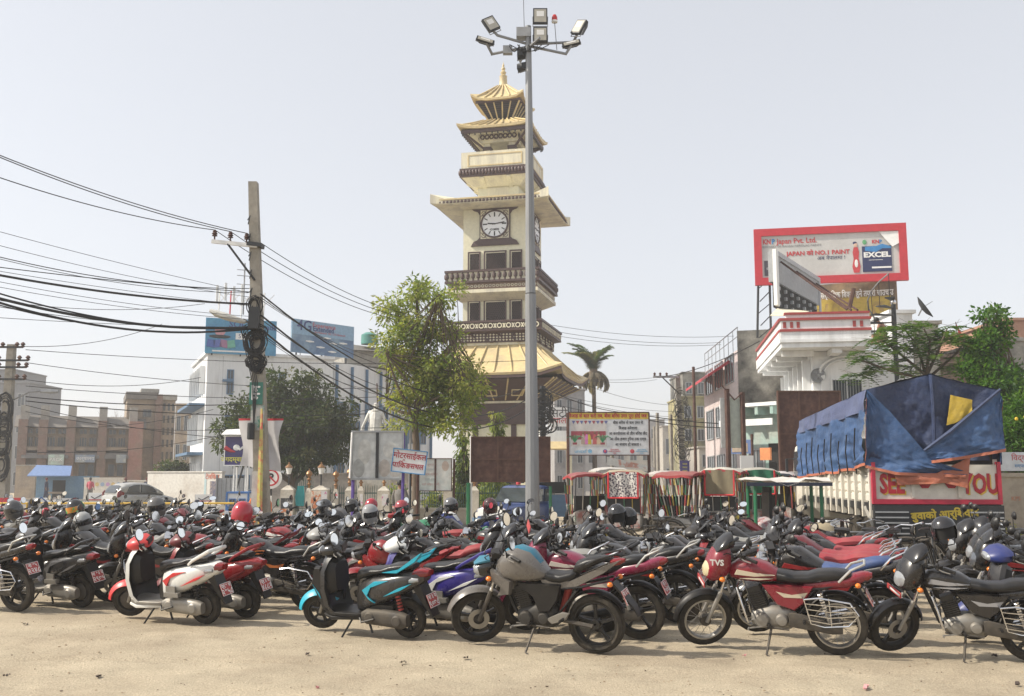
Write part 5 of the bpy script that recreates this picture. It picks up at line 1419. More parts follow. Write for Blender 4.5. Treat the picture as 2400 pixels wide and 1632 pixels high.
MB(vr).b2(x0 - .05, x1 + .02, y0 - .07, y0 + .12, vz(751) + .002, vz(745)).build('red_band', VI, smooth=False)
MB(m_whd).b2(x0 + .2, x1, y0 + .12, y0 + .3, vz(745) + .002, vz(736)).build('upper_parapet', VI, smooth=False)
MB(vr).b2(x0 + .15, x1, y0 + .05, y0 + .32, vz(736) + .002, vz(731)).build('red_band', VI, smooth=False)
for px in (1853, 1869, 1884, 2011, 2027):
    xx = W(px, 760, 36.2).x - a.x
    MB(vr).b2(xx - .055, xx + .055, y0 - .02, y0 + .02, vz(768), vz(754)).build('parapet_inset', VI, smooth=False)
# balcony flank running back
for (za_, zb_, t, mt, nm) in ((zb + .182, vz(777), .05, m_whd, 'flank_fascia'), (vz(777) + .002, vz(771), .07, vr, 'red_band'), (vz(771) + .002, vz(751), .0, m_whd, 'flank_parapet'), (vz(751) + .002, vz(745), .07, vr, 'red_band')):
    MB(mt).b2(x0 - t, x0 + .1, y0 + .13, 8.0, za_, zb_).build(nm, VI, smooth=False)
for k in range(5): MB(m_whd).b2(x0 + .12, .0, y0 + .9 + k * 1.8, y0 + 1.1 + k * 1.8, zb - .22, zb - .003).build('soffit_beam', VI, smooth=False)
for k in range(6): MB(m_whd).b2(-.30, -.004, .5 + k * 1.4, .75 + k * 1.4, 0, zb - .25).build('pilaster', VI, smooth=False)
MB(m_whd).b2(LV * .27, LV * .45, y0 + .2, 0, zb - .2, zb - .003).build('soffit_beam', VI, smooth=False)
wx0 = W(1955, 900, 37).x - a.x; wx1 = W(2030, 900, 37).x - a.x; wc = (wx0 + wx1) / 2; wr = (wx1 - wx0) / 2 + .12
zs_ = vz(872, 37)
aw = MB(m_whd)
for rr, th, pr in ((wr + .22, .09, .12), (wr + .05, .06, .08)):
    aw.rings([[(wc + (rr + q) * cos(pi * i / 16), yy, zs_ + (rr + q) * .62 * sin(pi * i / 16)) for q, yy in ((0, -.002), (0, -pr), (th, -pr), (th, -.002))] for i in range(17)])
aw.build('arch_moulding', VI)
MB(m_whd).b2(wx0 - .35, wx0 - .2, -.12, -.002, 0, zs_).b2(wx1 + .2, wx1 + .35, -.12, -.002, 0, zs_).build('window_pilaster', VI, smooth=False)
g = win(VI, wx0, wx1, zs_ - 2.2, zs_ - .2, fm=m_whd, bars=1)
for k in range(11): MB(m_grey).tube([(wx0 + .08 + (wx1 - wx0 - .16) * k / 10, -.07, zs_ - 2.15), (wx0 + .08 + (wx1 - wx0 - .16) * k / 10, -.07, zs_ - .25)], .012, 4).build('window_bar', g)
fan = MB(m_grey).lathe([(.001, -.16), (.05, -.15), (.06, -.1), (.24, -.08), (.26, -.12), (.28, -.12), (.28, -.004)], 18, 'y', c=(W(1926, 880, 37).x - a.x, 0, vz(878, 37))).build('exhaust_fan', VI)
for k in range(5): MB(m_steel).box(0, -.13, .14, .09, .02, .2, T(W(1926, 880, 37).x - a.x, 0, vz(878, 37)) @ RY(k * 2 * pi / 5)).build('fan_blade', fan, smooth=False)
MB(m_cream2).rings([[(x0 - .3 + .0, y0 + .6, vz(733)), (x0 + .55, y0 + .3, vz(737)), (x0 + .55, y0 + .32, vz(735)), (x0 - .3, y0 + .6, vz(731))], [(x0 + .15, y0 + 2.2, vz(700)), (x0 + 1.3, y0 + 1.8, vz(713)), (x0 + 1.3, y0 + 1.82, vz(711)), (x0 + .15, y0 + 2.2, vz(698))]]).build('tin_sheet', VI, smooth=False)
# spiral stair mast beside the villa
sp_ = thing('stair_mast', 'black spiral stair post with silver ball beside the villa', 'staircase', (W(2103, 900, 36.5).x, 36.5, 0))
zt2 = W(0, 714, 36.5).z
MB(m_dark).tube([(0, 0, 0), (0, 0, zt2)], .085, 10).build('post', sp_); MB(m_chr).ball((0, 0, zt2 + .08), .11).build('ball_finial', sp_)
for k in range(26):
    an = k * .42; z = 1.5 + k * .27
    MB(m_dark).rings([[(.06 * cos(an - .4), .06 * sin(an - .4), z), (.9 * cos(an - .2), .9 * sin(an - .2), z), (.9 * cos(an + .2), .9 * sin(an + .2), z), (.06 * cos(an + .4), .06 * sin(an + .4), z)], [(.06 * cos(an - .4), .06 * sin(an - .4), z + .04), (.9 * cos(an - .2), .9 * sin(an - .2), z + .04), (.9 * cos(an + .2), .9 * sin(an + .2), z + .04), (.06 * cos(an + .4), .06 * sin(an + .4), z + .04)]]).build('stair_tread', sp_, smooth=False)
    MB(m_dark).tube([(.9 * cos(an), .9 * sin(an), z), (.9 * cos(an), .9 * sin(an), z + .9)], .014, 4).build('baluster', sp_)
MB(m_steel).tube([(.9 * cos(k * .42), .9 * sin(k * .42), 2.4 + k * .27) for k in range(26)], .03, 5).build('handrail', sp_)
# LED display frame on the villa roof
A = W(1812, 585, 38.2); Bq = W(1918, 614, 44)
d = Bq - A; o = thing('display_board', 'grey back of a display board braced by rusty poles on the villa roof', 'display board', (A.x, A.y, 0), math.atan2(d.y, d.x))
Ld = math.hypot(d.x, d.y); zt3, zb3 = A.z, W(0, 716, 38.2).z
MB(m_white).b2(-.06, .26, -.12, .02, zb3, zt3).build('edge_panel', o, smooth=False)
fr_ = MB(m_grey).b2(.262, Ld, .0, .3, zb3 + 1.0, zt3).build('back_sheet', o, smooth=False)
MB(mat('frame_light', (.42, .43, .45), r=.5)).b2(.262, Ld, -.06, -.002, zt3 - .16, zt3 + .02).b2(.262, .42, -.06, -.002, zb3, zt3 - .163).b2(Ld - .2, Ld, -.06, -.002, zb3, zt3 - .163).build('back_frame', o, smooth=False)
MB(m_void).b2(.422, Ld - .202, .1, .2, zb3, zb3 + 1.0).build('cabinet_void', o, smooth=False)
for r_ in range(3):
    for k in range(7): MB(m_grey).box(.75 + k * (Ld - 1.1) / 6.3, .05, zb3 + .2 + r_ * .3, .16, .1, .13).build('led_module', o, smooth=False)
for k, (u, x2, y2, z2_) in enumerate(((.12, 1985, 726, 0), (.45, 1995, 727, 0), (.9, 2010, 727, 0))):
    p = Matrix(o.matrix_basis) @ Vector((Ld * u, -.05, zt3 - .5)); e = W(x2, y2, 36.6 + k * .6)
    Mi = (T(A.x, A.y, 0) @ RZ(math.atan2(d.y, d.x))).inverted()
    MB(m_rust).tube([Vector((Ld * u, -.05, zt3 - .35)), Mi @ e], .045, 6).build('brace_pole', o)
Mi = (T(A.x, A.y, 0) @ RZ(math.atan2(d.y, d.x))).inverted()
MB(m_rust).tube([Mi @ W(1990, 725, 37.5), Mi @ W(2001, 676, 37.5)], .08, 6).build('stub_post', o)
# paint billboard on its own building
MBo = m_ochre
a = W(1905, 1110, 49); b = W(2124, 1110, 47.6)
o, L = building('mossy_building', 'old ochre building with painted slogan below the red billboard', a, b)
hz_ = W(0, 662, 48.2).z
MB(mat('ochre_moss', (.35, .25, .15), r=.95, c2=(.10, .09, .085), c2s=.35, c2lo=.42, c2hi=.62, bump=.2)).b2(0, L, 0, 6, 0, hz_).build('wall', o, smooth=False)
MB(mat('ochre_panel', (.40, .27, .10), r=.9, c2=(.46, .36, .06), c2s=.5, c2lo=.42, c2hi=.58)).b2(.5, L - .3, -.03, -.002, W(0, 745, 48.2).z, W(0, 697, 48.2).z).build('painted_panel', o, smooth=False)
text(dev('नेपालको सर्वाधिक बिक्री हुने तयारी चाउचाउ'), .42, m_white, o, T(L * .46, -.035, W(0, 690, 48.2).z) @ FACE, bold=.012, sx=.62)
text(dev('चाउचाउ'), 1.3, mat('slogan_yellow', (.50, .36, .06)), o, T(L * .45, -.04, W(0, 722, 48.2).z) @ FACE, bold=.05, shear=.2)
m_kn = mat('vinyl_grey', (.50, .49, .47), r=.35, var=.05, c2=(.58, .57, .55), c2s=.3)
o, L, zb, z1 = hoarding('red framed paint billboard above the old ochre building', (1784, 552, 648), (2105, 544, 645), 48, 46.8, m_kn)
t = .36
for q in ((-t, L + t, z1, z1 + t), (-t, L + t, zb - t, zb), (-t, 0, zb + .001, z1 - .001), (L, L + t, zb + .001, z1 - .001)):
    MB(m_redp).b2(q[0], q[1], -.1, .14, q[2], q[3]).build('frame_board', o, smooth=False)
def bt(s, u, v, sz, mt, **k): text(s, sz, mt, o, T(L * u, -.012, zb + (z1 - zb) * v) @ FACE, **k)
rd_ = mat('print_red', (.52, .05, .06)); nv = mat('print_navy', (.02, .03, .10)); bl_ = mat('print_blue', (.04, .22, .50)); gy_ = mat('print_grey', (.22, .22, .23))
bt('KN', .04, .86, .34, rd_, bold=.014, sx=.8); bt('P', .088, .86, .34, bl_, bold=.014, sx=.8); bt('Japan Pvt. Ltd.', .262, .86, .36, rd_, bold=.006, sx=.92)
bt('A SUBSIDIARY OF KANSAI NEROLAC PAINTS', .2, .74, .155, gy_)
bt('JAPAN को NO.1 PAINT', .415, .55, .30, rd_, bold=.01); bt(dev('अब नेपालमा !'), .51, .42, .26, nv)
can = MB(nv).b2(L * .735, L * .945, -.03, -.002, zb + .12, zb + (z1 - zb) * .66).build('paint_can_print', o, smooth=False)
MB(bl_).loft([(-.6, -.1, .1, .004), (-.1, -.18, .12, .004), (.2, .0, .22, .004), (.6, -.02, .08, .004)], 10, 2, M=T(L * .85, -.034, zb + (z1 - zb) * .6)).build('wave_print', can)
text('EXCEL', .34, m_white, can, T(L * .84, -.034, zb + (z1 - zb) * .45) @ FACE, bold=.016, sx=1.25); MB(m_white).b2(L * .80, L * .94, -.034, -.031, zb + .28, zb + .36).b2(L * .78, L * .88, -.034, -.031, zb + .68, zb + .70).build('can_band', can, smooth=False)
bt('KN', .835, .76, .24, rd_, bold=.01); bt('P', .87, .76, .24, bl_, bold=.01)
fg = MB(rd_).loft([(0, -.14, .14, .004), (.3, -.2, .2, .004), (.7, -.12, .12, .004), (1.0, -.16, .16, .004), (1.25, -.1, .1, .004)], 8, M=T(L * .69, -.02, zb + .1) @ RY(-pi / 2)).m(mat('print_skin', (.62, .42, .32))).ball((L * .69, -.02, zb + 1.46), .09, .008, .11).m(nv).ball((L * .685, -.018, zb + 1.56), .1, .008, .07).m(m_white).ball((L * .69, -.028, zb + .55), .08, .006, .2).build('figure_print', o)
MB(mat('print_green', (.12, .36, .16))).ball((L * .755, -.02, zb + (z1 - zb) * .76), .1, .006, .12).build('leaf_print', o)
MB(m_white).add([(L, -.05, z1 - .02), (L * .86, -.03, z1 - .0), (L * .90, -.12, z1 - .4), (L * .95, -.16, z1 - .8), (L, -.08, z1 - .62)], [(0, 1, 2, 3, 4)]).build('loose_vinyl', o, smooth=False)
c2_ = MB(mat('print_dark', (.08, .07, .09))).b2(.1, .72, -.02, -.002, zb + .1, zb + .85).build('paint_can_print', o, smooth=False)
text('EXCEL', .15, m_white, c2_, T(.42, -.024, zb + .45) @ FACE); bt('KNP', .045, .31, .14, rd_)
for k, x in enumerate((-.2, .35)):
    MB(m_dark).tube([(x - .12 + k * .1, .3, W(0, 790, 48).z), (x, .3, zb - .3)], .06, 5).build('support_leg', o)
for k in range(5): MB(m_dark).tube([(-.25 + .1 * (k % 2), .3, W(0, 790, 48).z + k * .6), (.35, .3, W(0, 790, 48).z + k * .6 + .5)], .03, 4).build('support_brace', o)
# buildings at the far right
block('white plastered wall block with satellite dish at right', 2106, 2157, 735, 40, m_whd, 1, 1, skip=1)
dz = W(2152, 735, 39.7)
ds = thing('satellite_dish', 'black satellite dish on top of the white wall', 'satellite dish', tuple(dz))
MB(m_dark).lathe([(.001, .0), (.25, .04), (.5, .16), (.51, .17), (.5, .175), (.25, .06), (.001, .02)], 20, M=T(.1, -.1, .15) @ RY(R(55)) @ RX(R(20))).build('dish', ds)
MB(m_steel).tube([(0, 0, -.1), (.1, -.1, .15)], .03, 5).tube([(.1, -.1, .2), (.5, -.25, .45)], .015, 4).build('dish_arm', ds)
block('grey concrete block with flat cap behind the feathery tree', 2156, 2218, 760, 42, m_conc, 3, 1, skip=1)
block('long low brick building behind the right hand trees', 2205, 2480, 838, 48, m_brkr, 2, 5, skip=.3)
block('orange brick upper room at the right edge', 2378, 2480, 752, 50, mat('orange_brick', (.42, .24, .17), r=.9), 4, 2, skip=.6)
block('grey mossy block behind the truck at right', 2350, 2480, 800, 47, m_mossy, 3, 3, skip=.5)
fl = thing('prayer_flag', 'red triangular flag leaning above the right hand trees', 'flag', tuple(W(2252, 815, 40)))
MB(m_rust).tube([(0, 0, -1.5), (-.15, 0, 1.05)], .02, 5).build('flag_pole', fl)
MB(m_redp).add([(-.15, -.01, 1.0), (.12, -.03, .45), (.42, .0, -.05), (.35, .02, .0), (.02, -.02, .05)], [(0, 1, 2, 3, 4)]).m(mat('flag_orange', (.6, .2, .05))).add([(.12, -.035, .4), (.35, -.01, .0), (.12, -.03, .05)], [(0, 1, 2)]).build('flag_cloth', fl, smooth=False)
o, L, h = wall('stained grey concrete wall at the right edge beside the truck', 2338, 2470, 1118, 20.5, mat('stained_wall', (.43, .38, .31), r=.9, c2=(.30, .26, .21), c2s=.8, bump=.15))
sg = MB(mat('flex_sign', (.62, .66, .70), r=.5)).b2(.05, 1.1, -.06, -.01, h + .12, h + .5).build('flex_sign', o, smooth=False)
text(dev('विद्यालय'), .16, rd_, sg, T(.55, -.064, h + .38) @ FACE); text(dev('सम्पर्क गर्नु'), .09, bl_, sg, T(.55, -.064, h + .22) @ FACE)
for z_, s_2 in ((1.35, 'KPS'),): text(s_2, .12, mat('wall_paint_red', (.5, .2, .12)), o, T(.35, -.004, z_) @ FACE)
# ------------------------------------------------------------------ trees and plants
def foliage(name, c, var=.3, rough=.55):
    M = mat(name, c, r=rough, var=var, vs=1.6, spec=.35)
    nt = M.node_tree; b = nt.nodes['Principled BSDF']
    if 'Subsurface Weight' in b.inputs: pass
    tr = nt.nodes.new('ShaderNodeBsdfTranslucent'); tr.inputs[0].default_value = (c[0] * 1.8, c[1] * 1.8, c[2] * .9, 1)
    ms = nt.nodes.new('ShaderNodeMixShader'); ms.inputs[0].default_value = .42
    out = nt.nodes['Material Output']
    nt.links.new(b.outputs[0], ms.inputs[1]); nt.links.new(tr.outputs[0], ms.inputs[2]); nt.links.new(ms.outputs[0], out.inputs[0])
    return M
def leaf(mb, p, d, up, l, w):
    s = d.cross(up)
    if s.length < 1e-4: s = d.orthogonal()
    s.normalize(); m = p + d * l * .45
    n = s.cross(d) * l * .08
    o = len(mb.v)
    mb.v.extend((tuple(p), tuple(m + s * w + n), tuple(p + d * l), tuple(m - s * w + n)))
    mb.f.append((o, o + 1, o + 2, o + 3)); mb.mi.append(mb.cur)
def rv(s=1.0):
    while True:
        v = Vector((rnd.uniform(-1, 1), rnd.uniform(-1, 1), rnd.uniform(-1, 1)))
        if .01 < v.length < 1: return v.normalized() * s
def clump(mb, c, r, n, l, w, droop=.3, mats=None, flat=.8):
    c = Vector(c)
    for i in range(n):
        d = rv(); p = c + Vector((d.x, d.y, d.z * flat)) * r * rnd.random() ** .45
        dd = (d + rv(.6) - Vector((0, 0, droop))).normalized()
        if mats: mb.m(rnd.choice(mats))
        leaf(mb, p, dd, rv(), l * rnd.uniform(.7, 1.3), w)
def tree(label, base, limbs, blobs, mats, nclump, nleaf, l, w, r_clump, name='tree', trunk_r=.16, droop=.3, cat='tree', flat=.8, group=None):
    """limbs: polylines [(x,y,z)...] local; blobs: (x,y,z,rx,ry,rz) ellipsoids to fill with leaf clumps"""
    t = thing(name, label, cat, base, 0, group)
    mb = MB(m_trunk)
    for k, L in enumerate(limbs):
        n = len(L); r0 = trunk_r if k == 0 else trunk_r * .5
        mb.tube(L, [r0 * (1 - .75 * i / (n - 1)) for i in range(n)], 7)
    cr = MB(mats[0]); vol = [b[3] * b[4] * b[5] for b in blobs]; tot = sum(vol)
    for b, v in zip(blobs, vol):
        for k in range(max(3, int(nclump * v / tot))):
            d = rv(); f = rnd.random() ** .4
            c = Vector((b[0] + d.x * b[3] * f, b[1] + d.y * b[4] * f, b[2] + d.z * b[5] * f))
            mm = rnd.choices(mats, [3, 2, 1][:len(mats)])[0]
            cr.m(mm); clump(cr, c, r_clump * rnd.uniform(.6, 1.3), nleaf, l, w, droop, flat=flat)
            if rnd.random() < .3:
                j = rnd.choice(limbs[1:] or limbs); q = Vector(j[-1])
                mb.tube([q, q.lerp(c, .5) + rv(.1), c], [.025, .018, .008], 4)
    mb.build('trunk', t, ang=60)
    cr.build('crown', t, ang=180)
    return t
f_lt = [foliage('leaf_fresh', (.20, .25, .055)), foliage('leaf_yellowgreen', (.29, .30, .08)), foliage('leaf_mid', (.10, .15, .03))]
f_dk = [foliage('leaf_dark', (.035, .055, .018)), foliage('leaf_dark_two', (.055, .078, .022)), foliage('leaf_dusty', (.10, .105, .045))]
f_br = [foliage('leaf_bright', (.055, .14, .015)), foliage('leaf_bright_two', (.09, .18, .025)), foliage('leaf_bright_dark', (.025, .07, .012))]
f_ft = [foliage('leaf_feather', (.05, .11, .02)), foliage('leaf_feather_two', (.08, .14, .03)), foliage('leaf_feather_dark', (.03, .07, .015))]
# pale green tree by the tower
D = 34; bx = W(977, 1000, D); P0 = (bx.x, D, 0)
def lc(px, py, dy=0): p = W(px, py, D + dy); return (p.x - bx.x, dy, p.z)
limbs = [[(0, 0, 0), lc(975, 1040), lc(972, 985), lc(985, 900), lc(982, 820), lc(978, 740), lc(975, 680)],
         [lc(972, 985), lc(930, 900, -.6), lc(905, 830, -.8)], [lc(980, 880), lc(1030, 840, .4), lc(1075, 780, .6)], [lc(982, 850), lc(940, 770, .6), lc(925, 720, .9)], [lc(982, 820), lc(1010, 740, -.6), lc(1030, 690, -.8)],
         [lc(974, 960), lc(1030, 930, -.5), lc(1090, 880, -.6)], [lc(972, 975), lc(920, 960, .6), lc(905, 950, .8)], [lc(980, 930), lc(1060, 900, .9), lc(1110, 860, 1.0)]]
blobs = []
for px, py, rx, rz, dy in ((975, 690, 38, 40, 0), (930, 730, 42, 38, .5), (1030, 700, 38, 34, -.5), (920, 800, 36, 36, -.6), (990, 770, 55, 46, 0), (1060, 775, 28, 26, .5), (910, 840, 30, 26, .4), (960, 850, 52, 44, .3), (1030, 850, 56, 40, -.4), (1100, 870, 32, 26, .4), (1000, 910, 66, 44, .2), (1080, 915, 44, 34, -.5), (940, 930, 40, 26, 0), (1040, 965, 60, 34, .3), (985, 665, 14, 14, 0), (1010, 990, 46, 24, -.2), (1122, 905, 26, 22, .2), (1070, 1000, 40, 22, -.4), (1100, 945, 30, 24, 0), (1075, 675, 12, 10, 0), (905, 720, 14, 14, 0), (930, 1000, 26, 18, -.4)):
    c = lc(px, py, dy); s = D / F; blobs.append((c[0], c[1], c[2], rx * s, max(rx, 40) * s, rz * s))
tree('airy pale green neem tree leaning over the signs left of the clock tower', P0, limbs, blobs, f_lt, 400, 30, .19, .032, .36, droop=.35, trunk_r=.14)
# dense dark round tree
D = 52; bx = W(690, 1100, D)
limbs = [[(0, 0, 0), (0, 0, 1.6), (-.3, 0, 3)], [(0, 0, 1.4), (1.5, 0, 3), (2.5, .3, 4)], [(0, 0, 1.4), (-1.8, 0, 2.6), (-2.8, 0, 3.6)], [(0, 0, 1.5), (.3, -1, 3.5), (.5, -1.2, 5)]]
blobs = []
for px, py, rx, rz, dy in ((690, 925, 85, 50, 0), (620, 960, 80, 56, .5), (760, 960, 70, 56, -.3), (690, 1000, 140, 60, -.5), (570, 1020, 64, 56, 0), (800, 1010, 46, 50, .3), (680, 1060, 140, 42, -.6), (545, 1065, 46, 34, 0), (820, 1060, 30, 40, .2), (640, 900, 40, 30, .2), (720, 890, 34, 26, 0)):
    c = lc(px, py, 0) if 0 else (W(px, py, D + dy).x - bx.x, dy, W(px, py, D + dy).z); s = D / F; blobs.append((c[0], c[1], c[2], rx * s, rx * s * .8, rz * s))
tree('dense dark dusty round tree in front of the white office block', (bx.x, D, 0), limbs, blobs, f_dk, 560, 40, .26, .055, .46, droop=.45, trunk_r=.3)
# columnar ashoka trees near the tower foot
for (px, yt, yb, wpx, d, lb) in ((1164, 955, 1035, 34, 41, 'slim drooping mast tree rising above the dark red hoarding'), (1086, 1010, 1130, 30, 39, 'dark drooping mast tree left of the dark red hoarding')):
    b = W(px, 1150, d); zt_ = W(px, yt, d).z; zb = .6
    n = 9; s = d / F
    bl = [(0, 0, zb + (zt_ - zb) * (i + .5) / n, wpx * s * (1.15 - .85 * (i / n)), wpx * s * (1.15 - .85 * (i / n)), (zt_ - zb) / n * .75) for i in range(n)]
    tree(lb, (b.x, d, 0), [[(0, 0, 0), (0, 0, zt_ * .5), (0, 0, zt_ * .95)]], bl, [f_dk[0], f_lt[2], f_lt[0]] if px < 1100 else [f_lt[2], f_lt[0], f_lt[1]], 110, 26, .22, .026, .22, droop=1.4, trunk_r=.08)
# shrubs along the tower park
for px, py, r_, lb in ((1150, 1165, 36, 'sunlit hedge bush behind the blue jeep'), (1020, 1160, 20, 'small dark bush behind the railings'), (925, 1170, 16, 'low bush behind the railings near the purple post')):
    d = 42; b = W(px, py, d); s = d / F
    tree(lb, (b.x, d, 0), [[(0, 0, 0), (0, 0, .5)], [(0, 0, .2), (.2, 0, .7)]], [(0, 0, .75, r_ * s * 1.6, r_ * s, .75)], f_lt, 60, 26, .12, .03, .25, name='bush', trunk_r=.04, cat='bush')
b = W(402, 1085, 70); s = 70 / F
tree('green tree behind the long white compound wall', (b.x, 70, 0), [[(0, 0, 0), (0, 0, 2)], [(0, 0, 1.2), (.8, 0, 2.3)]], [(0, 0, 2.3, 34 * s, 34 * s, 18 * s), (.6, 0, 2.0, 26 * s, 20 * s, 18 * s)], f_dk, 90, 26, .25, .06, .4, trunk_r=.12)
b = W(268, 955, 100)
bt_ = thing('bare_tree', 'leafless grey tree standing behind the tiled roof', 'tree', (b.x, 100, 0))
mb = MB(mat('grey_twigs', (.25, .21, .19), r=.9))
mb.tube([(0, 0, 0), (0, 0, 6.5)], [.2, .12], 5)
for k in range(60):
    a = rnd.uniform(0, 6.28); e = rnd.uniform(.2, 1.2); p = Vector((0, 0, rnd.uniform(5, 6.5))); q = p + Vector((cos(a) * cos(e), sin(a) * cos(e), sin(e))) * rnd.uniform(1, 2.2)
    mb.tube([p, p.lerp(q, .5) + rv(.15), q], [.05, .03, .01], 4)
    for h in range(3): mb.tube([p.lerp(q, .6), q + rv(.7)], [.02, .008], 3)
mb.build('branches', bt_)
# palm
D = 84; b = W(1392, 960, D); pm = thing('palm_tree', 'ragged coconut palm with dry lower fronds behind the marriage board', 'palm tree', (b.x, D, 0))
zc = W(1392, 872, D).z
MB(m_trunk).tube([(0, 0, 0), (.05, 0, zc * .5), (0, 0, zc)], [.22, .18, .16], 8).build('trunk', pm)
MB(mat('palm_sheath', (.16, .12, .08), r=.9, var=.3, bump=.5)).loft([(0, -.3, .3, .3), (.8, -.42, .42, .42), (1.6, -.3, .3, .3), (2.0, -.15, .15, .15)], 10, M=T(0, 0, zc - 1.2) @ RY(-pi / 2)).build('crown_shaft', pm)
pf = [foliage('palm_green', (.06, .095, .03)), foliage('palm_yellow', (.14, .14, .05)), foliage('palm_dry', (.22, .185, .14), rough=.9)]
for k in range(34):
    dry = k >= 22; az = rnd.uniform(0, 6.28); el = R(rnd.uniform(58, 89)) if not dry else R(rnd.uniform(-30, 30)); Lf = rnd.uniform(2.4, 3.6) if not dry else rnd.uniform(1.8, 2.6)
    fr_ = MB(pf[2] if dry else pf[0 if rnd.random() < .75 else 1]); pts = []; p = Vector((0, 0, zc)); e = el
    for i in range(9):
        pts.append(p.copy()); p = p + Vector((cos(az) * cos(e), sin(az) * cos(e), sin(e))) * Lf / 8; e -= (.11 if not dry else .22) * (1 + i * .12)
    fr_.tube(pts, [.045 - .004 * i for i in range(9)], 4)
    for i in range(1, 9):
        for h in range(7):
            q = pts[i - 1].lerp(pts[i], h / 7); d = (pts[i] - pts[i - 1]).normalized(); sd = d.cross(Vector((0, 0, 1)))
            if sd.length < .05: sd = Vector((sin(az), -cos(az), 0))
            sd.normalize()
            for s in (-1, 1): leaf(fr_, q, (d * .9 + sd * s * .8 - Vector((0, 0, .35 if not dry else .9)) + rv(.15)).normalized(), Vector((0, 0, 1)), (.85 - .05 * i) * (1 if not dry or rnd.random() < .7 else .4), .05)
    fr_.build('frond', pm, ang=180)
# feathery and bushy trees at right, behind the truck
D = 30; bx = W(2175, 900, D)
def lr(px, py, dy=0): p = W(px, py, D + dy); return (p.x - bx.x, dy, p.z)
limbs = [[(0, 0, 0), lr(2172, 980), lr(2170, 870)], [lr(2170, 880), lr(2110, 830), lr(2070, 800)], [lr(2170, 880), lr(2150, 810, .4), lr(2110, 760, .5)], [lr(2172, 880), lr(2200, 820), lr(2220, 770)], [lr(2170, 890), lr(2090, 870, -.5), lr(2020, 845, -.6)], [lr(2172, 870), lr(2180, 800, -.4), lr(2165, 770, -.5)], [lr(2172, 890), lr(2240, 830, .3), lr(2270, 790, .3)]]
t = thing('feathery_tree', 'young feathery leaved tree between the white villa and the truck tarpaulin', 'tree', (bx.x, D, 0))
mb = MB(m_trunk)
for k, L in enumerate(limbs): mb.tube(L, [(.11 if k == 0 else .05) * (1 - .28 * i) for i in range(len(L))], 6)
cr = MB(f_ft[0])
for px, py, rx, rz, n in ((2035, 840, 50, 22, 16), (2080, 800, 55, 18, 16), (2090, 770, 40, 16, 12), (2120, 860, 46, 20, 10), (2170, 790, 60, 24, 22), (2150, 770, 40, 16, 12), (2220, 790, 44, 24, 16), (2265, 800, 44, 24, 16), (2060, 870, 44, 18, 12), (2230, 860, 40, 26, 12), (2010, 880, 24, 14, 6), (2180, 830, 40, 24, 12), (2250, 775, 30, 14, 8), (2120, 815, 40, 20, 10)):
    for k in range(n):
        c = Vector(lr(px + rnd.gauss(0, .45) * rx, py + rnd.gauss(0, .45) * rz, rnd.uniform(-1, 1)))
        az = rnd.uniform(0, 6.28); d = Vector((cos(az), sin(az) * .8, rnd.uniform(-.1, .35))).normalized(); cr.m(rnd.choice(f_ft))
        for h in range(9):                                  # a bipinnate spray: stems of paired leaflets, fairly flat
            q = c + d * (.075 * h) - Vector((0, 0, .008 * h * h * .6)); sd = d.cross(Vector((0, 0, 1))).normalized()
            for s in (-1, 1):
                leaf(cr, q, (sd * s + d * .5 - Vector((0, 0, .12)) + rv(.12)).normalized(), Vector((0, 0, 1)), .26 * (1 - abs(h - 4) * .09), .05)
        mb.tube([c, c + d * .7], [.008, .004], 3)
mb.build('trunk', t); cr.build('crown', t, ang=180)
D = 29; bx = W(2310, 1000, D)
limbs = [[(0, 0, 0), lr(2300, 1000), lr(2308, 880), lr(2312, 780), lr(2318, 730)]]
limbs = [[(0, 0, 0)] + [(W(px, py, D).x - bx.x, 0, W(px, py, D).z) for px, py in ((2312, 1000), (2306, 880), (2310, 790), (2312, 745))], [(W(2308, 880, D).x - bx.x, 0, W(0, 880, D).z), (W(2350, 820, D).x - bx.x, 0, W(0, 800, D).z), (W(2352, 760, D).x - bx.x, .2, W(0, 760, D).z)], [(0, 0, 3), (-.5, -.3, 4)], [(0, 0, 2.4), (.8, -.3, 3.4)]]
blobs = []
for px, py, rx, rz, dy in ((2312, 745, 26, 16, 0), (2345, 765, 22, 26, .2), (2310, 810, 40, 34, 0), (2350, 800, 22, 20, .3), (2300, 860, 44, 26, -.2), (2330, 900, 62, 40, -.4), (2370, 950, 46, 44, 0), (2330, 970, 34, 34, -.6), (2385, 1050, 30, 60, -.6), (2290, 835, 30, 20, 0), (2375, 870, 30, 22, .4), (2355, 1010, 22, 40, -.5), (2328, 728, 10, 8, 0)):
    s = D / F; blobs.append((W(px, py, D + dy).x - bx.x, dy, W(px, py, D + dy).z, rx * s, max(rx, 30) * s, rz * s))
tree('bushy bright green tree at the right behind the truck', (bx.x, D, 0), limbs, blobs, f_br, 300, 44, .13, .04, .26, droop=.2, trunk_r=.12)
D = 24.5; bx = W(2392, 1060, D); s = D / F
t = tree('yellow flowered oleander bush at the right edge of the frame', (bx.x, D, 0), [[(0, 0, 0), (0, 0, 1.8)], [(0, 0, .6), (-.3, 0, 1.9)], [(0, 0, .8), (.3, 0, 2.2)]], [(0, 0, W(0, 1060, D).z, 46 * s, 40 * s, 46 * s), (-.1, 0, W(0, 1010, D).z, 28 * s, 30 * s, 34 * s), (.1, 0, W(0, 960, D).z, 24 * s, 24 * s, 30 * s)], f_br, 120, 40, .16, .018, .24, name='bush', cat='bush', trunk_r=.05, droop=.1)
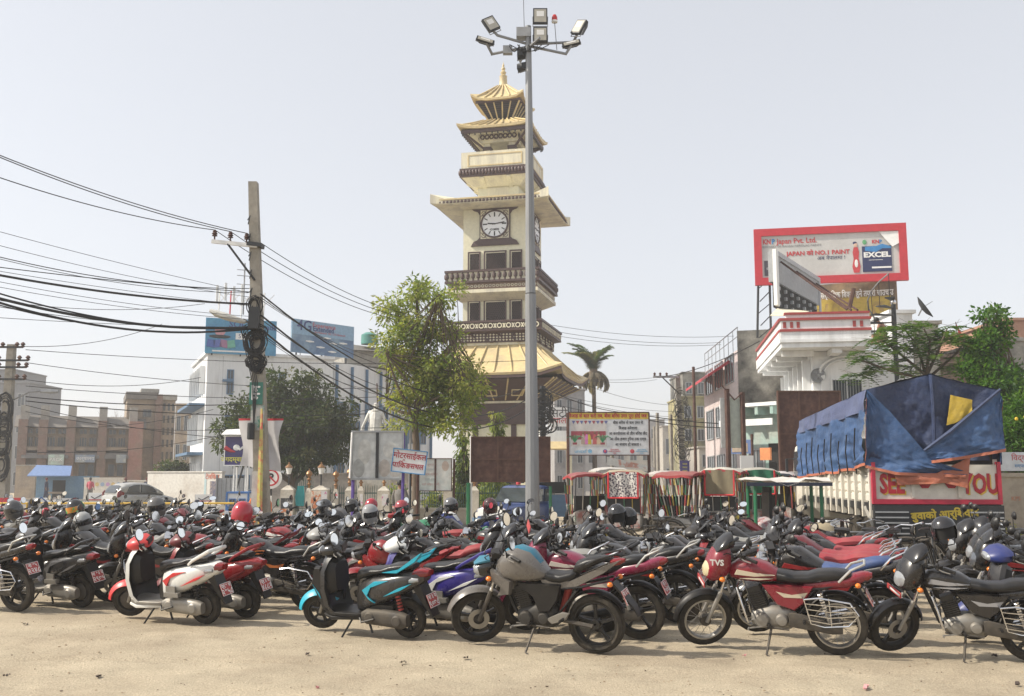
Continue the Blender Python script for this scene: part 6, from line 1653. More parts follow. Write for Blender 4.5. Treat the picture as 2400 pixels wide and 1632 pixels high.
for k in range(7): MB(mat('petal_yellow', (.75, .50, .03))).ball((rnd.uniform(-.4, .2), -.5, W(0, rnd.uniform(970, 1080), D).z), .045, .03, .045, 6, 4).build('blossom', t)
bb = W(2352, 1230, 20); tree('small weed bush at the foot of the stained wall beside the truck', (bb.x, 20, 0), [[(0, 0, 0), (0, 0, .3)], [(0, 0, .1), (.1, 0, .4)]], [(0, 0, .45, .35, .3, .4)], [f_lt[1], f_lt[0]], 30, 22, .1, .012, .14, name='weed', cat='weed', trunk_r=.02)
# ------------------------------------------------------------------ park wall, pillars, lamps, railings
DK = 38
def kx(px, d=DK): return W(px, 1200, d).x
def kzz(py, d=DK): return W(1000, py, d).z
m_pil = mat('pillar_plaster', (.62, .58, .50), r=.85, c2=(.42, .37, .30), c2s=1.6, bump=.15)
o, L = building('park_wall', 'low grey plinth wall under the green park railings', W(742, 1200, DK), W(1272, 1200, DK), cat='wall')
MB(m_conc).b2(0, L, 0, .3, 0, kzz(1196)).build('plinth', o, smooth=False)
MB(m_conc).b2(-.02, L + .02, -.04, .34, kzz(1196) + .002, kzz(1193) + .03).build('coping', o, smooth=False)
m_bronze = mat('bronze_finial', (.30, .16, .07), r=.4, m=.5)
pil = [(676, 1138, 30, 'nearest the no parking sign'), (752, 1138, 40, 'covered with orange posters'), (724, 1144, 14, 'narrow one beside the open gate'), (787, 1146, 12, 'thin one right of the poster pillar'), (819, 1140, 18, 'just left of the purple sign post'), (846, 1140, 14, 'just right of the purple sign post'), (900, 1140, 28, 'under the right end of the faded hoarding'), (966, 1140, 22, 'beside the brown sign posts'), (1050, 1140, 20, 'right of the small white board'), (1112, 1140, 20, 'behind the left leg of the dark red hoarding')]
for k, (px, yt, wpx, lb) in enumerate(pil):
    w = wpx * DK / F; o = thing('gate_pillar', 'weathered white park pillar %s' % lb, 'pillar', (kx(px), DK - .1, 0), 0, 'pillars of the tower park')
    h = kzz(yt)
    MB(m_pil).b2(-w / 2, w / 2, -w / 2, w / 2, 0, h - .16).build('shaft', o, smooth=False)
    MB(m_pil).rings([[(-w / 2, -w / 2, h - .158), (w / 2, -w / 2, h - .158), (w / 2, w / 2, h - .158), (-w / 2, w / 2, h - .158)], [(-.05, -.05, h), (.05, -.05, h), (.05, .05, h), (-.05, .05, h)]]).build('cap', o, smooth=False)
    if k not in (0, 1): MB(m_bronze).lathe([(.05, 0), (.05, .1), (.09, .14), (.04, .2), (.04, .26), (.1, .32), (.04, .38), (.05, .42), (.13, .52), (.10, .6), (.02, .66), (.001, .74)], 10, c=(0, 0, h)).build('finial', o)
    if k in (0, 1):
        MB(m_dark).tube([(0, 0, h - .02), (0, 0, h + .42)], .03, 6).build('lamp_post', o)
        MB(m_white).lathe([(.07, .42), (.13, .66), (.001, .66)], 8, c=(0, 0, h)).build('lamp_glass', o)
        MB(m_bronze).lathe([(.15, .662), (.15, .69), (.08, .76), (.03, .8), (.03, .86), (.001, .88)], 8, c=(0, 0, h)).build('lamp_cap', o)
    pst = [mat('poster_orange', (.62, .22, .10), r=.7, c2=(.72, .62, .52), c2s=5, c2lo=.48, c2hi=.53), mat('poster_dark', (.06, .06, .06), r=.7, c2=(.6, .6, .58), c2s=4, c2lo=.56, c2hi=.6), mat('poster_pink', (.58, .16, .34), r=.7, c2=(.7, .68, .68), c2s=5, c2lo=.42, c2hi=.47)]
    if k == 0: MB(pst[1]).b2(-w * .46, w * .46, -w / 2 - .012, -w / 2 - .002, h * .42, h * .68).build('poster', o, smooth=False); MB(pst[0]).b2(-w * .46, w * .46, -w / 2 - .012, -w / 2 - .002, h * .08, h * .41).build('poster', o, smooth=False)
    if k == 1:
        MB(pst[0]).b2(-w * .46, w * .1, -w / 2 - .012, -w / 2 - .002, h * .42, h * .86).build('poster', o, smooth=False); MB(pst[0]).b2(-w * .46, w * .1, -w / 2 - .012, -w / 2 - .002, h * .0 + .05, h * .38).build('poster', o, smooth=False)
        MB(pst[2]).b2(w * .12, w * .46, -w / 2 - .012, -w / 2 - .002, h * .42, h * .86).build('poster', o, smooth=False)
    if k in (5, 6): MB(pst[2]).b2(-w * .1, w * .4, -w / 2 - .012, -w / 2 - .002, h * .5, h * .8).build('poster', o, smooth=False)
m_rail = mat('railing_green', (.05, .11, .095), r=.6)
def railing(label, x0, x1, zb, zt_, d, n, name='railing', cat='railing', mt=None):
    o = thing(name, label, cat, (kx(x0, d), d, 0), 0, 'railings of the tower park'); L = kx(x1, d) - kx(x0, d); mt = mt or m_rail
    for z in (zb + .12, zt_ - .2, zb + .55): MB(mt).tube([(0, 0, z), (L, 0, z)], .018, 4).build('rail', o)
    for k in range(n): MB(mt).tube([(L * k / (n - 1), 0, zb), (L * k / (n - 1), 0, zt_ - .06 + .1 * sin(pi * (k / (n - 1) * 3 % 1))), (L * k / (n - 1), 0, zt_ + .02 + .1 * sin(pi * (k / (n - 1) * 3 % 1)))], [.014, .014, .004], 4).build('railing_bar', o)
zp = kzz(1193) + .03
for k, (a, b, n) in enumerate(((774, 810, 8), (829, 888, 12), (912, 955, 9), (978, 1040, 12), (1060, 1102, 9), (1124, 1190, 12))):
    railing('green spiked park railing panel, %s from the gate' % nm_[k], a, b, zp, kzz(1143), DK, n)
railing('tall dark green iron gate between the two lamp pillars', 692, 732, .05, kzz(1128), DK - .1, 10, 'park_gate', 'gate')
tq = MB(mat('teal_cloth', (.03, .28, .30), r=.8)); tq.rings([[(-.12 + .04 * i, -.03 * (i % 2), 1.1), (-.2 + .06 * i, -.05 * ((i + 1) % 2), .7), (-.16 + .05 * i, -.03, .35)] for i in range(7)], closed=False)
tag(tq.build('cloth', loc=(kx(706), DK - .2, .35)), 'teal cloth hanging on the dark green park gate', 'cloth')
# statue
D = 46; b = W(878, 1100, D); st_ = thing('statue', 'white statue of a standing man in a long coat on a tall plinth', 'statue', (b.x, D, 0), R(4))
m_st = mat('statue_white', (.68, .67, .62), r=.75, c2=(.5, .49, .45), c2s=2)
ztop = W(878, 943, D).z; sH = 2.55; zf = ztop - sH
MB(m_pil).b2(-.75, .75, -.75, .75, 0, zf - .3).build('plinth', st_, smooth=False); MB(m_pil).b2(-.9, .9, -.9, .9, zf - .298, zf - .002).build('plinth_cap', st_, smooth=False)
def skin_body(name, joints, edges, parent, mt, M=None, sub=1):
    """one continuous figure from a skeleton: joints {name: (xyz, rx, ry)}"""
    keys = list(joints); me = bpy.data.meshes.new(name)
    me.from_pydata([joints[k][0] for k in keys], [(keys.index(a), keys.index(b)) for a, b in edges], [])
    o = bpy.data.objects.new(name, me); col.objects.link(o)
    md = o.modifiers.new('skin', 'SKIN'); md.use_smooth_shade = True
    sv = me.skin_vertices[0].data
    for i, k in enumerate(keys):
        sv[i].radius = (joints[k][1], joints[k][2] if len(joints[k]) > 2 else joints[k][1]); sv[i].use_root = (i == 0)
    s2 = o.modifiers.new('sub', 'SUBSURF'); s2.levels = s2.render_levels = sub
    bpy.context.view_layer.update()
    m2 = bpy.data.meshes.new_from_object(o.evaluated_get(bpy.context.evaluated_depsgraph_get()))
    bpy.data.objects.remove(o); m2.materials.clear(); m2.materials.append(mt)
    m2.polygons.foreach_set('use_smooth', [True] * len(m2.polygons))
    return link_obj(name, m2, parent, M=M)
def figure_joints(H=1.7, arm_l=((-.27, -.02, .80), (-.29, -.08, .50)), arm_r=((.27, -.02, .80), (.29, -.08, .50)), step=.08, coat=False, lean=0):
    s = H / 1.7
    J = {'hip': ((0, 0, .92), .15, .11), 'waist': ((0, lean * .3, 1.08), .135, .10), 'chest': ((0, lean * .7, 1.28), .165, .115), 'neck0': ((0, lean, 1.43), .075, .07), 'neck': ((0, lean - .01, 1.48), .052, .055), 'head': ((0, lean - .02, 1.60), .082, .10), 'crown': ((0, lean - .01, 1.69), .055, .065)}
    E = [('hip', 'waist'), ('waist', 'chest'), ('chest', 'neck0'), ('neck0', 'neck'), ('neck', 'head'), ('head', 'crown')]
    for sd, (el, wr), n in ((-1, arm_l, 'l'), (1, arm_r, 'r')):
        J['sh' + n] = ((sd * .19, lean, 1.39), .062); J['el' + n] = (el if el[2] > 1.0 else (el[0], el[1], 1.12), .047); J['wr' + n] = ((wr[0], wr[1], max(wr[2], .86)), .034); J['ha' + n] = ((wr[0] * 1.02, wr[1] - .03, max(wr[2], .86) - .09), .038, .022)
        E += [('chest', 'sh' + n), ('sh' + n, 'el' + n), ('el' + n, 'wr' + n), ('wr' + n, 'ha' + n)]
        y = step * sd
        J['th' + n] = ((sd * .09, y * .2, .84), .10); J['kn' + n] = ((sd * .10, y * .6, .48), .068); J['an' + n] = ((sd * .10, y, .08), .045); J['to' + n] = ((sd * .115, y - .15, .035), .04, .03)
        E += [('hip', 'th' + n), ('th' + n, 'kn' + n), ('kn' + n, 'an' + n), ('an' + n, 'to' + n)]
    if coat:
        J['hip'] = (J['hip'][0], .20, .15); J['waist'] = (J['waist'][0], .165, .13); J['chest'] = (J['chest'][0], .19, .14)
        for n in 'lr': J['th' + n] = (J['th' + n][0], .135)
    return {k: ((v[0][0] * s, v[0][1] * s, v[0][2] * s),) + tuple(q * s for q in v[1:]) for k, v in J.items()}, E
J, E = figure_joints(sH, arm_l=((-.30, -.05, 1.12), (-.40, -.12, .90)), arm_r=((.29, .0, 1.12), (.31, -.04, .86)), step=.06, coat=True)
sb = skin_body('figure', J, E, st_, m_st, M=T(0, 0, zf))
s = sH / 1.7
ct = MB(m_st)
ct.rings([[(rx * cos(a) * s, (ry * sin(a)) * s, zf + z * s) for a in [2 * pi * i / 16 for i in range(16)]] for z, rx, ry in ((.62, .235, .19), (.8, .225, .18), (1.05, .195, .155), (1.28, .205, .155), (1.40, .14, .11))])
ct.tube([(-.03 * s, -.19 * s, zf + .64 * s), (-.02 * s, -.175 * s, zf + 1.1 * s), (.0, -.13 * s, zf + 1.4 * s)], .016 * s, 5)
ct.tube([(.10 * s * cos(a), .085 * s * sin(a) - .01, zf + 1.44 * s) for a in [2 * pi * i / 12 for i in range(13)]], .03 * s, 6).build('coat', st_)
MB(m_st).ball((0, -.115 * s, zf + 1.59 * s), .018 * s, .025 * s, .03 * s, 8, 6).ball((-.088 * s, .0, zf + 1.6 * s), .014 * s, .025 * s, .03 * s, 8, 6).ball((.088 * s, .0, zf + 1.6 * s), .014 * s, .025 * s, .03 * s, 8, 6).box(0, -.102 * s, zf + 1.635 * s, .11 * s, .03 * s, .016 * s).box(0, -.105 * s, zf + 1.545 * s, .05 * s, .02 * s, .012 * s).build('face_features', st_)
MB(m_rust).tube([(.14, .3, zf + .6), (.02, .3, ztop + .9)], .03, 5).build('staff', st_)
# ------------------------------------------------------------------ people
skin_m = mat('skin', (.22, .12, .075), r=.6); hair = mat('black_hair', (.012, .010, .009), r=.6)
def person(label, px, py, d, top, legs, cap=None, rz=0, H=1.68, step=.1, sit=False, z=0):
    b = W(px, py, d); o = thing('person', label, 'person', (b.x, d, z), rz)
    J, E = figure_joints(H, step=step)
    body = skin_body('body', J, E, o, skin_m); s = H / 1.7
    c = MB(top)
    c.rings([[(rx * cos(a) * s, ry * sin(a) * s, z_ * s) for a in [2 * pi * i / 14 for i in range(14)]] for z_, rx, ry in ((.84, .175, .135), (1.05, .16, .125), (1.28, .195, .14), (1.40, .17, .11), (1.45, .075, .075))])
    for sd in (-1, 1): c.tube([(sd * .15 * s, 0, 1.40 * s), (sd * .25 * s, -.01, 1.22 * s), (sd * .272 * s, -.02, 1.0 * s)], [.085 * s, .07 * s, .058 * s], 8)
    c.build('shirt', o)
    l = MB(legs)
    for sd in (-1, 1): l.tube([(sd * .085 * s, 0, .93 * s), (sd * .09 * s, step * sd * .2, .84 * s), (sd * .10 * s, step * sd * .6, .48 * s), (sd * .10 * s, step * sd, .09 * s)], [.115 * s, .118 * s, .085 * s, .075 * s], 8)
    l.build('trousers', o)
    MB(cap or hair).lathe([(.001, .125), (.06, .11), (.095, .05), (.102, -.02), (.09, -.04)], 12, c=(0, .0, 1.62 * s)).build('cap' if cap else 'hair', o)
    MB(skin_m).ball((0, -.112 * s, 1.585 * s), .015, .02, .026, 7, 5).box(0, -.1 * s, 1.54 * s, .045, .018, .01).build('face', o)
    return o
t_navy = mat('cloth_navy', (.025, .03, .06), r=.9); t_pink = mat('cloth_pink', (.50, .10, .14), r=.9); t_orange = mat('cloth_orange', (.72, .17, .03), r=.9); t_red = mat('cap_maroon', (.14, .03, .03), r=.8); t_khaki = mat('cloth_grey', (.16, .15, .14), r=.9)
person('person in navy uniform and maroon cap walking before the blue kiosk', 107, 1165, 74, t_navy, t_navy, t_red, rz=R(100), step=.16)
person('person in a pink shirt standing by the low white wall', 210, 1165, 76, t_pink, t_khaki, rz=R(170))
person('person in dark uniform and maroon cap just left of the silver car', 293, 1165, 72, t_navy, t_navy, t_red, rz=R(60))
person('person in dark uniform standing just behind the silver car roof', 343, 1160, 74, t_navy, t_khaki, t_red, rz=R(160))
person('person in an orange shirt among the bikes by the concrete pole', 606, 1292, 25.5, t_orange, t_khaki, rz=R(200), H=1.55, step=.05)
person('person in grey top standing behind the bikes at the purple sign posts', 936, 1250, 30.5, t_khaki, t_navy, rz=R(150), H=1.66)
# seated bather on the villa roof: bent forward, bare back
D = 37.2; b = W(2068, 800, D)
o = thing('person', 'bare chested dark haired person sitting bent on the villa roof edge', 'person', (b.x, D, 0))
z0 = W(0, 803, D).z
J = {'hip': ((0, 0, .12), .15, .12), 'waist': ((0, -.06, .34), .13, .1), 'chest': ((-.06, -.12, .56), .16, .11), 'neck0': ((-.12, -.16, .70), .07), 'neck': ((-.17, -.18, .74), .05), 'head': ((-.24, -.2, .78), .085, .095), 'crown': ((-.28, -.2, .86), .06),
     'shl': ((-.2, -.26, .62), .06), 'ell': ((-.3, -.4, .40), .046), 'wrl': ((-.36, -.35, .2), .034), 'hal': ((-.38, -.33, .13), .034, .02), 'shr': ((.06, -.1, .64), .06), 'elr': ((-.08, -.32, .38), .046), 'wrr': ((-.28, -.38, .24), .034), 'har': ((-.33, -.38, .18), .034, .02),
     'thl': ((-.14, -.12, .10), .1), 'knl': ((-.44, -.28, .26), .07), 'anl': ((-.5, -.3, -.12), .045), 'tol': ((-.62, -.32, -.16), .04, .03), 'thr': ((.05, -.14, .1), .1), 'knr': ((-.24, -.44, .28), .07), 'anr': ((-.34, -.46, -.1), .045), 'tor': ((-.46, -.46, -.15), .04, .03)}
E = [('hip', 'waist'), ('waist', 'chest'), ('chest', 'neck0'), ('neck0', 'neck'), ('neck', 'head'), ('head', 'crown'), ('chest', 'shl'), ('shl', 'ell'), ('ell', 'wrl'), ('wrl', 'hal'), ('chest', 'shr'), ('shr', 'elr'), ('elr', 'wrr'), ('wrr', 'har'), ('hip', 'thl'), ('thl', 'knl'), ('knl', 'anl'), ('anl', 'tol'), ('hip', 'thr'), ('thr', 'knr'), ('knr', 'anr'), ('anr', 'tor')]
skin_body('body', J, E, o, mat('skin_warm', (.34, .16, .09), r=.5), M=T(0, 0, z0))
MB(hair).ball((-.26, -.19, z0 + .84), .105, .11, .10, 10, 8).build('hair', o)
MB(mat('shorts', (.30, .24, .05), r=.9)).tube([(.02, 0, z0 + .16), (-.05, -.13, z0 + .1), (-.3, -.3, z0 + .2)], [.17, .15, .11], 9).build('shorts', o)
# ------------------------------------------------------------------ sign boards on the lot edge
def sign(label, x0, y0, x1, y1, d, mt, posts, post_m, name='sign_board', cat='sign', tilt=0.0, frame=None, cols_=1, rows_=1, ybot=None, fw=.05):
    a = W(x0, (y0 + y1) / 2, d); b = W(x1, (y0 + y1) / 2, d); zt_, zb = W((x0 + x1) / 2, y0, d).z, W((x0 + x1) / 2, y1, d).z
    o = thing(name, label, cat, ((a.x + b.x) / 2, d, 0)); w = (b.x - a.x) / 2; zc = (zt_ + zb) / 2; h = (zt_ - zb) / 2
    M = T(0, 0, zc) @ RY(tilt)
    pn = link_obj('panel', MB(mt).b2(-w, w, -.02, .02, -h, h).mesh('panel', smooth=False), o, M=M)
    if frame:
        for q in ((-w - fw, w + fw, h, h + fw), (-w - fw, w + fw, -h - fw, -h), (-w - fw, -w, -h, h), (w, w + fw, -h, h)):
            MB(frame).b2(q[0], q[1], -.05, .04, q[2], q[3]).build('frame_bar', pn, smooth=False)
    for k in range(1, cols_): MB(post_m if frame is None else frame).b2(-w + 2 * w * k / cols_ - .025, -w + 2 * w * k / cols_ + .025, -.035, -.021, -h, h).build('seam_bar', pn, smooth=False)
    for k in range(1, rows_): MB(post_m if frame is None else frame).b2(-w, w, -.033, -.0211, -h + 2 * h * k / rows_ - .02, -h + 2 * h * k / rows_ + .02).build('seam_bar', pn, smooth=False)
    for q in posts:
        px, r_ = q[0], q[1]; x = W(px, 1100, d).x - o.location.x; ztp = q[2] if len(q) > 2 else zt_; pmt = q[3] if len(q) > 3 else post_m
        MB(pmt).tube([(x, .06, 0), (x, .06, ztp)], r_, 6).build('post', o)
    return o, pn, w, h
m_faded = mat('faded_vinyl', (.42, .44, .43), r=.35, c2=(.62, .63, .62), c2s=.9, c2lo=.35, c2hi=.7, var=.15)
o, pn, w, h = sign('large faded grey hoarding with two ghostly panels on purple posts', 827, 1014, 942, 1121, 27.5, m_faded, [(827, .05), (944, .05)], m_purp, frame=m_grey, cols_=2)
MB(m_dark).b2(-.04, .04, -.06, -.036, -h, h).build('centre_bar', pn, smooth=False)
MB(m_white).tube([(-w - .06, -.07, -h), (-w - .02, -.07, h)], .03, 5).build('edge_strip', pn)
for x, z, rx, rz, c in ((-.35, .1, .18, .35, (.50, .50, .47)), (.35, .15, .2, .22, (.55, .55, .52)), (.2, -.35, .16, .24, (.46, .42, .38)), (-.5, -.35, .16, .26, (.36, .37, .36)), (.5, -.4, .18, .2, (.5, .48, .45))):
    MB(mat('ghost_%s' % abs(hash((x, z)) % 97), c, r=.35, var=.2)).ball((x, -.021, z), rx, .004, rz, 12, 8).build('faded_print', pn)
o, pn, w, h = sign('tilted white motorcycle parking sign with red lettering and blue border', 921, 1056, 998, 1108, 26, m_white, [(962, .03, 1.9, m_dark), (944, .035, 2.0, m_purp)], m_purp, tilt=R(6.5), frame=mat('sign_blue', (.06, .26, .52), r=.5), fw=.022)
rdl = mat('sign_red', (.45, .03, .05), r=.6)
text('मोटरसाईकल', .205, rdl, pn, T(0, -.024, h * .45) @ FACE, bold=.0035, sx=.9)
text(dev('पाकिङ'), .19, rdl, pn, T(-w * .46, -.024, -h * .42) @ FACE, bold=.0035); text('सथल', .19, rdl, pn, T(w * .50, -.024, -h * .42) @ FACE, bold=.0035, sx=.9)
MB(rdl).tube([(-w * .40, -.026, -h * .42 + .12), (-w * .34, -.026, -h * .42 + .165), (-w * .28, -.026, -h * .42 + .13)], .011, 4).build('lettering', pn)
o, pn, w, h = sign('small faded white notice board on rusty brown posts', 983, 1076, 1058, 1150, 28, mat('faded_white', (.66, .66, .62), r=.5, c2=(.55, .62, .60), c2s=1.2), [(978, .035), (1064, .035)], m_rust, cols_=2, frame=m_rust, fw=.02)
for k, (s_, z) in enumerate((('सूचना', .62), ('नगरपालिका', .32), ('पार्क क्षेत्र', .02), ('सफा राखौं', -.3), ('यहाँ फोहर नगरौं', -.62))): text(s_, .085, mat('faded_text_%d' % (k % 2), ((.52, .36, .34), (.45, .50, .50))[k % 2]), pn, T(-w * .3, -.023, h * z) @ FACE)
MB(mat('faded_face', (.55, .45, .38))).ball((w * .62, -.021, h * .55), .1, .003, .14).build('faded_print', pn)
o, pn, w, h = sign('large dark red backed hoarding standing behind the lamp mast', 1106, 1026, 1288, 1128, 28.5, m_rust, [(1104, .035, W(0, 1022, 28.5).z, m_white), (1290, .045, None, m_grn)] if 0 else [(1104, .04, W(0, 1022, 28.5).z, m_white), (1290, .045, W(0, 1140, 28.5).z, m_grn)], m_rust, cols_=3, rows_=2, frame=mat('rust_frame', (.10, .05, .035), r=.8), fw=.03)
MB(m_grn).tube([(W(1104, 0, 28.5).x - o.location.x, -.0, 0), (W(1104, 0, 28.5).x - o.location.x, -.0, W(0, 1132, 28.5).z)], .055, 6).build('post', o)
o, pn, w, h = sign('white and yellow marriage awareness board lettered in Hindi', 1334, 968, 1520, 1066, 32, mat('awareness_white', (.66, .67, .68), r=.45), [(1332, .05), (1522, .05)], m_rust, frame=m_rust, fw=.03)
yb = MB(mat('banner_yellow', (.70, .52, .07), r=.5)).b2(-w + .004, w - .004, -.028, -.021, h * .70, h - .003).build('title_strip', pn, smooth=False)
text(dev('विआह के बात करी तब, बीस बरिस उमर पूरा होई जब ।'), .155, rdl, yb, T(0, -.031, h * .845) @ FACE, bold=.005, sx=.86)
bk = mat('print_black', (.03, .03, .035))
for k, s_ in enumerate(('बीस बरिस से कम उमर में', 'विआह करेवाला', 'आ करवाेवाला के तीन बरिस कैद', 'आ तीस हजार रुपैया तक दण्ड', 'आ सजाय हो सकता ।')): text(dev(s_), .125, bk, pn, T(w * .48, -.023, h * (.52 - k * .26)) @ FACE, bold=.002, sx=.85)
text('unicef', .16, mat('unicef_blue', (.12, .42, .66)), pn, T(-w * .72, -.023, -h * .84) @ FACE)
MB(mat('unicef_blue', ())).lathe([(.045, -.024), (.065, -.024), (.065, -.0215), (.045, -.0215)], 16, 'y', c=(-w * .48, 0, -h * .84), loop=True).lathe([(.001, -.023), (.03, -.023), (.03, -.0215)], 12, 'y', c=(-w * .48, 0, -h * .84)).build('globe_emblem', pn)
for x, c, c3 in ((-w * .1, (.10, .10, .35), (.6, .08, .1)), (w * .58, (.6, .08, .1), (.6, .08, .1))):
    MB(mat('emblem_%s' % (x > 0), c)).lathe([(.001, -.024), (.07, -.024), (.07, -.0215)], 12, 'y', c=(x, 0, -h * .84)).m(mat('emblem_red', c3)).ball((x, -.024, -h * .84), .04, .003, .045).build('emblem', pn)
    for q in range(3): text(('नेपाल सरकार', 'महिला बालबालिका', 'पर्सा')[q], .055, mat('emblem_red', c3) if x < 0 else mat('unicef_blue', ()), pn, T(x + .3, -.023, -h * (.76 + q * .085)) @ FACE)
# wedding scene print on the board: canopy, couple, plants
il = MB(mat('print_scene', (.60, .57, .54), r=.5)).b2(-w + .05, -w * .06, -.027, -.0212, -h * .60, h * .66).build('scene_print', pn, smooth=False)
MB(mat('scene_red', (.34, .07, .09))).b2(-w + .06, -w * .08, -.0285, -.0272, -h * .28, h * .12).build('scene_wall', il, smooth=False)
MB(mat('scene_floor', (.66, .62, .58))).b2(-w + .06, -w * .08, -.0284, -.0272, -h * .59, -h * .285).build('scene_floor', il, smooth=False)
for k in range(9): MB(mat('scene_red', ()) if k % 2 else mat('scene_blue', (.12, .14, .32))).add([(-w + .08 + k * .13, -.029, h * .62), (-w + .2 + k * .13, -.029, h * .62), (-w + .14 + k * .13, -.029, h * .45)], [(0, 2, 1)]).build('bunting_print', il, smooth=False)
for x, c in ((-w * .56, (.62, .2, .45)), (-w * .5, (.55, .45, .05)), (-w * .36, (.50, .12, .12)), (-w * .26, (.60, .45, .3)), (-w * .65, (.45, .35, .28))):
    MB(mat('guest_%d' % int(c[0] * 100), c)).loft([(-.22, -.08, .08, .003), (0, -.06, .06, .003), (.1, -.03, .03, .003)], 8, M=T(x, -.03, -h * .18) @ RY(-pi / 2)).m(skin_m).ball((x, -.031, h * .04), .035, .003, .045, 8, 6).build('figure_print', il)
for x in (-w * .86, -w * .16):
    pl = MB(mat('plant_print', (.05, .30, .14)))
    for k in range(7): pl.tube([(x, -.031, -h * .42), (x + .05 * (k - 3), -.031, -h * .1), (x + .085 * (k - 3), -.031, -h * .2 + .03 * (3 - abs(k - 3)))], .014, 3)
    pl.m(mat('scene_red', ())).b2(x - .07, x + .07, -.033, -.029, -h * .52, -h * .42).build('plant_print', il)
# other small signs
o, pn, w, h = sign('navy shop sign with red swoosh and yellow lettering behind the pole', 528, 1024, 576, 1090, 47, mat('sign_navy', (.05, .04, .16), r=.5), [(548, .05), (576, .05)], m_white, frame=m_white, fw=.05)
text(dev('जगदम्बा सि'), .30, mat('sign_lemon', (.62, .58, .10)), pn, T(0, -.03, -h * .62) @ FACE, bold=.008)
MB(m_redp).tube([(-w, -.03, .15), (-.2, -.03, 0), (.0, -.03, -.05)], [.12, .08, .02], 5).m(m_white).tube([(w, -.03, .25), (.2, -.03, .05), (-.05, -.03, .15)], [.08, .05, .02], 5).ball((0.05, -.03, .15), .16, .01, .14).build('swoosh_print', pn)
MB(m_white).rings([[(-w - .1, -.4, h + .06), (w + .3, -.4, h + .06), (w + .3, .5, h + .35), (-w - .1, .5, h + .35)], [(-w - .1, -.4, h + .10), (w + .3, -.4, h + .10), (w + .3, .5, h + .39), (-w - .1, .5, h + .39)]]).build('sign_canopy', pn, smooth=False)
np_ = thing('no_parking_sign', 'round white no parking sign on a striped black post', 'sign', (W(634, 1180, 33).x, 33, 0)); zc = W(0, 1117 + 3, 33).z
zc = W(0, 1120, 33).z
for k in range(6): MB(m_dark if k % 2 == 0 else m_white).tube([(0, .03, zc * k / 6), (0, .03, zc * (k + 1) / 6)], .035, 6).build('post_band', np_)
dsk = MB(m_white).lathe([(.001, -.02), (.36, -.02), (.36, .02), (.001, .02)], 24, 'y', c=(0, -.04, zc)).build('disc', np_)
MB(m_redp).lathe([(.22, -.03), (.27, -.03), (.27, -.021), (.22, -.021)], 24, 'y', c=(0, -.04, zc), loop=True).box(0, -.068, zc, .05, .006, .46, T(0, 0, zc) @ RY(R(-45)) @ T(0, 0, -zc)).build('red_ring', dsk)
text('P', .34, m_dark, dsk, T(0, -.064, zc) @ FACE, bold=.015)
# ------------------------------------------------------------------ barriers and hoardings along the road, far left
def barrier(label, x0, x1, d=33, y0=1180, y1=1222):
    a, b = kx(x0, d), kx(x1, d); o = thing('barrier', label, 'barrier', (a, d, 0), 0, 'yellow pipe barriers'); L = b - a
    z1, z0 = W(600, y0, d).z, W(600, y1, d).z
    for nm, p in (('top_rail', [(0, 0, z1), (L, 0, z1)]), ('bottom_rail', [(0, 0, z0), (L, 0, z0)]), ('upright', [(.02, 0, .0), (.02, 0, z1)]), ('upright', [(L - .02, 0, .0), (L - .02, 0, z1)])): MB(m_yel).tube(p, .034, 7).build(nm, o)
for x0, x1, lb in ((-90, 64, 'yellow pipe barrier cut by the left edge of the frame'), (80, 266, 'yellow pipe barrier in front of the white hoarding panels'), (272, 456, 'yellow pipe barrier in front of the silver car'), (468, 602, 'yellow pipe barrier ending at the concrete pole')): barrier(lb, x0, x1)
for px, lb in ((72, 'navy post left of the yellow barriers, beside the helmet'), (276, 'navy post between the yellow barriers, left of the silver car'), (461, 'navy post between the yellow barriers near the white booth')):
    MBp = MB(m_navy).lathe([(.09, 0), (.085, W(0, 1172, 33).z - .02), (.06, W(0, 1172, 33).z), (.001, W(0, 1172, 33).z + .01)], 10).build('bollard_post', loc=(kx(px, 33), 33, 0)); tag(MBp, lb, 'post', 'navy posts')
def panel(label, x0, x1, y0, y1, d, mt, s_=None, sm=None, sz=.5, name='hoarding_panel'):
    o, pn, w, h = sign(label, x0, y0, x1, y1, d, mt, [(x0 + 2, .03), (x1 - 2, .03)], m_steel, name=name, cat='hoarding')
    if s_: text(s_, sz, sm, pn, T(0, -.024, h * .1) @ FACE, bold=.01)
    return o, pn, w, h
panel('red hoarding panel with white lettering at the left edge', -20, 50, 1167, 1212, 38, m_redp, 'आपूर्ति', m_white, .42)
o, pn, w, h = panel('white hoarding panel with blue house logo lettered ICI', 78, 115, 1167, 1210, 38.2, m_white, 'ICI', mat('logo_blue', (.05, .12, .32)), .34)
MB(mat('logo_blue', ())).tube([(-.22, -.03, .18), (0, -.03, .36), (.22, -.03, .18)], .03, 4).build('house_logo', pn)
panel('grey white notice panel beside the helmet with coloured visor', 130, 178, 1168, 1212, 38.4, mat('grey_white', (.52, .53, .54), r=.6), 'NOTICE', m_dark, .14)
panel('small white road panel with red print below the coloured helmet', 196, 205, 1186, 1206, 37, m_white, 'B', m_redp, .3)
for k, (x0, x1, y0, y1, lb) in enumerate(((208, 245, 1155, 1173, 'white low barricade with curved tick mark left of the silver car'), (253, 269, 1165, 1178, 'small white barricade right of the tick mark barricade'), (458, 497, 1159, 1176, 'white low barricade with tick mark beside the blue booth'))):
    o, pn, w, h = panel(lb, x0, x1, y0, y1, 58, m_white, None, name='barricade')
    MB(m_navy).tube([(-.3, -.03, .0), (-.1, -.03, -.12), (.3, -.03, .1)], .03, 4).m(m_redp).b2(-w, w, -.025, -.021, -h, -h + .06).build('tick_mark', pn)
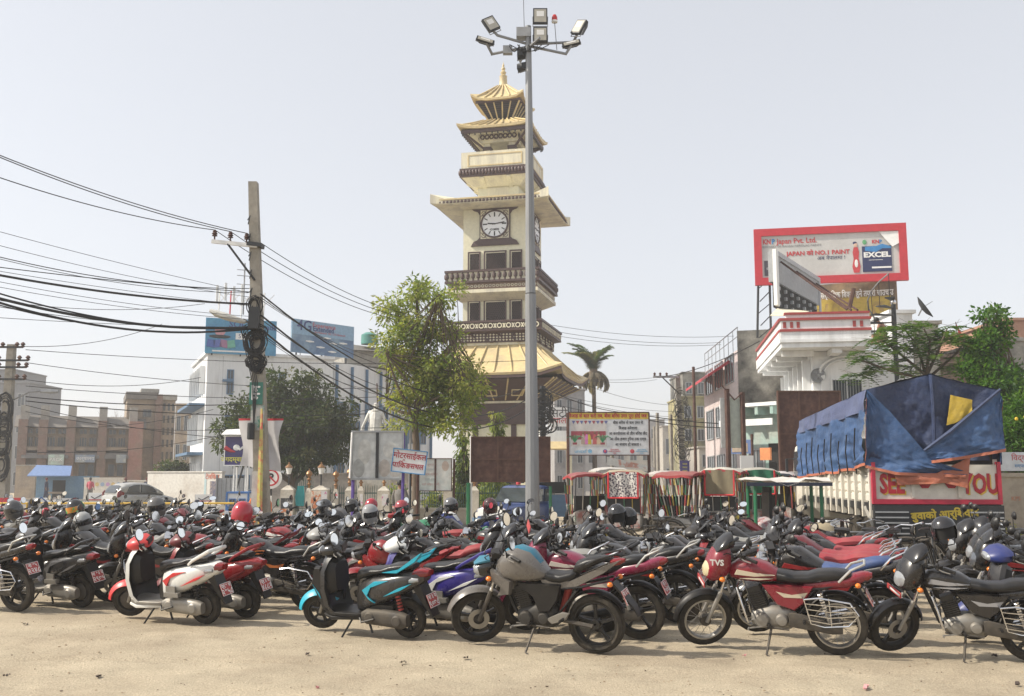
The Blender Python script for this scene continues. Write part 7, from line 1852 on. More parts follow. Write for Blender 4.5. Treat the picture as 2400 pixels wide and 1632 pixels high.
bo = thing('booth', 'small white and blue traffic booth with two square windows', 'booth', (kx(556, 44), 44, 0)); h = W(0, 1157, 44).z; w = 24 * 44 / F
MB(m_white).b2(-w, w, 0, 1.0, 0, h).build('cabin', bo, smooth=False)
for x in (-.22, .2): win(bo, x - .15, x + .15, h - .62, h - .22, y=-.01, fm=mat('booth_blue', (.05, .16, .42)))
for q in ((-w - .04, w + .04, h, h + .08), (-w - .04, w + .04, .3, .5)): MB(mat('booth_blue', ())).b2(q[0], q[1], -.06, 1.04, q[2], q[3]).build('booth_band', bo, smooth=False)
for x in (-w - .02, w + .02): MB(mat('booth_blue', ())).b2(x - .04, x + .04, -.05, -.002, 0, h - .002).build('booth_edge', bo, smooth=False)
for k, (px, yt, d, tl, lb) in enumerate(((552, 1095, 48, 0, 'white pipe post left of the navy sign'), (578, 1098, 48, 0, 'white pipe post under the navy sign'), (566, 1095, 48.5, .6, 'leaning dark strut under the navy sign'))):
    tag(MB(m_white if not tl else m_dark).tube([(-tl, 0, 0), (0, 0, W(0, yt, d).z)], .05, 6).build('sign_post', loc=(kx(px, d), d, 0)), lb, 'post')
gr_ = thing('street_light', 'flat grey street light head on a short bracket near the statue', 'street lamp', (W(935, 985, 36).x, 36, 0))
zq = W(0, 985, 36).z
MB(m_grey).b2(-.35, .45, -.12, .12, zq - .09, zq + .09).build('lamp_head', gr_, smooth=False); MB(m_steel).tube([(.42, 0, 0), (.42, 0, zq - .092)], .05, 6).build('pole', gr_); MB(m_white).loft([(-.2, -.03, .03, .03), (.1, -.06, .05, .08), (.35, -.03, .03, .04)], 8, M=T(-.05, -.1, zq + .28) @ RY(R(25))).build('small_lamp', gr_)
# poles in the street at right
def post(label, px, yt, d, r_, mt=m_rust, name='iron_post', lean=0): return tag(MB(mt).tube([(0, 0, 0), (lean, 0, W(px, yt, d).z)], r_, 7).build(name, loc=(W(px, 1117, d).x, d, 0)), label, 'post', 'bare posts at right')
post('tall thin rusty post in the middle of the street', 1631, 860, 46, .07)
post('short rusty post right of the folded white banner boards', 1765, 1018, 36, .05)
fbx = thing('signboard', 'pair of rusty uprights holding two folded pale hoarding sheets', 'hoarding', (W(1695, 1100, 34).x, 34, 0))
for px, yt in ((1678, 912), (1712, 920)): MB(m_rust).tube([(W(px, 0, 34).x - fbx.location.x, 0, 0), (W(px, 0, 34).x - fbx.location.x, 0, W(0, yt, 34).z)], .09, 7).build('upright', fbx)
for px0, px1, mt_ in ((1664, 1682, m_faded), (1686, 1708, mat('pale_mint_sheet', (.50, .55, .48), r=.5, var=.1))):
    MB(mt_).b2(W(px0, 0, 34).x - fbx.location.x, W(px1, 0, 34).x - fbx.location.x, .1, .16, W(0, 1050, 34).z, W(0, 932, 34).z).build('sheet', fbx, smooth=False)
MB(m_rust).tube([(W(1666, 0, 34).x - fbx.location.x, -.05, W(0, 903, 34).z), (W(1694, 0, 34).x - fbx.location.x, -.05, W(0, 938, 34).z), (W(1713, 0, 34).x - fbx.location.x, -.05, W(0, 920, 34).z)], .03, 5).build('brace', fbx)
sp2 = thing('utility_pole', 'concrete pole with long side arm and three insulators in the street', 'utility pole', (W(1602, 1100, 62).x, 62, 0))
z1 = W(0, 882, 62).z; MB(m_pole).rings([[(dx - w, -w, z), (dx + w, -w, z), (dx + w, w, z), (dx - w, w, z)] for z, w, dx in ((0, .2, 0), (z1, .13, -.25))]).build('shaft', sp2, smooth=False)
MB(m_grey).box(-1.0, -.15, z1 - .06, 1.6, .1, .12, RY(R(0))).build('side_arm', sp2, smooth=False); MB(m_dark).tube([(-1.2, -.12, z1 - .1), (-.2, -.12, z1 - 1.1)], .04, 5).build('arm_brace', sp2)
for x in (-1.7, -1.35, -.95): MB(m_rust).lathe([(.03, 0), (.09, .06), (.05, .1), (.09, .15), (.02, .22)], 8, c=(x, -.15, z1)).build('insulator', sp2)
for k in range(40):
    zc = z1 * rnd.uniform(.3, .85); a0 = rnd.uniform(0, 6); rr = rnd.uniform(.2, .7)
    MB(m_cable).tube([(rr * cos(a0 + t * .5) - .1, -.3, zc + rr * 1.2 * sin(a0 + t * .5)) for t in range(10)], .02, 4).build('cable_tangle', sp2)
for k, (px, yt, d) in enumerate(((1543, 968, 70), (1575, 972, 66), (1435, 1060, 60), (1535, 1000, 80))):
    o = post('dim %s pole down the street beside the marriage board' % ('cable laden', 'hazy', 'short', 'distant')[k], px, yt, d, .12, m_pole, 'street_pole')
tp = thing('cable_pole', 'cable choked black pole just right of the lamp mast', 'utility pole', (W(1272, 1000, 43).x, 43, 0))
MB(m_dark).tube([(0, 0, 0), (0, 0, W(0, 905, 43).z)], .13, 7).build('shaft', tp)
for k in range(46):
    zc = W(0, rnd.uniform(925, 1010), 43).z; a0 = rnd.uniform(0, 6); rr = rnd.uniform(.15, .5)
    MB(m_cable).tube([(rr * cos(a0 + t * .55), -.16, zc + rr * sin(a0 + t * .55)) for t in range(10)], .022, 4).build('cable_tangle', tp)
MB(m_cable).lathe([(.28, -.03), (.34, -.03), (.34, .03), (.28, .03)], 16, 'y', c=(.3, -.2, W(0, 998, 43).z), loop=True).build('cable_coil', tp)
o, pn, w, h = sign('white shop board lettered in Nepali beyond the lamp mast', 1284, 955, 1330, 1000, 70, m_whd, [(1286, .05), (1328, .05)], m_steel, frame=None)
text(dev('सिटी'), .8, m_dark, pn, T(0, -.03, h * .35) @ FACE); text('नेपाल', .6, m_redp, pn, T(0, -.03, -h * .4) @ FACE)
sh_ = thing('park_pavilion', 'small cream gateway with white top beside the dark red hoarding', 'gateway', (W(1310, 1100, 48).x, 48, 0))
hh = W(0, 1040, 48).z; MB(m_whd).b2(-.9, .7, 0, 2, hh + .1, hh + .62).build('top_board', sh_, smooth=False); MB(m_gold).rings([[(-1.0, -.4, hh - .25), (.9, -.4, hh - .25), (.9, 2, hh - .25), (-1.0, 2, hh - .25)], [(-.9, -.05, hh + .098), (.75, -.05, hh + .098), (.75, 2, hh + .098), (-.9, 2, hh + .098)]]).build('eave', sh_, smooth=False)
for x in (-.7, .5): MB(m_cream2).b2(x - .13, x + .13, 0, .3, 0, hh - .252).build('column', sh_, smooth=False)
hb = MB(mat('street_banner', (.62, .62, .60), r=.7, c2=(.5, .25, .2), c2s=1.5, c2lo=.52, c2hi=.58)).rings([[(W(1422 + 112 * i / 8, 1075 + 20 * i / 8 * .6, 52).x, 52, W(1400, 1070 + 26 * i / 8, 52).z), (W(1422 + 112 * i / 8, 1090, 52).x, 52, W(1400, 1090 + 12 * i / 8, 52).z)] for i in range(9)], closed=False).build('street_banner')
tag(hb, 'white banner strung across the street below the marriage board', 'banner')
o, pn, w, h = sign('navy sign with yellow lettering hanging in the street', 1594, 1080, 1616, 1112, 44, mat('sign_navy', ()), [(1605, .04)], m_steel)
for q in range(3): text('पसल', .11, mat('sign_lemon', ()), pn, T(0, -.024, h * (.5 - q * .5)) @ FACE)
o, pn, w, h = sign('white sheet sign standing left of the dark brown hoarding', 1735, 1068, 1766, 1100, 32, m_whd, [(1738, .03), (1764, .03)], m_steel)
o, pn, w, h = sign('dark brown back of a big hoarding standing by the truck cab', 1830, 920, 1972, 1215, 29.5, m_rust, [(1832, .06), (1970, .06)], m_rust, frame=mat('rust_frame', ()), cols_=3, rows_=3)
# ------------------------------------------------------------------ truck with tarpaulin (x across the rear, y forward)
m_trw = mat('truck_cream', (.66, .63, .55), r=.6, dust=.3, var=.08, c2=(.58, .50, .38), c2s=1.6, c2lo=.56, c2hi=.8)
m_trr = mat('truck_red', (.42, .02, .05), r=.5)
def tarp_mat(n, c, b): return mat(n, c, r=.6, var=.2, vs=2.2, bump=.9, bs=9, c2=b, c2s=1.0, c2lo=.5, c2hi=.8, dust=.2, dustc=(.3, .32, .36))
m_tp = tarp_mat('tarp_blue', (.022, .072, .19), (.04, .105, .235)); m_tpd = tarp_mat('tarp_navy', (.017, .034, .10), (.026, .054, .13)); m_tpo = tarp_mat('tarp_orange', (.42, .12, .055), (.34, .10, .06)); m_tpy = tarp_mat('tarp_yellow', (.58, .40, .03), (.5, .33, .03))
TR = thing('truck', 'white lorry under a blue tarpaulin with SEE YOU lettered on its tailgate', 'truck', (8.03, 19.05, 0), R(-7.2))
HW, LEN, Z0, Z1, ZE, ZR = 1.17, 8.2, 1.30, 2.02, 3.46, 3.74
MB(m_dark).b2(-HW, HW, 0.02, LEN, 1.16, Z0).build('bed_floor', TR, smooth=False)
for x in (-.4, .4): MB(m_dark).b2(x - .06, x + .06, .1, LEN + 2, .85, 1.158).build('chassis_rail', TR, smooth=False)
MB(m_trw).b2(-HW + .06, -HW + .10, .06, LEN, Z0, Z1 + .1).build('left_board', TR, smooth=False)
cell = MB(m_trw).rings([[(0, 0, 0), (0, .5, 0), (0, .5, .17), (0, 0, .17)], [(-.045, .07, .02), (-.045, .46, .02), (-.045, .46, .14), (-.045, .07, .14)]]).mesh('side_panel', smooth=False)
rib = MB(m_trw).b2(-.09, .0, -.05, .05, -.28, .85).mesh('side_rib', smooth=False)
nb = 12
for k in range(nb + 1): link_obj('side_rib', rib, TR, loc=(-HW + .06, .1 + k * (LEN - .2) / nb, Z0))
for k in range(nb):
    for r_ in range(4): link_obj('side_panel', cell, TR, loc=(-HW + .06, .17 + k * (LEN - .2) / nb, Z0 + .01 + r_ * .185))
MB(m_trw).b2(HW - .1, HW - .02, .06, LEN, Z0, Z1 + .1).build('right_board', TR, smooth=False)
tg = MB(m_trw).b2(-HW + .066, HW - .066, -.02, .05, Z0 + .072, Z1).build('tailgate', TR, smooth=False)
for q in ((-HW, HW, Z0 - .02, Z0 + .07), (-HW, -HW + .065, Z0 + .072, Z1 + .05), (HW - .065, HW, Z0 + .072, Z1 + .05)): MB(m_trr).b2(q[0], q[1], -.07, .05, q[2], q[3]).build('tailgate_frame', TR, smooth=False)
for x in (-.42, .42): MB(m_trw).b2(x - .03, x + .03, -.05, -.022, Z0 + .1, Z1).build('tailgate_strut', tg, smooth=False)
lr_ = mat('truck_letter_red', (.40, .015, .03), r=.5)
for s_, x in (('SEE', -.80), ('YOU', .80)):
    text(s_, .50, mat('letter_gold', (.62, .42, .05)), tg, T(x + .025, -.026, 1.62) @ FACE, bold=.018, sx=.62); text(s_, .50, lr_, tg, T(x, -.031, 1.645) @ FACE, bold=.02, sx=.62)
for x in (-.2, .28): MB(lr_).lathe([(.001, 0), (.06, .0), (.13, .10), (.14, .16), (.11, .21), (.001, .22)], 14, M=T(x, -.03, 1.58) @ Matrix.Diagonal((1, .12, 1, 1))).build('pot_emblem', tg)
bp = MB(m_dark).b2(-HW, HW, -.12, .0, .55, 1.26).build('rear_apron', TR, smooth=False)
for sx in (-1, 1):
    for k in range(6): MB(m_grey).b2(sx * .85 - .3, sx * .85 + .3, -.15, -.122, .62 + k * .1, .645 + k * .1).build('louvre', bp, smooth=False)
text(dev('बुवाको आर्शिवाद'), .19, mat('letter_yellow', (.40, .30, .03)), bp, T(.1, -.126, 1.09) @ FACE @ RZ(R(4)), bold=.008); text('जय नेपाल', .11, lr_, bp, T(.85, -.155, .98) @ FACE)
for y in (1.3, 2.5, 8.9):
    for sx in (-1, 1):
        wh = MB(m_rub).lathe([(.28, -.13), (.48, -.14), (.5, 0), (.48, .14), (.28, .13)], 20, 'y').m(m_dirt).lathe([(.001, -.08), (.27, -.12), (.28, .12), (.001, .08)], 16, 'y')
        wh.build('wheel', TR, M=T(sx * .9, y, .5) @ RZ(pi / 2))
MB(m_conc).tube([(-HW, .6, 1.2), (-HW + .1, -.05, .6)], .05, 5).build('prop_bar', TR)
cb = MB(m_trw).loft([(LEN + .15, .7, 2.75, 1.12), (LEN + .2, .65, 2.85, 1.15), (LEN + 1.5, .65, 2.8, 1.15), (LEN + 1.9, .65, 2.0, 1.12), (LEN + 1.95, .7, 1.9, 1.08)], 16, 7, M=RZ(pi / 2)).build('cab', TR)
MB(m_glass).b2(-1.165, -1.15, LEN + .55, LEN + 1.4, 1.75, 2.5).build('side_window', cb, smooth=False)
MB(m_dark).box(-1.35, LEN + 1.5, 2.1, .06, .16, .4).tube([(-1.1, LEN + 1.4, 2.3), (-1.35, LEN + 1.5, 2.3)], .015, 5).build('wing_mirror', cb)
def cloth(nm, A, B, mt, n=28, m=10, fold=.03, ff=9, par=TR, y=None, thick=.012, ph=0, hem=None, nrm=(0, -1, 0), cv=0.0):
    """sheet between two polylines, with folds along the given normal"""
    def at(P, t):
        L = [0]
        for i in range(len(P) - 1): L.append(L[-1] + (Vector(P[i + 1]) - Vector(P[i])).length)
        d = t * L[-1]
        for i in range(len(P) - 1):
            if d <= L[i + 1] + 1e-9: return Vector(P[i]).lerp(Vector(P[i + 1]), (d - L[i]) / max(1e-9, L[i + 1] - L[i]))
        return Vector(P[-1])
    N = Vector(nrm); rs = []
    for j in range(m + 1):
        f = j / m; row = []
        for i in range(n + 1):
            t = i / n; p = at(A, t).lerp(at(B, t), f)
            w = sin(t * ff + ph + 1.3 * sin(f * 3 + t * 5)) * .6 + .55 * mnoise.noise((t * 5 + ph, f * 3, ph)) + .4 * mnoise.noise((t * 14 + ph, f * 8, ph)) + .25 * mnoise.noise((t * 32, f * 18, ph))
            row.append(p + N * (fold * w * (.35 + .65 * f) + cv * sin(pi * t) * f))
        rs.append(row)
    mb = MB(mt).rings(rs, closed=False)
    o = mb.build(nm, par, ang=80)
    if hem: MB(hem).rings([[p + N * .012 for p in rs[-1]], [p + N * .014 - Vector((0, 0, .055)) for p in rs[-1]]], closed=False).build('hem', o, ang=80)
    return o
X = HW + .03
cloth('tarp_roof', [(-X, -.05, ZE), (-X, LEN, ZE - .15)], [(0, -.05, ZR), (0, LEN, ZR - .1)], m_tp, 30, 8, .05, 14, nrm=(0, 0, 1))
cloth('tarp_roof', [(X, -.05, ZE - .03), (X, LEN, ZE - .15)], [(0, -.05, ZR), (0, LEN, ZR - .1)], m_tp, 30, 8, .05, 14, nrm=(0, 0, 1), ph=2)
cloth('tarp_side_band', [(-X, -.05, ZE), (-X, LEN, ZE - .15)], [(-X - .05, -.05, ZE - .42), (-X - .05, LEN, ZE - .5)], tarp_mat('tarp_faded', (.065, .085, .18), (.10, .125, .215)), 44, 6, .05, 18, nrm=(-1, 0, 0))
zl = lambda k: 2.06 - .08 * abs(sin(k * 1.9)) - .02 * k
sd = cloth('tarp_side', [(-X - .03, -.05, ZE - .38), (-X - .03, LEN, ZE - .46)], [(-X - .06, LEN * k / 10 - .05 * (k == 0), zl(k) + .0) for k in range(11)], m_tp, 110, 26, .14, 34, nrm=(-1, 0, 0), hem=m_tpo)
for k in range(9): MB(m_cable).tube([(-X - .13, .5 + k * .82, 2.75 - .1 * (k % 3)), (-X - .16, .52 + k * .82, 2.3), (-X - .12, .5 + k * .82 + .06, 1.85)], .016, 4).build('tarp_rope', sd)
cloth('tarp_right_side', [(X, -.05, ZE - .03), (X, LEN, ZE - .15)], [(X, -.05, Z1), (X, LEN, Z1)], m_tp, 20, 6, .04, 14, nrm=(1, 0, 0))
cloth('tarp_back_sheet', [(-X, -.02, ZE), (-.6, -.02, 3.60), (0, -.02, ZR), (.55, -.02, 3.60), (X, -.02, ZE - .03)], [(-X, .05, 2.1), (X, .05, 2.1)], m_tpd, 70, 30, .13, 16, cv=-.05)
MB(m_tpd).tube([(0, -.06, ZR - .01), (.01, -.08, 3.2), (.0, -.06, 2.3)], .035, 6).build('centre_fold', TR)
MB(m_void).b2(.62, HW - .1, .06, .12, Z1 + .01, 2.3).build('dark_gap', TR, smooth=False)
cloth('tarp_left_flap', [(-X, -.09, ZE), (-.78, -.12, 3.02), (-.28, -.13, 2.36), (-.02, -.14, 2.08), (.62, -.13, 1.86)], [(-X - .03, -.09, ZE - .15), (-X - .07, -.10, 2.7), (-X - .08, -.10, 2.02), (-.75, -.15, 1.88), (.5, -.15, 1.83)], m_tp, 60, 26, .11, 11, hem=m_tpo, ph=1)
cloth('tarp_right_flap', [(X + .02, -.12, ZE - .02), (.72, -.17, 3.03), (.30, -.20, 2.68), (-.24, -.2, 2.30)], [(X + .06, -.12, ZE - .2), (X + .05, -.14, 2.32), (.62, -.20, 2.20), (-.10, -.2, 2.10)], m_tp, 60, 26, .10, 12, hem=m_tpo, ph=3)
MB(m_tpd).tube([(X + .02, -.15, ZE - .03), (.70, -.2, 3.01), (.28, -.235, 2.66), (-.24, -.235, 2.28)], [.03, .035, .045, .03], 6).build('rolled_edge', TR)
cloth('tarp_orange_flap', [(-.78, -.10, 1.86), (.0, -.12, 1.86), (.62, -.12, 2.17)], [(-.72, -.14, 1.64), (-.1, -.15, 1.66), (.12, -.16, 1.68), (.52, -.16, 1.58)], m_tpo, 26, 8, .035, 8, ph=5)
cloth('yellow_sheet', [(.33, -.10, 3.34), (.72, -.11, 3.24)], [(.22, -.12, 2.76), (.38, -.13, 2.80), (.70, -.12, 3.0)], m_tpy, 14, 10, .03, 5)
# ------------------------------------------------------------------ cars (x forward)
def car(label, x, y, head, paint, jeep=False, name='parked_car', sc_=1.0):
    o = thing(name, label, 'car' if not jeep else 'jeep', (x, y, 0), head); o.scale = (sc_,) * 3
    if not jeep:
        bd = MB(paint).loft([(-1.74, .42, .74, .55), (-1.70, .32, .88, .70), (-1.45, .24, .96, .80), (-.6, .22, .93, .83), (.5, .22, .90, .83), (1.1, .24, .84, .81), (1.55, .28, .74, .72), (1.75, .36, .62, .5)], 20, 4.5)
        bd.loft([(-1.62, .86, 1.0, .60), (-1.45, .88, 1.28, .66), (-1.1, .88, 1.45, .64), (-.5, .88, 1.50, .63), (.1, .88, 1.46, .63), (.45, .88, 1.30, .66), (.95, .84, .92, .72)], 16, 4)
        b = bd.build('body', o)
        MB(m_glass).loft([(-1.655, .98, 1.03, .50), (-1.57, .98, 1.2, .54), (-1.40, .98, 1.36, .56)], 12, 5).build('rear_window', o)
        MB(m_glass).loft([(.46, 1.0, 1.28, .60), (.75, .95, 1.13, .62), (.97, .90, .98, .6)], 12, 5).build('windscreen', o)
        for s in (-1, 1):
            MB(m_glass).plate([(-1.1, 1.0), (-.98, 1.28), (-.75, 1.38), (-.42, 1.39), (-.40, .98)], s * .6, s * .675, .02).build('side_window', o); MB(m_glass).plate([(-.32, .98), (-.34, 1.39), (.02, 1.36), (.34, 1.24), (.62, .98)], s * .6, s * .675, .02).build('side_window', o)
            MB(m_red).loft([(-1.66, .74, 1.02, .03), (-1.55, .70, 1.12, .06), (-1.30, .84, 1.0, .03)], 8, 2.5, yo=s * .70).build('tail_light', o)
            MB(paint).box(.5, s * .86, 1.0, .12, .16, .12).build('wing_mirror', o); MB(m_chr).box(-.75, s * .835, .82, .14, .02, .03).build('door_handle', o, smooth=False)
        MB(m_white).b2(-1.775, -1.75, -.25, .25, .56, .68).build('number_plate', o, smooth=False); MB(m_dark).b2(-1.72, -1.5, -.62, .62, .26, .36).build('bumper_insert', o, smooth=False)
        wr_, xs, ty = .29, (-1.18, 1.18), .72
    else:
        bd = MB(paint).loft([(-1.75, .45, 1.1, .72), (-1.7, .4, 1.15, .78), (.2, .4, 1.15, .8), (.55, .42, 1.12, .8), (1.35, .42, 1.06, .78), (1.72, .45, 1.0, .70), (1.78, .5, .9, .6)], 18, 6)
        bd.loft([(-1.72, 1.0, 1.72, .70), (-1.66, 1.0, 1.80, .72), (-.2, 1.0, 1.82, .71), (.02, 1.0, 1.78, .70), (.55, 1.0, 1.14, .74)], 16, 7)
        bd.build('body', o)
        MB(m_glass).add([(.055, -.62, 1.70), (.055, .62, 1.70), (.53, .68, 1.19), (.53, -.68, 1.19)], [(3, 2, 1, 0)], T(.025, 0, .015)).build('windscreen', o, smooth=False)
        tx = MB(m_white); text('TRAFFIC POLICE', .135, m_white, o, T(.125, 0, 1.645) @ RZ(pi / 2) @ RX(R(46)), bold=.004)
        for s in (-1, 1):
            for a, b in ((-1.6, -.85), (-.75, -.12)): MB(m_glass).b2(a, b, s * .715 - .02, s * .715 + .025, 1.2, 1.66).build('side_window', o, smooth=False)
            MB(m_lens).lathe([(.001, .03), (.09, .02), (.11, 0)], 14, 'x', c=(1.77, s * .52, .82)).build('headlight', o); MB(m_dark).box(.42, s * .9, 1.2, .08, .2, .2).build('wing_mirror', o)
        g = MB(m_white).b2(1.76, 1.80, -.6, .6, .70, .96).build('grille', o, smooth=False)
        for k in range(9): MB(m_dark).b2(1.79, 1.81, -.34 + k * .08, -.30 + k * .08, .72, .94).build('grille_slot', g, smooth=False)
        MB(m_blue).b2(1.74, 1.95, -.82, .82, .48, .64).build('bumper', o, smooth=False); MB(m_redp).lathe([(.09, 0), (.09, .08), (.06, .13), (.001, .14)], 12, c=(-.1, .0, 1.83)).build('beacon', o)
        for s in (-1, 1): MB(m_dark).tube([(-1.5, s * .6, 1.9), (-.2, s * .6, 1.9)], .02, 5).build('roof_rail', o)
        wr_, xs, ty = .34, (-1.15, 1.2), .68
    for xx in xs:
        for s in (-1, 1): MB(m_rub).lathe([(wr_ - .1, -.09), (wr_ - .02, -.1), (wr_, 0), (wr_ - .02, .1), (wr_ - .1, .09)], 18, 'y').m(m_rims).lathe([(.001, -.05), (wr_ - .12, -.08), (wr_ - .1, .08), (.001, .05)], 14, 'y').build('wheel', o, loc=(xx, s * ty, wr_))
    return o
p = G(352, 1197); car('silver hatchback on the road behind the yellow barriers', p.x, 52, R(52), mat('car_silver', (.46, .46, .44), r=.3, m=.4, coat=.4, dust=.3), sc_=1.0)
car('blue police jeep lettered TRAFFIC POLICE with red roof beacon', W(1212, 1190, 31.5).x, 32.2, R(-122), mat('jeep_blue', (.018, .05, .18), r=.35, coat=.2, dust=.12), True, 'police_jeep', .84)
jt = thing('farm_trailer', 'blue vehicle rear with dark frame just right of the lamp mast', 'trailer', (W(1290, 1190, 33).x, 33, 0), R(10))
MB(m_blue).b2(-.6, .6, -.3, .9, .5, 1.2).build('body', jt, smooth=False); MB(m_dark).b2(-.55, .55, -.25, .85, 1.25, 1.62).build('canopy', jt, smooth=False)
for s in (-1, 1):
    MB(m_rub).lathe([(.001, -.07), (.28, -.08), (.3, 0), (.28, .08), (.001, .07)], 14, 'y').build('wheel', jt, M=T(s * .62, .2, .3) @ RZ(pi / 2))
    MB(m_dark).tube([(s * .5, -.2, 1.2), (s * .5, -.2, 1.26)], .03, 4).build('canopy_post', jt)
# ------------------------------------------------------------------ cycle rickshaws (x forward)
def cyc_wheel(r, n=20):
    mb = MB(m_rub).lathe([(r - .035, -.02), (r - .008, -.022), (r, 0), (r - .008, .022), (r - .035, .02)], n, 'y', loop=True).m(m_rims).lathe([(r - .055, -.015), (r - .034, -.018), (r - .034, .018), (r - .055, .015)], n, 'y', loop=True)
    for k in range(14): a = 2 * pi * k / 14; mb.tube([(.03 * cos(a + .4), .03 * (-1) ** k, .03 * sin(a + .4)), ((r - .05) * cos(a), 0, (r - .05) * sin(a))], .004, 3)
    return mb.lathe([(.001, -.05), (.03, -.05), (.03, .05), (.001, .05)], 8, 'y')
WH = cyc_wheel(.36).mesh('wheel')
bandc = [(.34, .045, .05), (.40, .29, .05), (.03, .14, .075), (.46, .43, .38), (.03, .035, .05)]
def rickshaw(label, x, y, head, canopy, curtain=None, slats=9, hood=1.0, name='cycle_rickshaw', tall=1.95, trim=0, lean=.12):
    o = thing(name, label, 'rickshaw', (x, y, 0), head, 'cycle rickshaws parked behind the motorcycles')
    for p in ((-.45, -.48, .36), (-.45, .48, .36), (1.15, 0, .36)): link_obj('wheel', WH, o, loc=p)
    f = MB(m_dirt).tube([(-.45, -.5, .36), (-.45, .5, .36)], .02, 5).tube([(-.7, -.3, .5), (.25, -.25, .48), (.6, 0, .45), (.95, 0, .8), (1.15, 0, .36)], .02, 5).tube([(-.7, .3, .5), (.25, .25, .48), (.6, 0, .45)], .02, 5).tube([(.6, 0, .45), (.45, 0, .85)], .02, 5).tube([(.95, 0, .8), (.92, 0, 1.02)], .018, 5)
    f.m(m_chr).tube([(.78, -.27, 1.0), (.92, -.1, 1.04), (.92, .1, 1.04), (.78, .27, 1.0)], .013, 5).m(m_seat).loft([(.3, .84, .9, .1), (.45, .85, .93, .1), (.6, .86, .91, .04)], 8)
    f.build('frame', o); MB(m_chr).arc(1.15, .36, .42, R(10), R(160), .04, .006, 10, crown=.015).build('mudguard', o)
    for s in (-1, 1): MB(m_dirt).arc(-.45, .36, .42, R(5), R(160), .05, .006, 8, y=s * .48, crown=.01).build('mudguard', o)
    MB(m_alu).loft([(-.85, .5, .95, .42), (-.7, .45, .9, .46), (-.05, .45, .8, .45), (.1, .5, .66, .43)], 14, 5).m(m_seat).b2(-.6, -.05, -.4, .4, .81, .9).b2(-.8, -.66, -.4, .4, .9, 1.3).build('seat_box', o)
    MB(mat('rick_board', (.42, .41, .39), r=.5, c2=(.30, .12, .10), c2s=5)).b2(-.875, -.86, -.38, .38, .55, .9).build('back_board', o, smooth=False)
    top = tall; cp = MB(canopy); rs = []
    for i in range(9):
        t = i / 8; xx = -.95 + 1.35 * hood * t; rs.append([(xx, -.52 + 1.04 * j / 8, top + .05 * sin(pi * j / 8) - .05 * (2 * t - 1) ** 4 - .05 * (j in (0, 8)) + .04 * mnoise.noise((xx * 3, j, x))) for j in range(9)])
    cp.rings(rs, closed=False).rings([[(a, b, c - .015) for a, b, c in r] for r in rs][::-1], closed=False)
    c_o = cp.build('canopy', o, ang=60)
    fm = MB(mat('fringe_%d' % trim, bandc[trim], r=.8)); ed = [r[0] for r in rs] + list(rs[-1]) + [r[-1] for r in rs[::-1]] + list(rs[0][::-1])
    fm.rings([[(a * 1.01, b * 1.015, c) for a, b, c in ed], [(a * 1.01, b * 1.015, c - .05 - .02 * (i % 2)) for i, (a, b, c) in enumerate(ed)]], closed=False).build('fringe', c_o, ang=60)
    k_ = 0
    for s in (-1, 1):
        for k in range(slats):
            t = k / max(1, slats - 1); xx = -.92 + 1.25 * t * hood
            pts = [(xx * .55 - .12, s * .43, .82), (xx * .8 - .05, s * .47, .82 + (top - .82) * .5), (xx, s * .50, top - .06)]
            for seg in range(4):
                a, b = seg / 4, (seg + 1) / 4
                f_ = lambda u: Vector(pts[0]).lerp(Vector(pts[1]), min(1, u * 2)) if u < .5 else Vector(pts[1]).lerp(Vector(pts[2]), u * 2 - 1)
                if seg == 0: sl = MB()
                sl.m(mat('slat_%d' % ((k + seg * 2 + trim) % 5), bandc[(k + seg * 2 + trim) % 5], r=.6, dust=.3)).tube([f_(a), f_(b)], .018, 4)
            sl.build('hood_slat', o)
    for k in range(5):
        yy = -.4 + .2 * k; MB(mat('slat_%d' % (k % 5), bandc[k % 5])).tube([(-.8, yy, .9), (-.94, yy, top - .05)], .016, 4).build('hood_slat', o)
    if curtain:
        n = 10; cu = MB(curtain); q = [[(-.98 - .03 * sin(j * 1.3 + i * .3), -.36 + .72 * j / n, top - .02 - .62 * i / 6) for j in range(n + 1)] for i in range(7)]
        co = cu.rings(q, closed=False).build('curtain', o, ang=70)
        MB(mat('curtain_border', (.58, .03, .04), r=.8)).tube([p + Vector((-.02, 0, 0)) for p in [Vector(r[0]) for r in q]] + [Vector(p) + Vector((-.02, 0, 0)) for p in q[-1]] + [Vector(r[-1]) + Vector((-.02, 0, 0)) for r in q[::-1]], .022, 5).build('curtain_border', co)
    return o
cv = lambda n, c, **k: mat('canopy_' + n, c, r=.85, var=.15, dust=.3, **k)
zeb = mat('zebra_print', (.62, .60, .56), r=.8, var=0, c2=(.05, .035, .06), c2s=22, c2lo=.5, c2hi=.53)
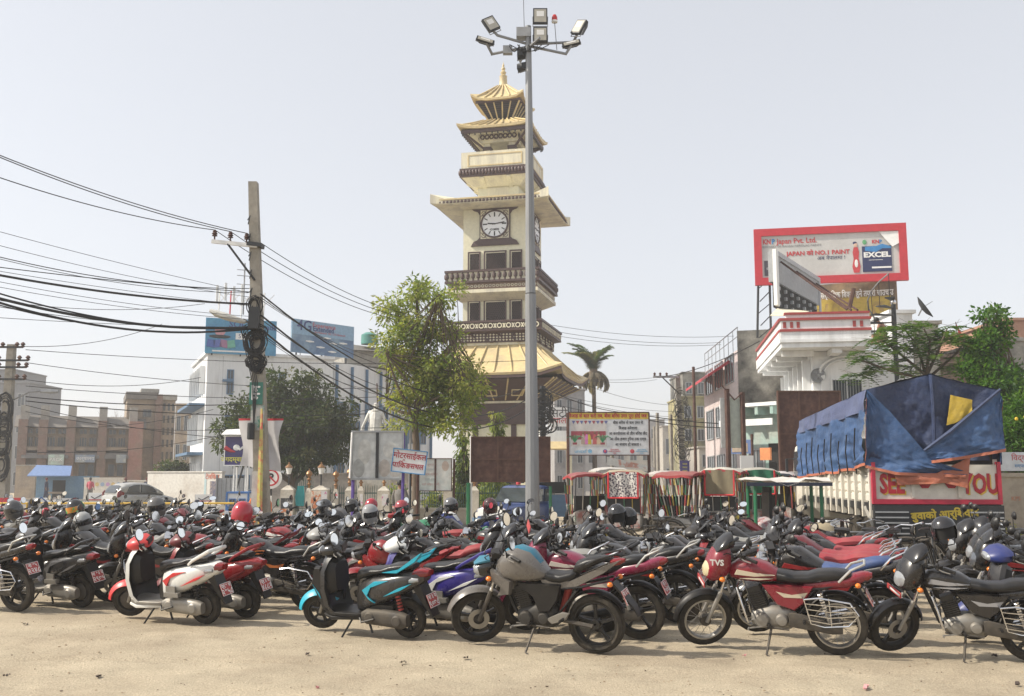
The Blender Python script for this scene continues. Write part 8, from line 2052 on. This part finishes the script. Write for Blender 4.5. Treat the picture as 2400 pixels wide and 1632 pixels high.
rk = [(1365, 27, 100, 'maroon', (.24, .06, .07), None, 'old rickshaw with red rimmed hood and dark side curtains just right of the lamp mast', 4, .75, 1.86),
      (1470, 25.5, 112, 'khaki', (.36, .31, .22), zeb, 'rickshaw with zebra print curtain edged in red', 9, 1.1, 1.92), (1560, 26.5, 95, 'grey', (.42, .39, .37), None, 'rickshaw with grey roof and bare slats behind the zebra curtain', 9, 1.0, 1.9),
      (1632, 25, 118, 'red', (.25, .06, .06), None, 'rickshaw with red roof and fanned colourful slats', 10, .8, 1.88), (1700, 26, 70, 'pale', (.50, .48, .42), mat('curtain_olive', (.20, .17, .11), r=.9), 'rickshaw with pale roof and olive curtain strip', 9, 1.25, 1.98),
      (1770, 27.5, 80, 'cream', (.38, .37, .32), mat('curtain_green', (.03, .16, .09), r=.9, c2=(.4, .5, .4), c2s=3, c2lo=.55, c2hi=.6), 'rickshaw with cream roof and green curtain under the brown hoarding', 8, 1.2, 1.98), (1425, 30, 95, 'white', (.46, .45, .43), None, 'rickshaw with a white domed roof behind the zebra curtain rickshaw', 6, 1.0, 2.02),
      (1840, 29.5, 75, 'lilac', (.56, .52, .54), None, 'rickshaw with pale lilac roof beside the truck side', 6, 1.2, 1.9)]
for k, (px, d, hd, cn_, cc, cu, lb, sl, ho, tl) in enumerate(rk): rickshaw(lb, W(px, 1150, d).x, d, R((100, 78, 95, -35, 70, 85, 95, 60)[k]), cv(cn_, cc), cu, sl, ho, trim=(0, 0, 3, 0, 0, 2, 3, 4)[k], tall=tl)
# green framed cart rickshaw with tattered white roof
gc = thing('cart_rickshaw', 'green framed cart with tattered white cloth roof in front of the truck', 'cart', (W(1850, 1150, 19.2).x, 19.6, 0), R(176))
for xx in (-.62, .62):
    for yy in (-.42, .42): MB(m_grn).tube([(xx, yy, .45), (xx, yy, 1.66 if xx < 0 else 1.68)], .035, 7).build('canopy_post', gc)
rs = [[(-.78 + 1.62 * i / 10, -.58 + 1.16 * j / 6, 1.70 + .05 * sin(i * .9) * (j in (0, 6)) + .07 * sin(pi * j / 6) - .03 * sin(i * 1.7 + j)) for j in range(7)] for i in range(11)]
MB(cv('tatter', (.60, .56, .52))).rings(rs, closed=False).rings([[(a, b, c - .012) for a, b, c in r] for r in rs][::-1], closed=False).build('canopy', gc, ang=60)
MB(m_navy).b2(-.8, .8, .555, .575, 1.62, 1.69).build('canopy_edge', gc, smooth=False)
MB(mat('cart_bed', (.24, .19, .13), r=.9)).b2(-1.3, .75, -.5, .5, .42, .46).build('cart_bed', gc, smooth=False)
for k in range(5): MB(m_dirt).b2(-1.3, .75, -.48 + k * .24 - .02, -.48 + k * .24 + .02, .375, .418).build('bed_bearer', gc, smooth=False)
for yy in (-.5, .5): MB(m_dirt).tube([(-1.3, yy, .75), (.75, yy, .75)], .018, 5).build('side_rail', gc); [MB(m_dirt).tube([(-1.3 + q * .34, yy, .42), (-1.3 + q * .34, yy, .75)], .014, 4).build('rail_stake', gc) for q in range(7)]
MB(mat('silver_foil', (.42, .40, .40), r=.4, c2=(.3, .06, .07), c2s=8, bump=.8, bs=14)).loft([(-.1, .6, 1.0, .34), (0, .55, 1.05, .38), (.5, .55, 1.02, .38), (.58, .6, .95, .34)], 14, 4).build('seat_bundle', gc)
MB(m_void).b2(.3, .34, -.4, .4, 1.0, 1.6).m(m_seat).b2(.345, .36, -.4, .4, 1.02, 1.5).build('back_curtain', gc, smooth=False)
for p in ((-.1, -.56, .36), (-.1, .56, .36), (1.5, 0, .36)): link_obj('wheel', WH, gc, loc=p)
MB(m_dirt).tube([(.7, 0, .5), (1.1, 0, .5), (1.3, 0, .8), (1.5, 0, .36)], .02, 5).tube([(1.3, 0, .8), (1.25, 0, 1.0), (1.1, -.25, 1.02)], .015, 5).tube([(1.25, 0, 1.0), (1.1, .25, 1.02)], .015, 5).build('cycle_frame', gc)
sk = MB(mat('jute_sack', (.36, .30, .20), r=.95, bump=.5)).ball((0, 0, .16), .3, .22, .16, 10, 6).build('sack', loc=(W(1925, 1215, 18.4).x, 18.4, .66)); tag(sk, 'pale round sack lying beside the truck wheel among the bicycles', 'sack')
tb_ = thing('handcart', 'long low wooden handcart with pipe rails before the truck', 'cart', (W(1925, 1200, 18.2).x, 18.2, 0), R(-4))
MB(mat('cart_wood', (.22, .17, .11), r=.9, bump=.3)).b2(-1.2, 1.2, -.4, .4, .58, .63).build('cart_bed', tb_, smooth=False)
for p in ((-.3, -.46, .36), (-.3, .46, .36)): link_obj('wheel', WH, tb_, loc=p)
for k in range(6): MB(m_rust).b2(-1.15 + k * .44, -1.09 + k * .44, -.42, -.38, .2, .82).build('stake', tb_, smooth=False)
MB(m_steel).tube([(-1.2, -.4, .83), (1.25, -.4, .83)], .018, 5).build('side_rail', tb_)
# bicycles
def bicycle_parts():
    P = [('wheel', WH, (-.52, 0, .36)), ('wheel', WH, (.55, 0, .36))]
    f = MB(m_dark).tube([(-.52, 0, .36), (-.02, 0, .32), (.38, 0, .78), (-.18, 0, .80), (-.02, 0, .32)], .015, 5).tube([(-.52, 0, .36), (-.2, 0, .78)], .012, 5).tube([(.55, 0, .36), (.36, 0, .86), (.34, 0, .98)], .016, 5)
    hb = MB(m_chr).tube([(.18, -.27, .98), (.34, -.2, 1.03), (.36, 0, 1.0), (.34, .2, 1.03), (.18, .27, .98)], .012, 5).m(m_blk).tube([(.26, -.26, 1.0), (.14, -.27, .97)], .018, 5).tube([(.26, .26, 1.0), (.14, .27, .97)], .018, 5)
    st_ = MB(m_seat).loft([(-.36, .88, .95, .10), (-.25, .88, .97, .11), (-.12, .9, .95, .04)], 8).tube([(-.19, 0, .78), (-.22, 0, .89)], .014, 5)
    cr_ = MB(m_dirt).box(-.55, 0, .78, .4, .14, .015).tube([(-.72, .05, .77), (-.52, .05, .38)], .008, 4).tube([(-.72, -.05, .77), (-.52, -.05, .38)], .008, 4)
    mg = MB(m_dirt).arc(-.52, .36, .41, R(20), R(170), .035, .005, 10, crown=.01).arc(.55, .36, .41, R(30), R(150), .035, .005, 10, crown=.01)
    return P, [('frame', f.mesh('frame')), ('handlebar', hb.mesh('handlebar')), ('saddle', st_.mesh('saddle')), ('carrier', cr_.mesh('carrier')), ('mudguard', mg.mesh('mudguard'))]
BP, BM = bicycle_parts()
def bicycle(label, px, d, hd, lean=8):
    o = thing('bicycle', label, 'bicycle', (W(px, 1200, d).x, d, 0), 0, 'bicycles parked by the truck'); o.rotation_euler = (Matrix.Rotation(R(hd), 4, 'Z') @ RX(R(-lean))).to_euler()
    for nm, me, p in BP: link_obj(nm, me, o, loc=p)
    for nm, me in BM: link_obj(nm, me, o)
for px, d, hd, lb in ((1935, 17.0, 165, 'black bicycle leaning by the pale sack'), (2010, 17.2, 140, 'black bicycle under the truck tailgate corner'), (2075, 17.6, 120, 'bicycle before the black rear apron, left of the yellow lettering'), (2130, 16.6, 40, 'bicycle behind the hanging black helmet'),
                      (2190, 17.0, 60, 'bicycle before the truck louvres, right of the black helmet'), (2245, 17.4, 130, 'bicycle at the right rear corner of the truck'), (2290, 17.8, 40, 'bicycle beside the weed bush'), (2350, 16.8, 150, 'bicycle leaning at the stained wall'), (2390, 17.4, 160, 'bicycle cut by the right edge of the frame'), (1965, 18.9, 30, 'bicycle close to the truck wheel'), (1590, 21.5, 20, 'dark bicycle in front of the fanned slats rickshaw'), (1520, 21.0, 160, 'dark bicycle in front of the zebra curtain')):
    bicycle(lb, px, d, hd)
# ------------------------------------------------------------------ the motorcycles: named ones of the front line first
BK = (.010, .010, .012); GR = (.11, .11, .115); RD = (.23, .007, .013); MR = (.12, .008, .016); WT = (.70, .70, .67); NB = (.015, .03, .16); SL = (.30, .30, .29); GN = (.02, .20, .10)
HEAD = 157
def from_rear(px, py, head, wb):
    p = G(px, py); h = Vector((cos(R(head)), sin(R(head)), 0)); return p + h * wb
PLACED = []
def R_(kind, px, py, head, cols, label, wb=None, **k):
    wb = wb or (.62 if kind == 'scooter' else .66)
    p = from_rear(px, py, head, wb); PLACED.append((p.x, p.y)); return ride(kind, p.x, p.y, R(head), cols, label, **k)
R_('scooter', 484, 1463, 157, [WT, (.58, .03, .035)], 'white and red scooter standing at the front of the left block', num='प्र.१ प|२१५८', steer=26)
R_('scooter', 961, 1496, 153, [(.022, .022, .024), (.01, .36, .50)], 'teal and black scooter at the front, white digits on its red plate', num='ना ३ प|९०७८', sporty=True, steer=22, name='scooter')
R_('motorcycle', 1402, 1531, 157, [(.13, .12, .11), (.012, .16, .25)], 'grey naked motorcycle with blue topped tank at the front of the lot', naked=True, num='ना ३ प|८८४८', steer=30, name='motorcycle')
tv = R_('motorcycle', 1965, 1535, 160, [(.20, .008, .022), (.55, .48, .36), (.02, .02, .02)], 'dusty red commuter motorcycle with spoked wheels and yellowed headlight at the front', wheels='spoke', num='प्र २|२१७२', yellowlens=True, steer=26, name='motorcycle')
R_('motorcycle', 2432, 1552, 160, [BK, (.30, .30, .31)], 'black motorcycle with grey flame stripes cut by the right edge', steer=34, num='ना|५५', wb=.66, size=.93)
R_('motorcycle', 42, 1434, 157, [BK, RD], 'black motorcycle with red tail lamp cut by the left edge', num='ना १५|२२४८', seat='split')
R_('scooter', 193, 1424, 155, [BK, GR], 'black scooter between the left edge and the white scooter', num='ना १३ प|२९७५')
R_('scooter', 578, 1448, 156, [RD, MR], 'deep red scooter right behind the white and red scooter', num='प्र.२ प|४८८२', sporty=False)
R_('motorcycle', 725, 1432, 158, [BK, (.50, .14, .03)], 'black commuter with orange tank line behind the teal scooter', num='', steer=20)
R_('scooter', 1110, 1478, 155, [(.03, .022, .20), WT], 'blue violet scooter between teal scooter and grey motorcycle', sporty=False)
R_('motorcycle', 1500, 1499, 157, [(.20, .012, .05), (.5, .45, .4)], 'crimson motorcycle directly behind the grey naked motorcycle', num='प्र ३|१०९४', seat='split', guard=False)
R_('motorcycle', 1592, 1460, 158, [BK, RD], 'black motorcycle with red panels, second behind the grey one', num='ना ७|४४५७', seat='split', guard=False)
for q in KIDS[tv.name]:
    if q.name.startswith('headlight_cowl'): text('TVS', .085, m_wht, q, steer_m(.42, .9, R(26), R(26)) @ T(.565, .152, .985) @ RZ(pi - .32) @ RX(pi / 2) @ RX(-.08), bold=.003)
# ---- the columns behind them, along the row direction
ROW = Vector((.36, .93, 0)).normalized()
nth = ['first', 'second', 'third', 'fourth', 'fifth', 'sixth', 'seventh', 'eighth', 'ninth', 'tenth', 'eleventh', 'twelfth', 'thirteenth', 'fourteenth', 'fifteenth', 'sixteenth', 'seventeenth', 'eighteenth', 'nineteenth', 'twentieth', 'twenty-first', 'twenty-second', 'twenty-third', 'twenty-fourth', 'twenty-fifth']
def colour():
    q = rnd.random()
    if q < .70: return 'black', BK, rnd.choice((GR, RD, RD, (.4, .4, .4), NB, (.45, .12, .03)))
    if q < .77: return 'dark grey', (.06, .06, .065), rnd.choice((GR, RD))
    if q < .84: return 'red', RD, rnd.choice((BK, WT))
    if q < .89: return 'maroon', MR, SL
    if q < .92: return 'navy blue', NB, WT
    if q < .96: return 'silver', SL, RD
    if q < .985: return 'white', WT, RD
    return 'green', GN, BK
def front_x(q): return abs(q[0]) / q[1]
heads = [('far left block', -15.8, 17.2), ('column left of the black scooter', -12.9, 16.0), ('column third left of the white scooter', -10.1, 14.9), ('column behind the left edge motorcycle', -6.6, 14.2), ('column behind the black scooter', -5.0, 14.3), ('column behind the red scooter', -2.9, 14.2), ('column behind the teal scooter', -1.5, 12.6), ('column behind the violet scooter', .35, 12.2), ('column behind the crimson motorcycle', 2.3, 13.3), ('column behind the red commuter', 3.2, 11.4), ('column behind the striped black motorcycle', 5.75, 10.9), ('right edge block', 7.6, 11.2)]
nbike = 0
for ci, (cname, x0, y0) in enumerate(heads):
    p = Vector((x0, y0, 0)); k = 0
    while k < 25:
        lim = 28.0 if ci < 7 else (26.0 if ci == 7 else (20.3 if ci == 8 else (17.2 if ci in (9, 10) else 16.4)))
        q = p + Vector((rnd.gauss(0, .17), rnd.uniform(-.06, .06), 0))
        pxq = 1200 + F * q.x / q.y
        if ci < 8: lim = 27.5 if pxq < 600 else (24 if pxq < 850 else (21.5 if pxq < 1330 else 16.6))
        if q.y > lim: break
        ok = abs(q.x) / q.y < .57 and all((q.x - a) ** 2 + (q.y - b) ** 2 > .36 for a, b in PLACED)
        for ox, oy in ((UP.location.x, DP), (LM.location.x, DM)):
            if abs(q.x - ox) < 1.2 and abs(q.y - oy) < .45: ok = False
        cn, c1, c2 = colour() if ci < 10 or rnd.random() < .4 else ('black', BK, rnd.choice((GR, RD, NB)))
        if q.y < 17 and (cn in ('green', 'white', 'silver') or (ci >= 9 and cn == 'navy blue')): cn, c1, c2 = 'black', BK, RD
        if ok:
            nbike += 1; PLACED.append((q.x, q.y))
            lod = 1 if q.y < 17 else 2; sv = dict(lean=rnd.uniform(5, 12), size=rnd.uniform(.95, 1.04), mv=rnd.choice((0, 1, 1, 2, 2, 3)))
            hd = HEAD + rnd.gauss(0, 5.5); u = rnd.random()
            seatc = rnd.choice(((.28, .02, .03), (.30, .03, .04), (.02, .05, .16), (.25, .25, .24)))
            st = rnd.choice((12, 20, 28, 33))
            if ci == 9: seatc, u = ((.03, .07, .20) if k == 0 else (.30, .025, .04)), max(u, .3)
            if u < .16: ride('scooter', q.x, q.y, R(hd), [c1, c1 if rnd.random() < .6 else c2], '%s scooter, %s in the %s' % (cn, nth[k], cname), lod=lod, sporty=rnd.random() < .4, steer=rnd.choice((8, 26)), **sv)
            else:
                sp_k = rnd.random() < .45; cover = rnd.random() < (.14 if ci != 9 else .75) or (ci == 9 and k == 0); nk = rnd.random() < .12 and ci != 9
                if nk: ride('motorcycle', q.x, q.y, R(hd), [c1, c2], '%s muscular tank motorcycle, %s in the %s' % (cn, nth[k], cname), lod=lod, naked=True, steer=28, crash=False, **sv)
                else: ride('motorcycle', q.x, q.y, R(hd), [c1, c2, seatc], '%s %s motorcycle, %s in the %s' % (cn, 'split seat' if sp_k else 'long seat', nth[k], cname), lod=lod, seat='split' if sp_k else 'flat', cowl=rnd.random() < .62, cover=cover, guard=not sp_k, tanks=rnd.choice((.9, 1.2)), **sv, steer=rnd.choice((10, 24, 34)), wheels='alloy' if rnd.random() < .8 else 'spoke')
        k += 1
        p = p + ROW * rnd.uniform(.62, .84)
# ---- helmets hung on mirrors and handlebars
def helmet(label, px, py, d, c, open_=True, r=.135, rz=0, tilt=.2, visor=None, stripe=None):
    p = W(px, py, d); o = thing('helmet', label, 'helmet', p, rz, 'helmets hung on the motorcycles'); o.rotation_euler = (tilt, .15, rz)
    hm = mat('helmet_%d_%d_%d' % tuple(int(q * 250) for q in c), c, r=.16, coat=.5, dust=.07, var=.05)
    prof = [(.001, r * 1.08), (r * .45, r * .98), (r * .8, r * .68), (r * .98, r * .2), (r, -.02), (r * .97, -r * .5), (r * .86, -r * .85), (r * .74, -r * .86), (r * .80, -r * .5)]
    sh = MB(hm).lathe(prof, 22, a0=R(62), a1=R(298) + R(0)); sh.lathe([(.001, r * 1.08), (r * .45, r * .98), (r * .8, r * .68), (r * .96, r * .3)], 12, a0=R(-62), a1=R(62))
    if not open_: sh.lathe([(r * .97, -r * .35), (r * .98, -r * .55), (r * .9, -r * .92)], 10, a0=R(-62), a1=R(62))
    sh.build('shell', o, ang=60)
    MB(m_void).lathe([(.001, r * .9), (r * .7, r * .6), (r * .84, 0), (r * .8, -r * .7), (.001, -r * .72)], 16).build('lining', o)
    if visor: MB(visor).lathe([(r * .99, r * .3), (r * 1.03, 0), (r * 1.0, -r * .34)], 12, a0=R(-66), a1=R(66)).build('visor', o)
    if stripe: MB(mat('stripe_%d' % int(stripe[0] * 200), stripe, r=.4)).lathe([(r * .82, r * .70), (r * 1.01, r * .2), (r * 1.015, -.02)], 6, a0=R(95), a1=R(140)).lathe([(r * .82, r * .70), (r * 1.01, r * .2), (r * 1.015, -.02)], 6, a0=R(220), a1=R(265)).build('stripe', o)
    MB(m_blk).tube([(-.02, r * .85, -r * .7), (.03, r * .5, -r * 1.35), (.03, -r * .5, -r * 1.35), (-.02, -r * .85, -r * .7)], .008, 4).build('chin_strap', o)
vz_ = mat('visor_dark', (.02, .022, .025), r=.06, coat=.8)
rbw = mat('visor_rainbow', (.08, .45, .12), r=.1, coat=.6, var=0, c2=(.65, .25, .03), c2s=9, c2lo=.48, c2hi=.52)
for a in ((32, 1195, 15.5, (.05, .05, .052), False, -90, vz_, None, 'dull black helmet on the handlebar at the far left'), (176, 1192, 16, (.012, .012, .014), False, -90, rbw, (.05, .4, .1), 'black helmet with rainbow coloured visor'), (194, 1222, 15.5, (.32, .32, .31), False, -70, vz_, BK, 'silver and black helmet just below the rainbow visor helmet'),
          (366, 1187, 15.5, (.11, .105, .10), False, -60, vz_, None, 'matt grey brown helmet in front of the silver car'), (568, 1201, 13.2, (.36, .01, .025), True, 100, None, None, 'glossy red helmet left of the orange shirt'), (762, 1188, 19, (.03, .03, .032), False, -60, vz_, (.4, .4, .4), 'black helmet in front of the orange poster pillar'),
          (825, 1186, 20, (.04, .038, .036), True, -110, None, None, 'small dark grey helmet by the purple sign post'), (870, 1184, 21.5, (.36, .015, .03), True, 90, None, None, 'red helmet just above the silver black helmet'), (867, 1203, 16, (.28, .28, .28), False, -60, vz_, BK, 'chrome grey and black helmet below the red helmet'),
          (942, 1190, 19, (.30, .03, .04), False, -80, vz_, BK, 'red and dark helmet in front of the purple sign posts'), (1057, 1184, 19, (.10, .10, .105), True, -70, vz_, None, 'plain grey helmet below the small white notice board'), (1149, 1185, 19, (.05, .012, .014), False, -60, vz_, (.35, .02, .03), 'dark red patterned helmet in front of the police jeep'),
          (1446, 1205, 14.5, (.012, .012, .014), True, -60, None, None, 'shiny black open helmet in front of the zebra curtain'), (1472, 1212, 14.9, (.015, .015, .017), True, -50, None, (.4, .02, .03), 'black helmet with red stripe behind the shiny black one'), (2212, 1240, 11.6, (.010, .010, .013), True, -95, None, None, 'large glossy black helmet at the right before the truck')):
    helmet(a[8], a[0], a[1], a[2], a[3], a[4], visor=a[6], rz=R(a[5]), stripe=a[7], r=.138)
text_h = 0
# ------------------------------------------------------------------ haze
hzb = MB().b2(-560, 560, -70, 720, -1.2, 28.5).build('haze', smooth=False); hzb['kind'] = 'stuff'; hzb['label'] = 'pale dusty haze over the town'
HM = bpy.data.materials.new('haze'); HM.use_nodes = True; nt = HM.node_tree
for n_ in list(nt.nodes):
    if n_.type != 'OUTPUT_MATERIAL': nt.nodes.remove(n_)
pv = nt.nodes.new('ShaderNodeVolumePrincipled'); pv.inputs['Density'].default_value = .0012; pv.inputs['Color'].default_value = (.93, .94, .96, 1); pv.inputs['Anisotropy'].default_value = .3
nt.links.new(pv.outputs[0], nt.nodes['Material Output'].inputs['Volume'])
hzb.data.materials.append(HM)
# ------------------------------------------------------------------ finish: drop prototypes, flatten lettering
for pr in PROTO.values():
    for c in list(kids_all(pr)): bpy.data.objects.remove(c)
    bpy.data.objects.remove(pr)
texts_to_mesh()
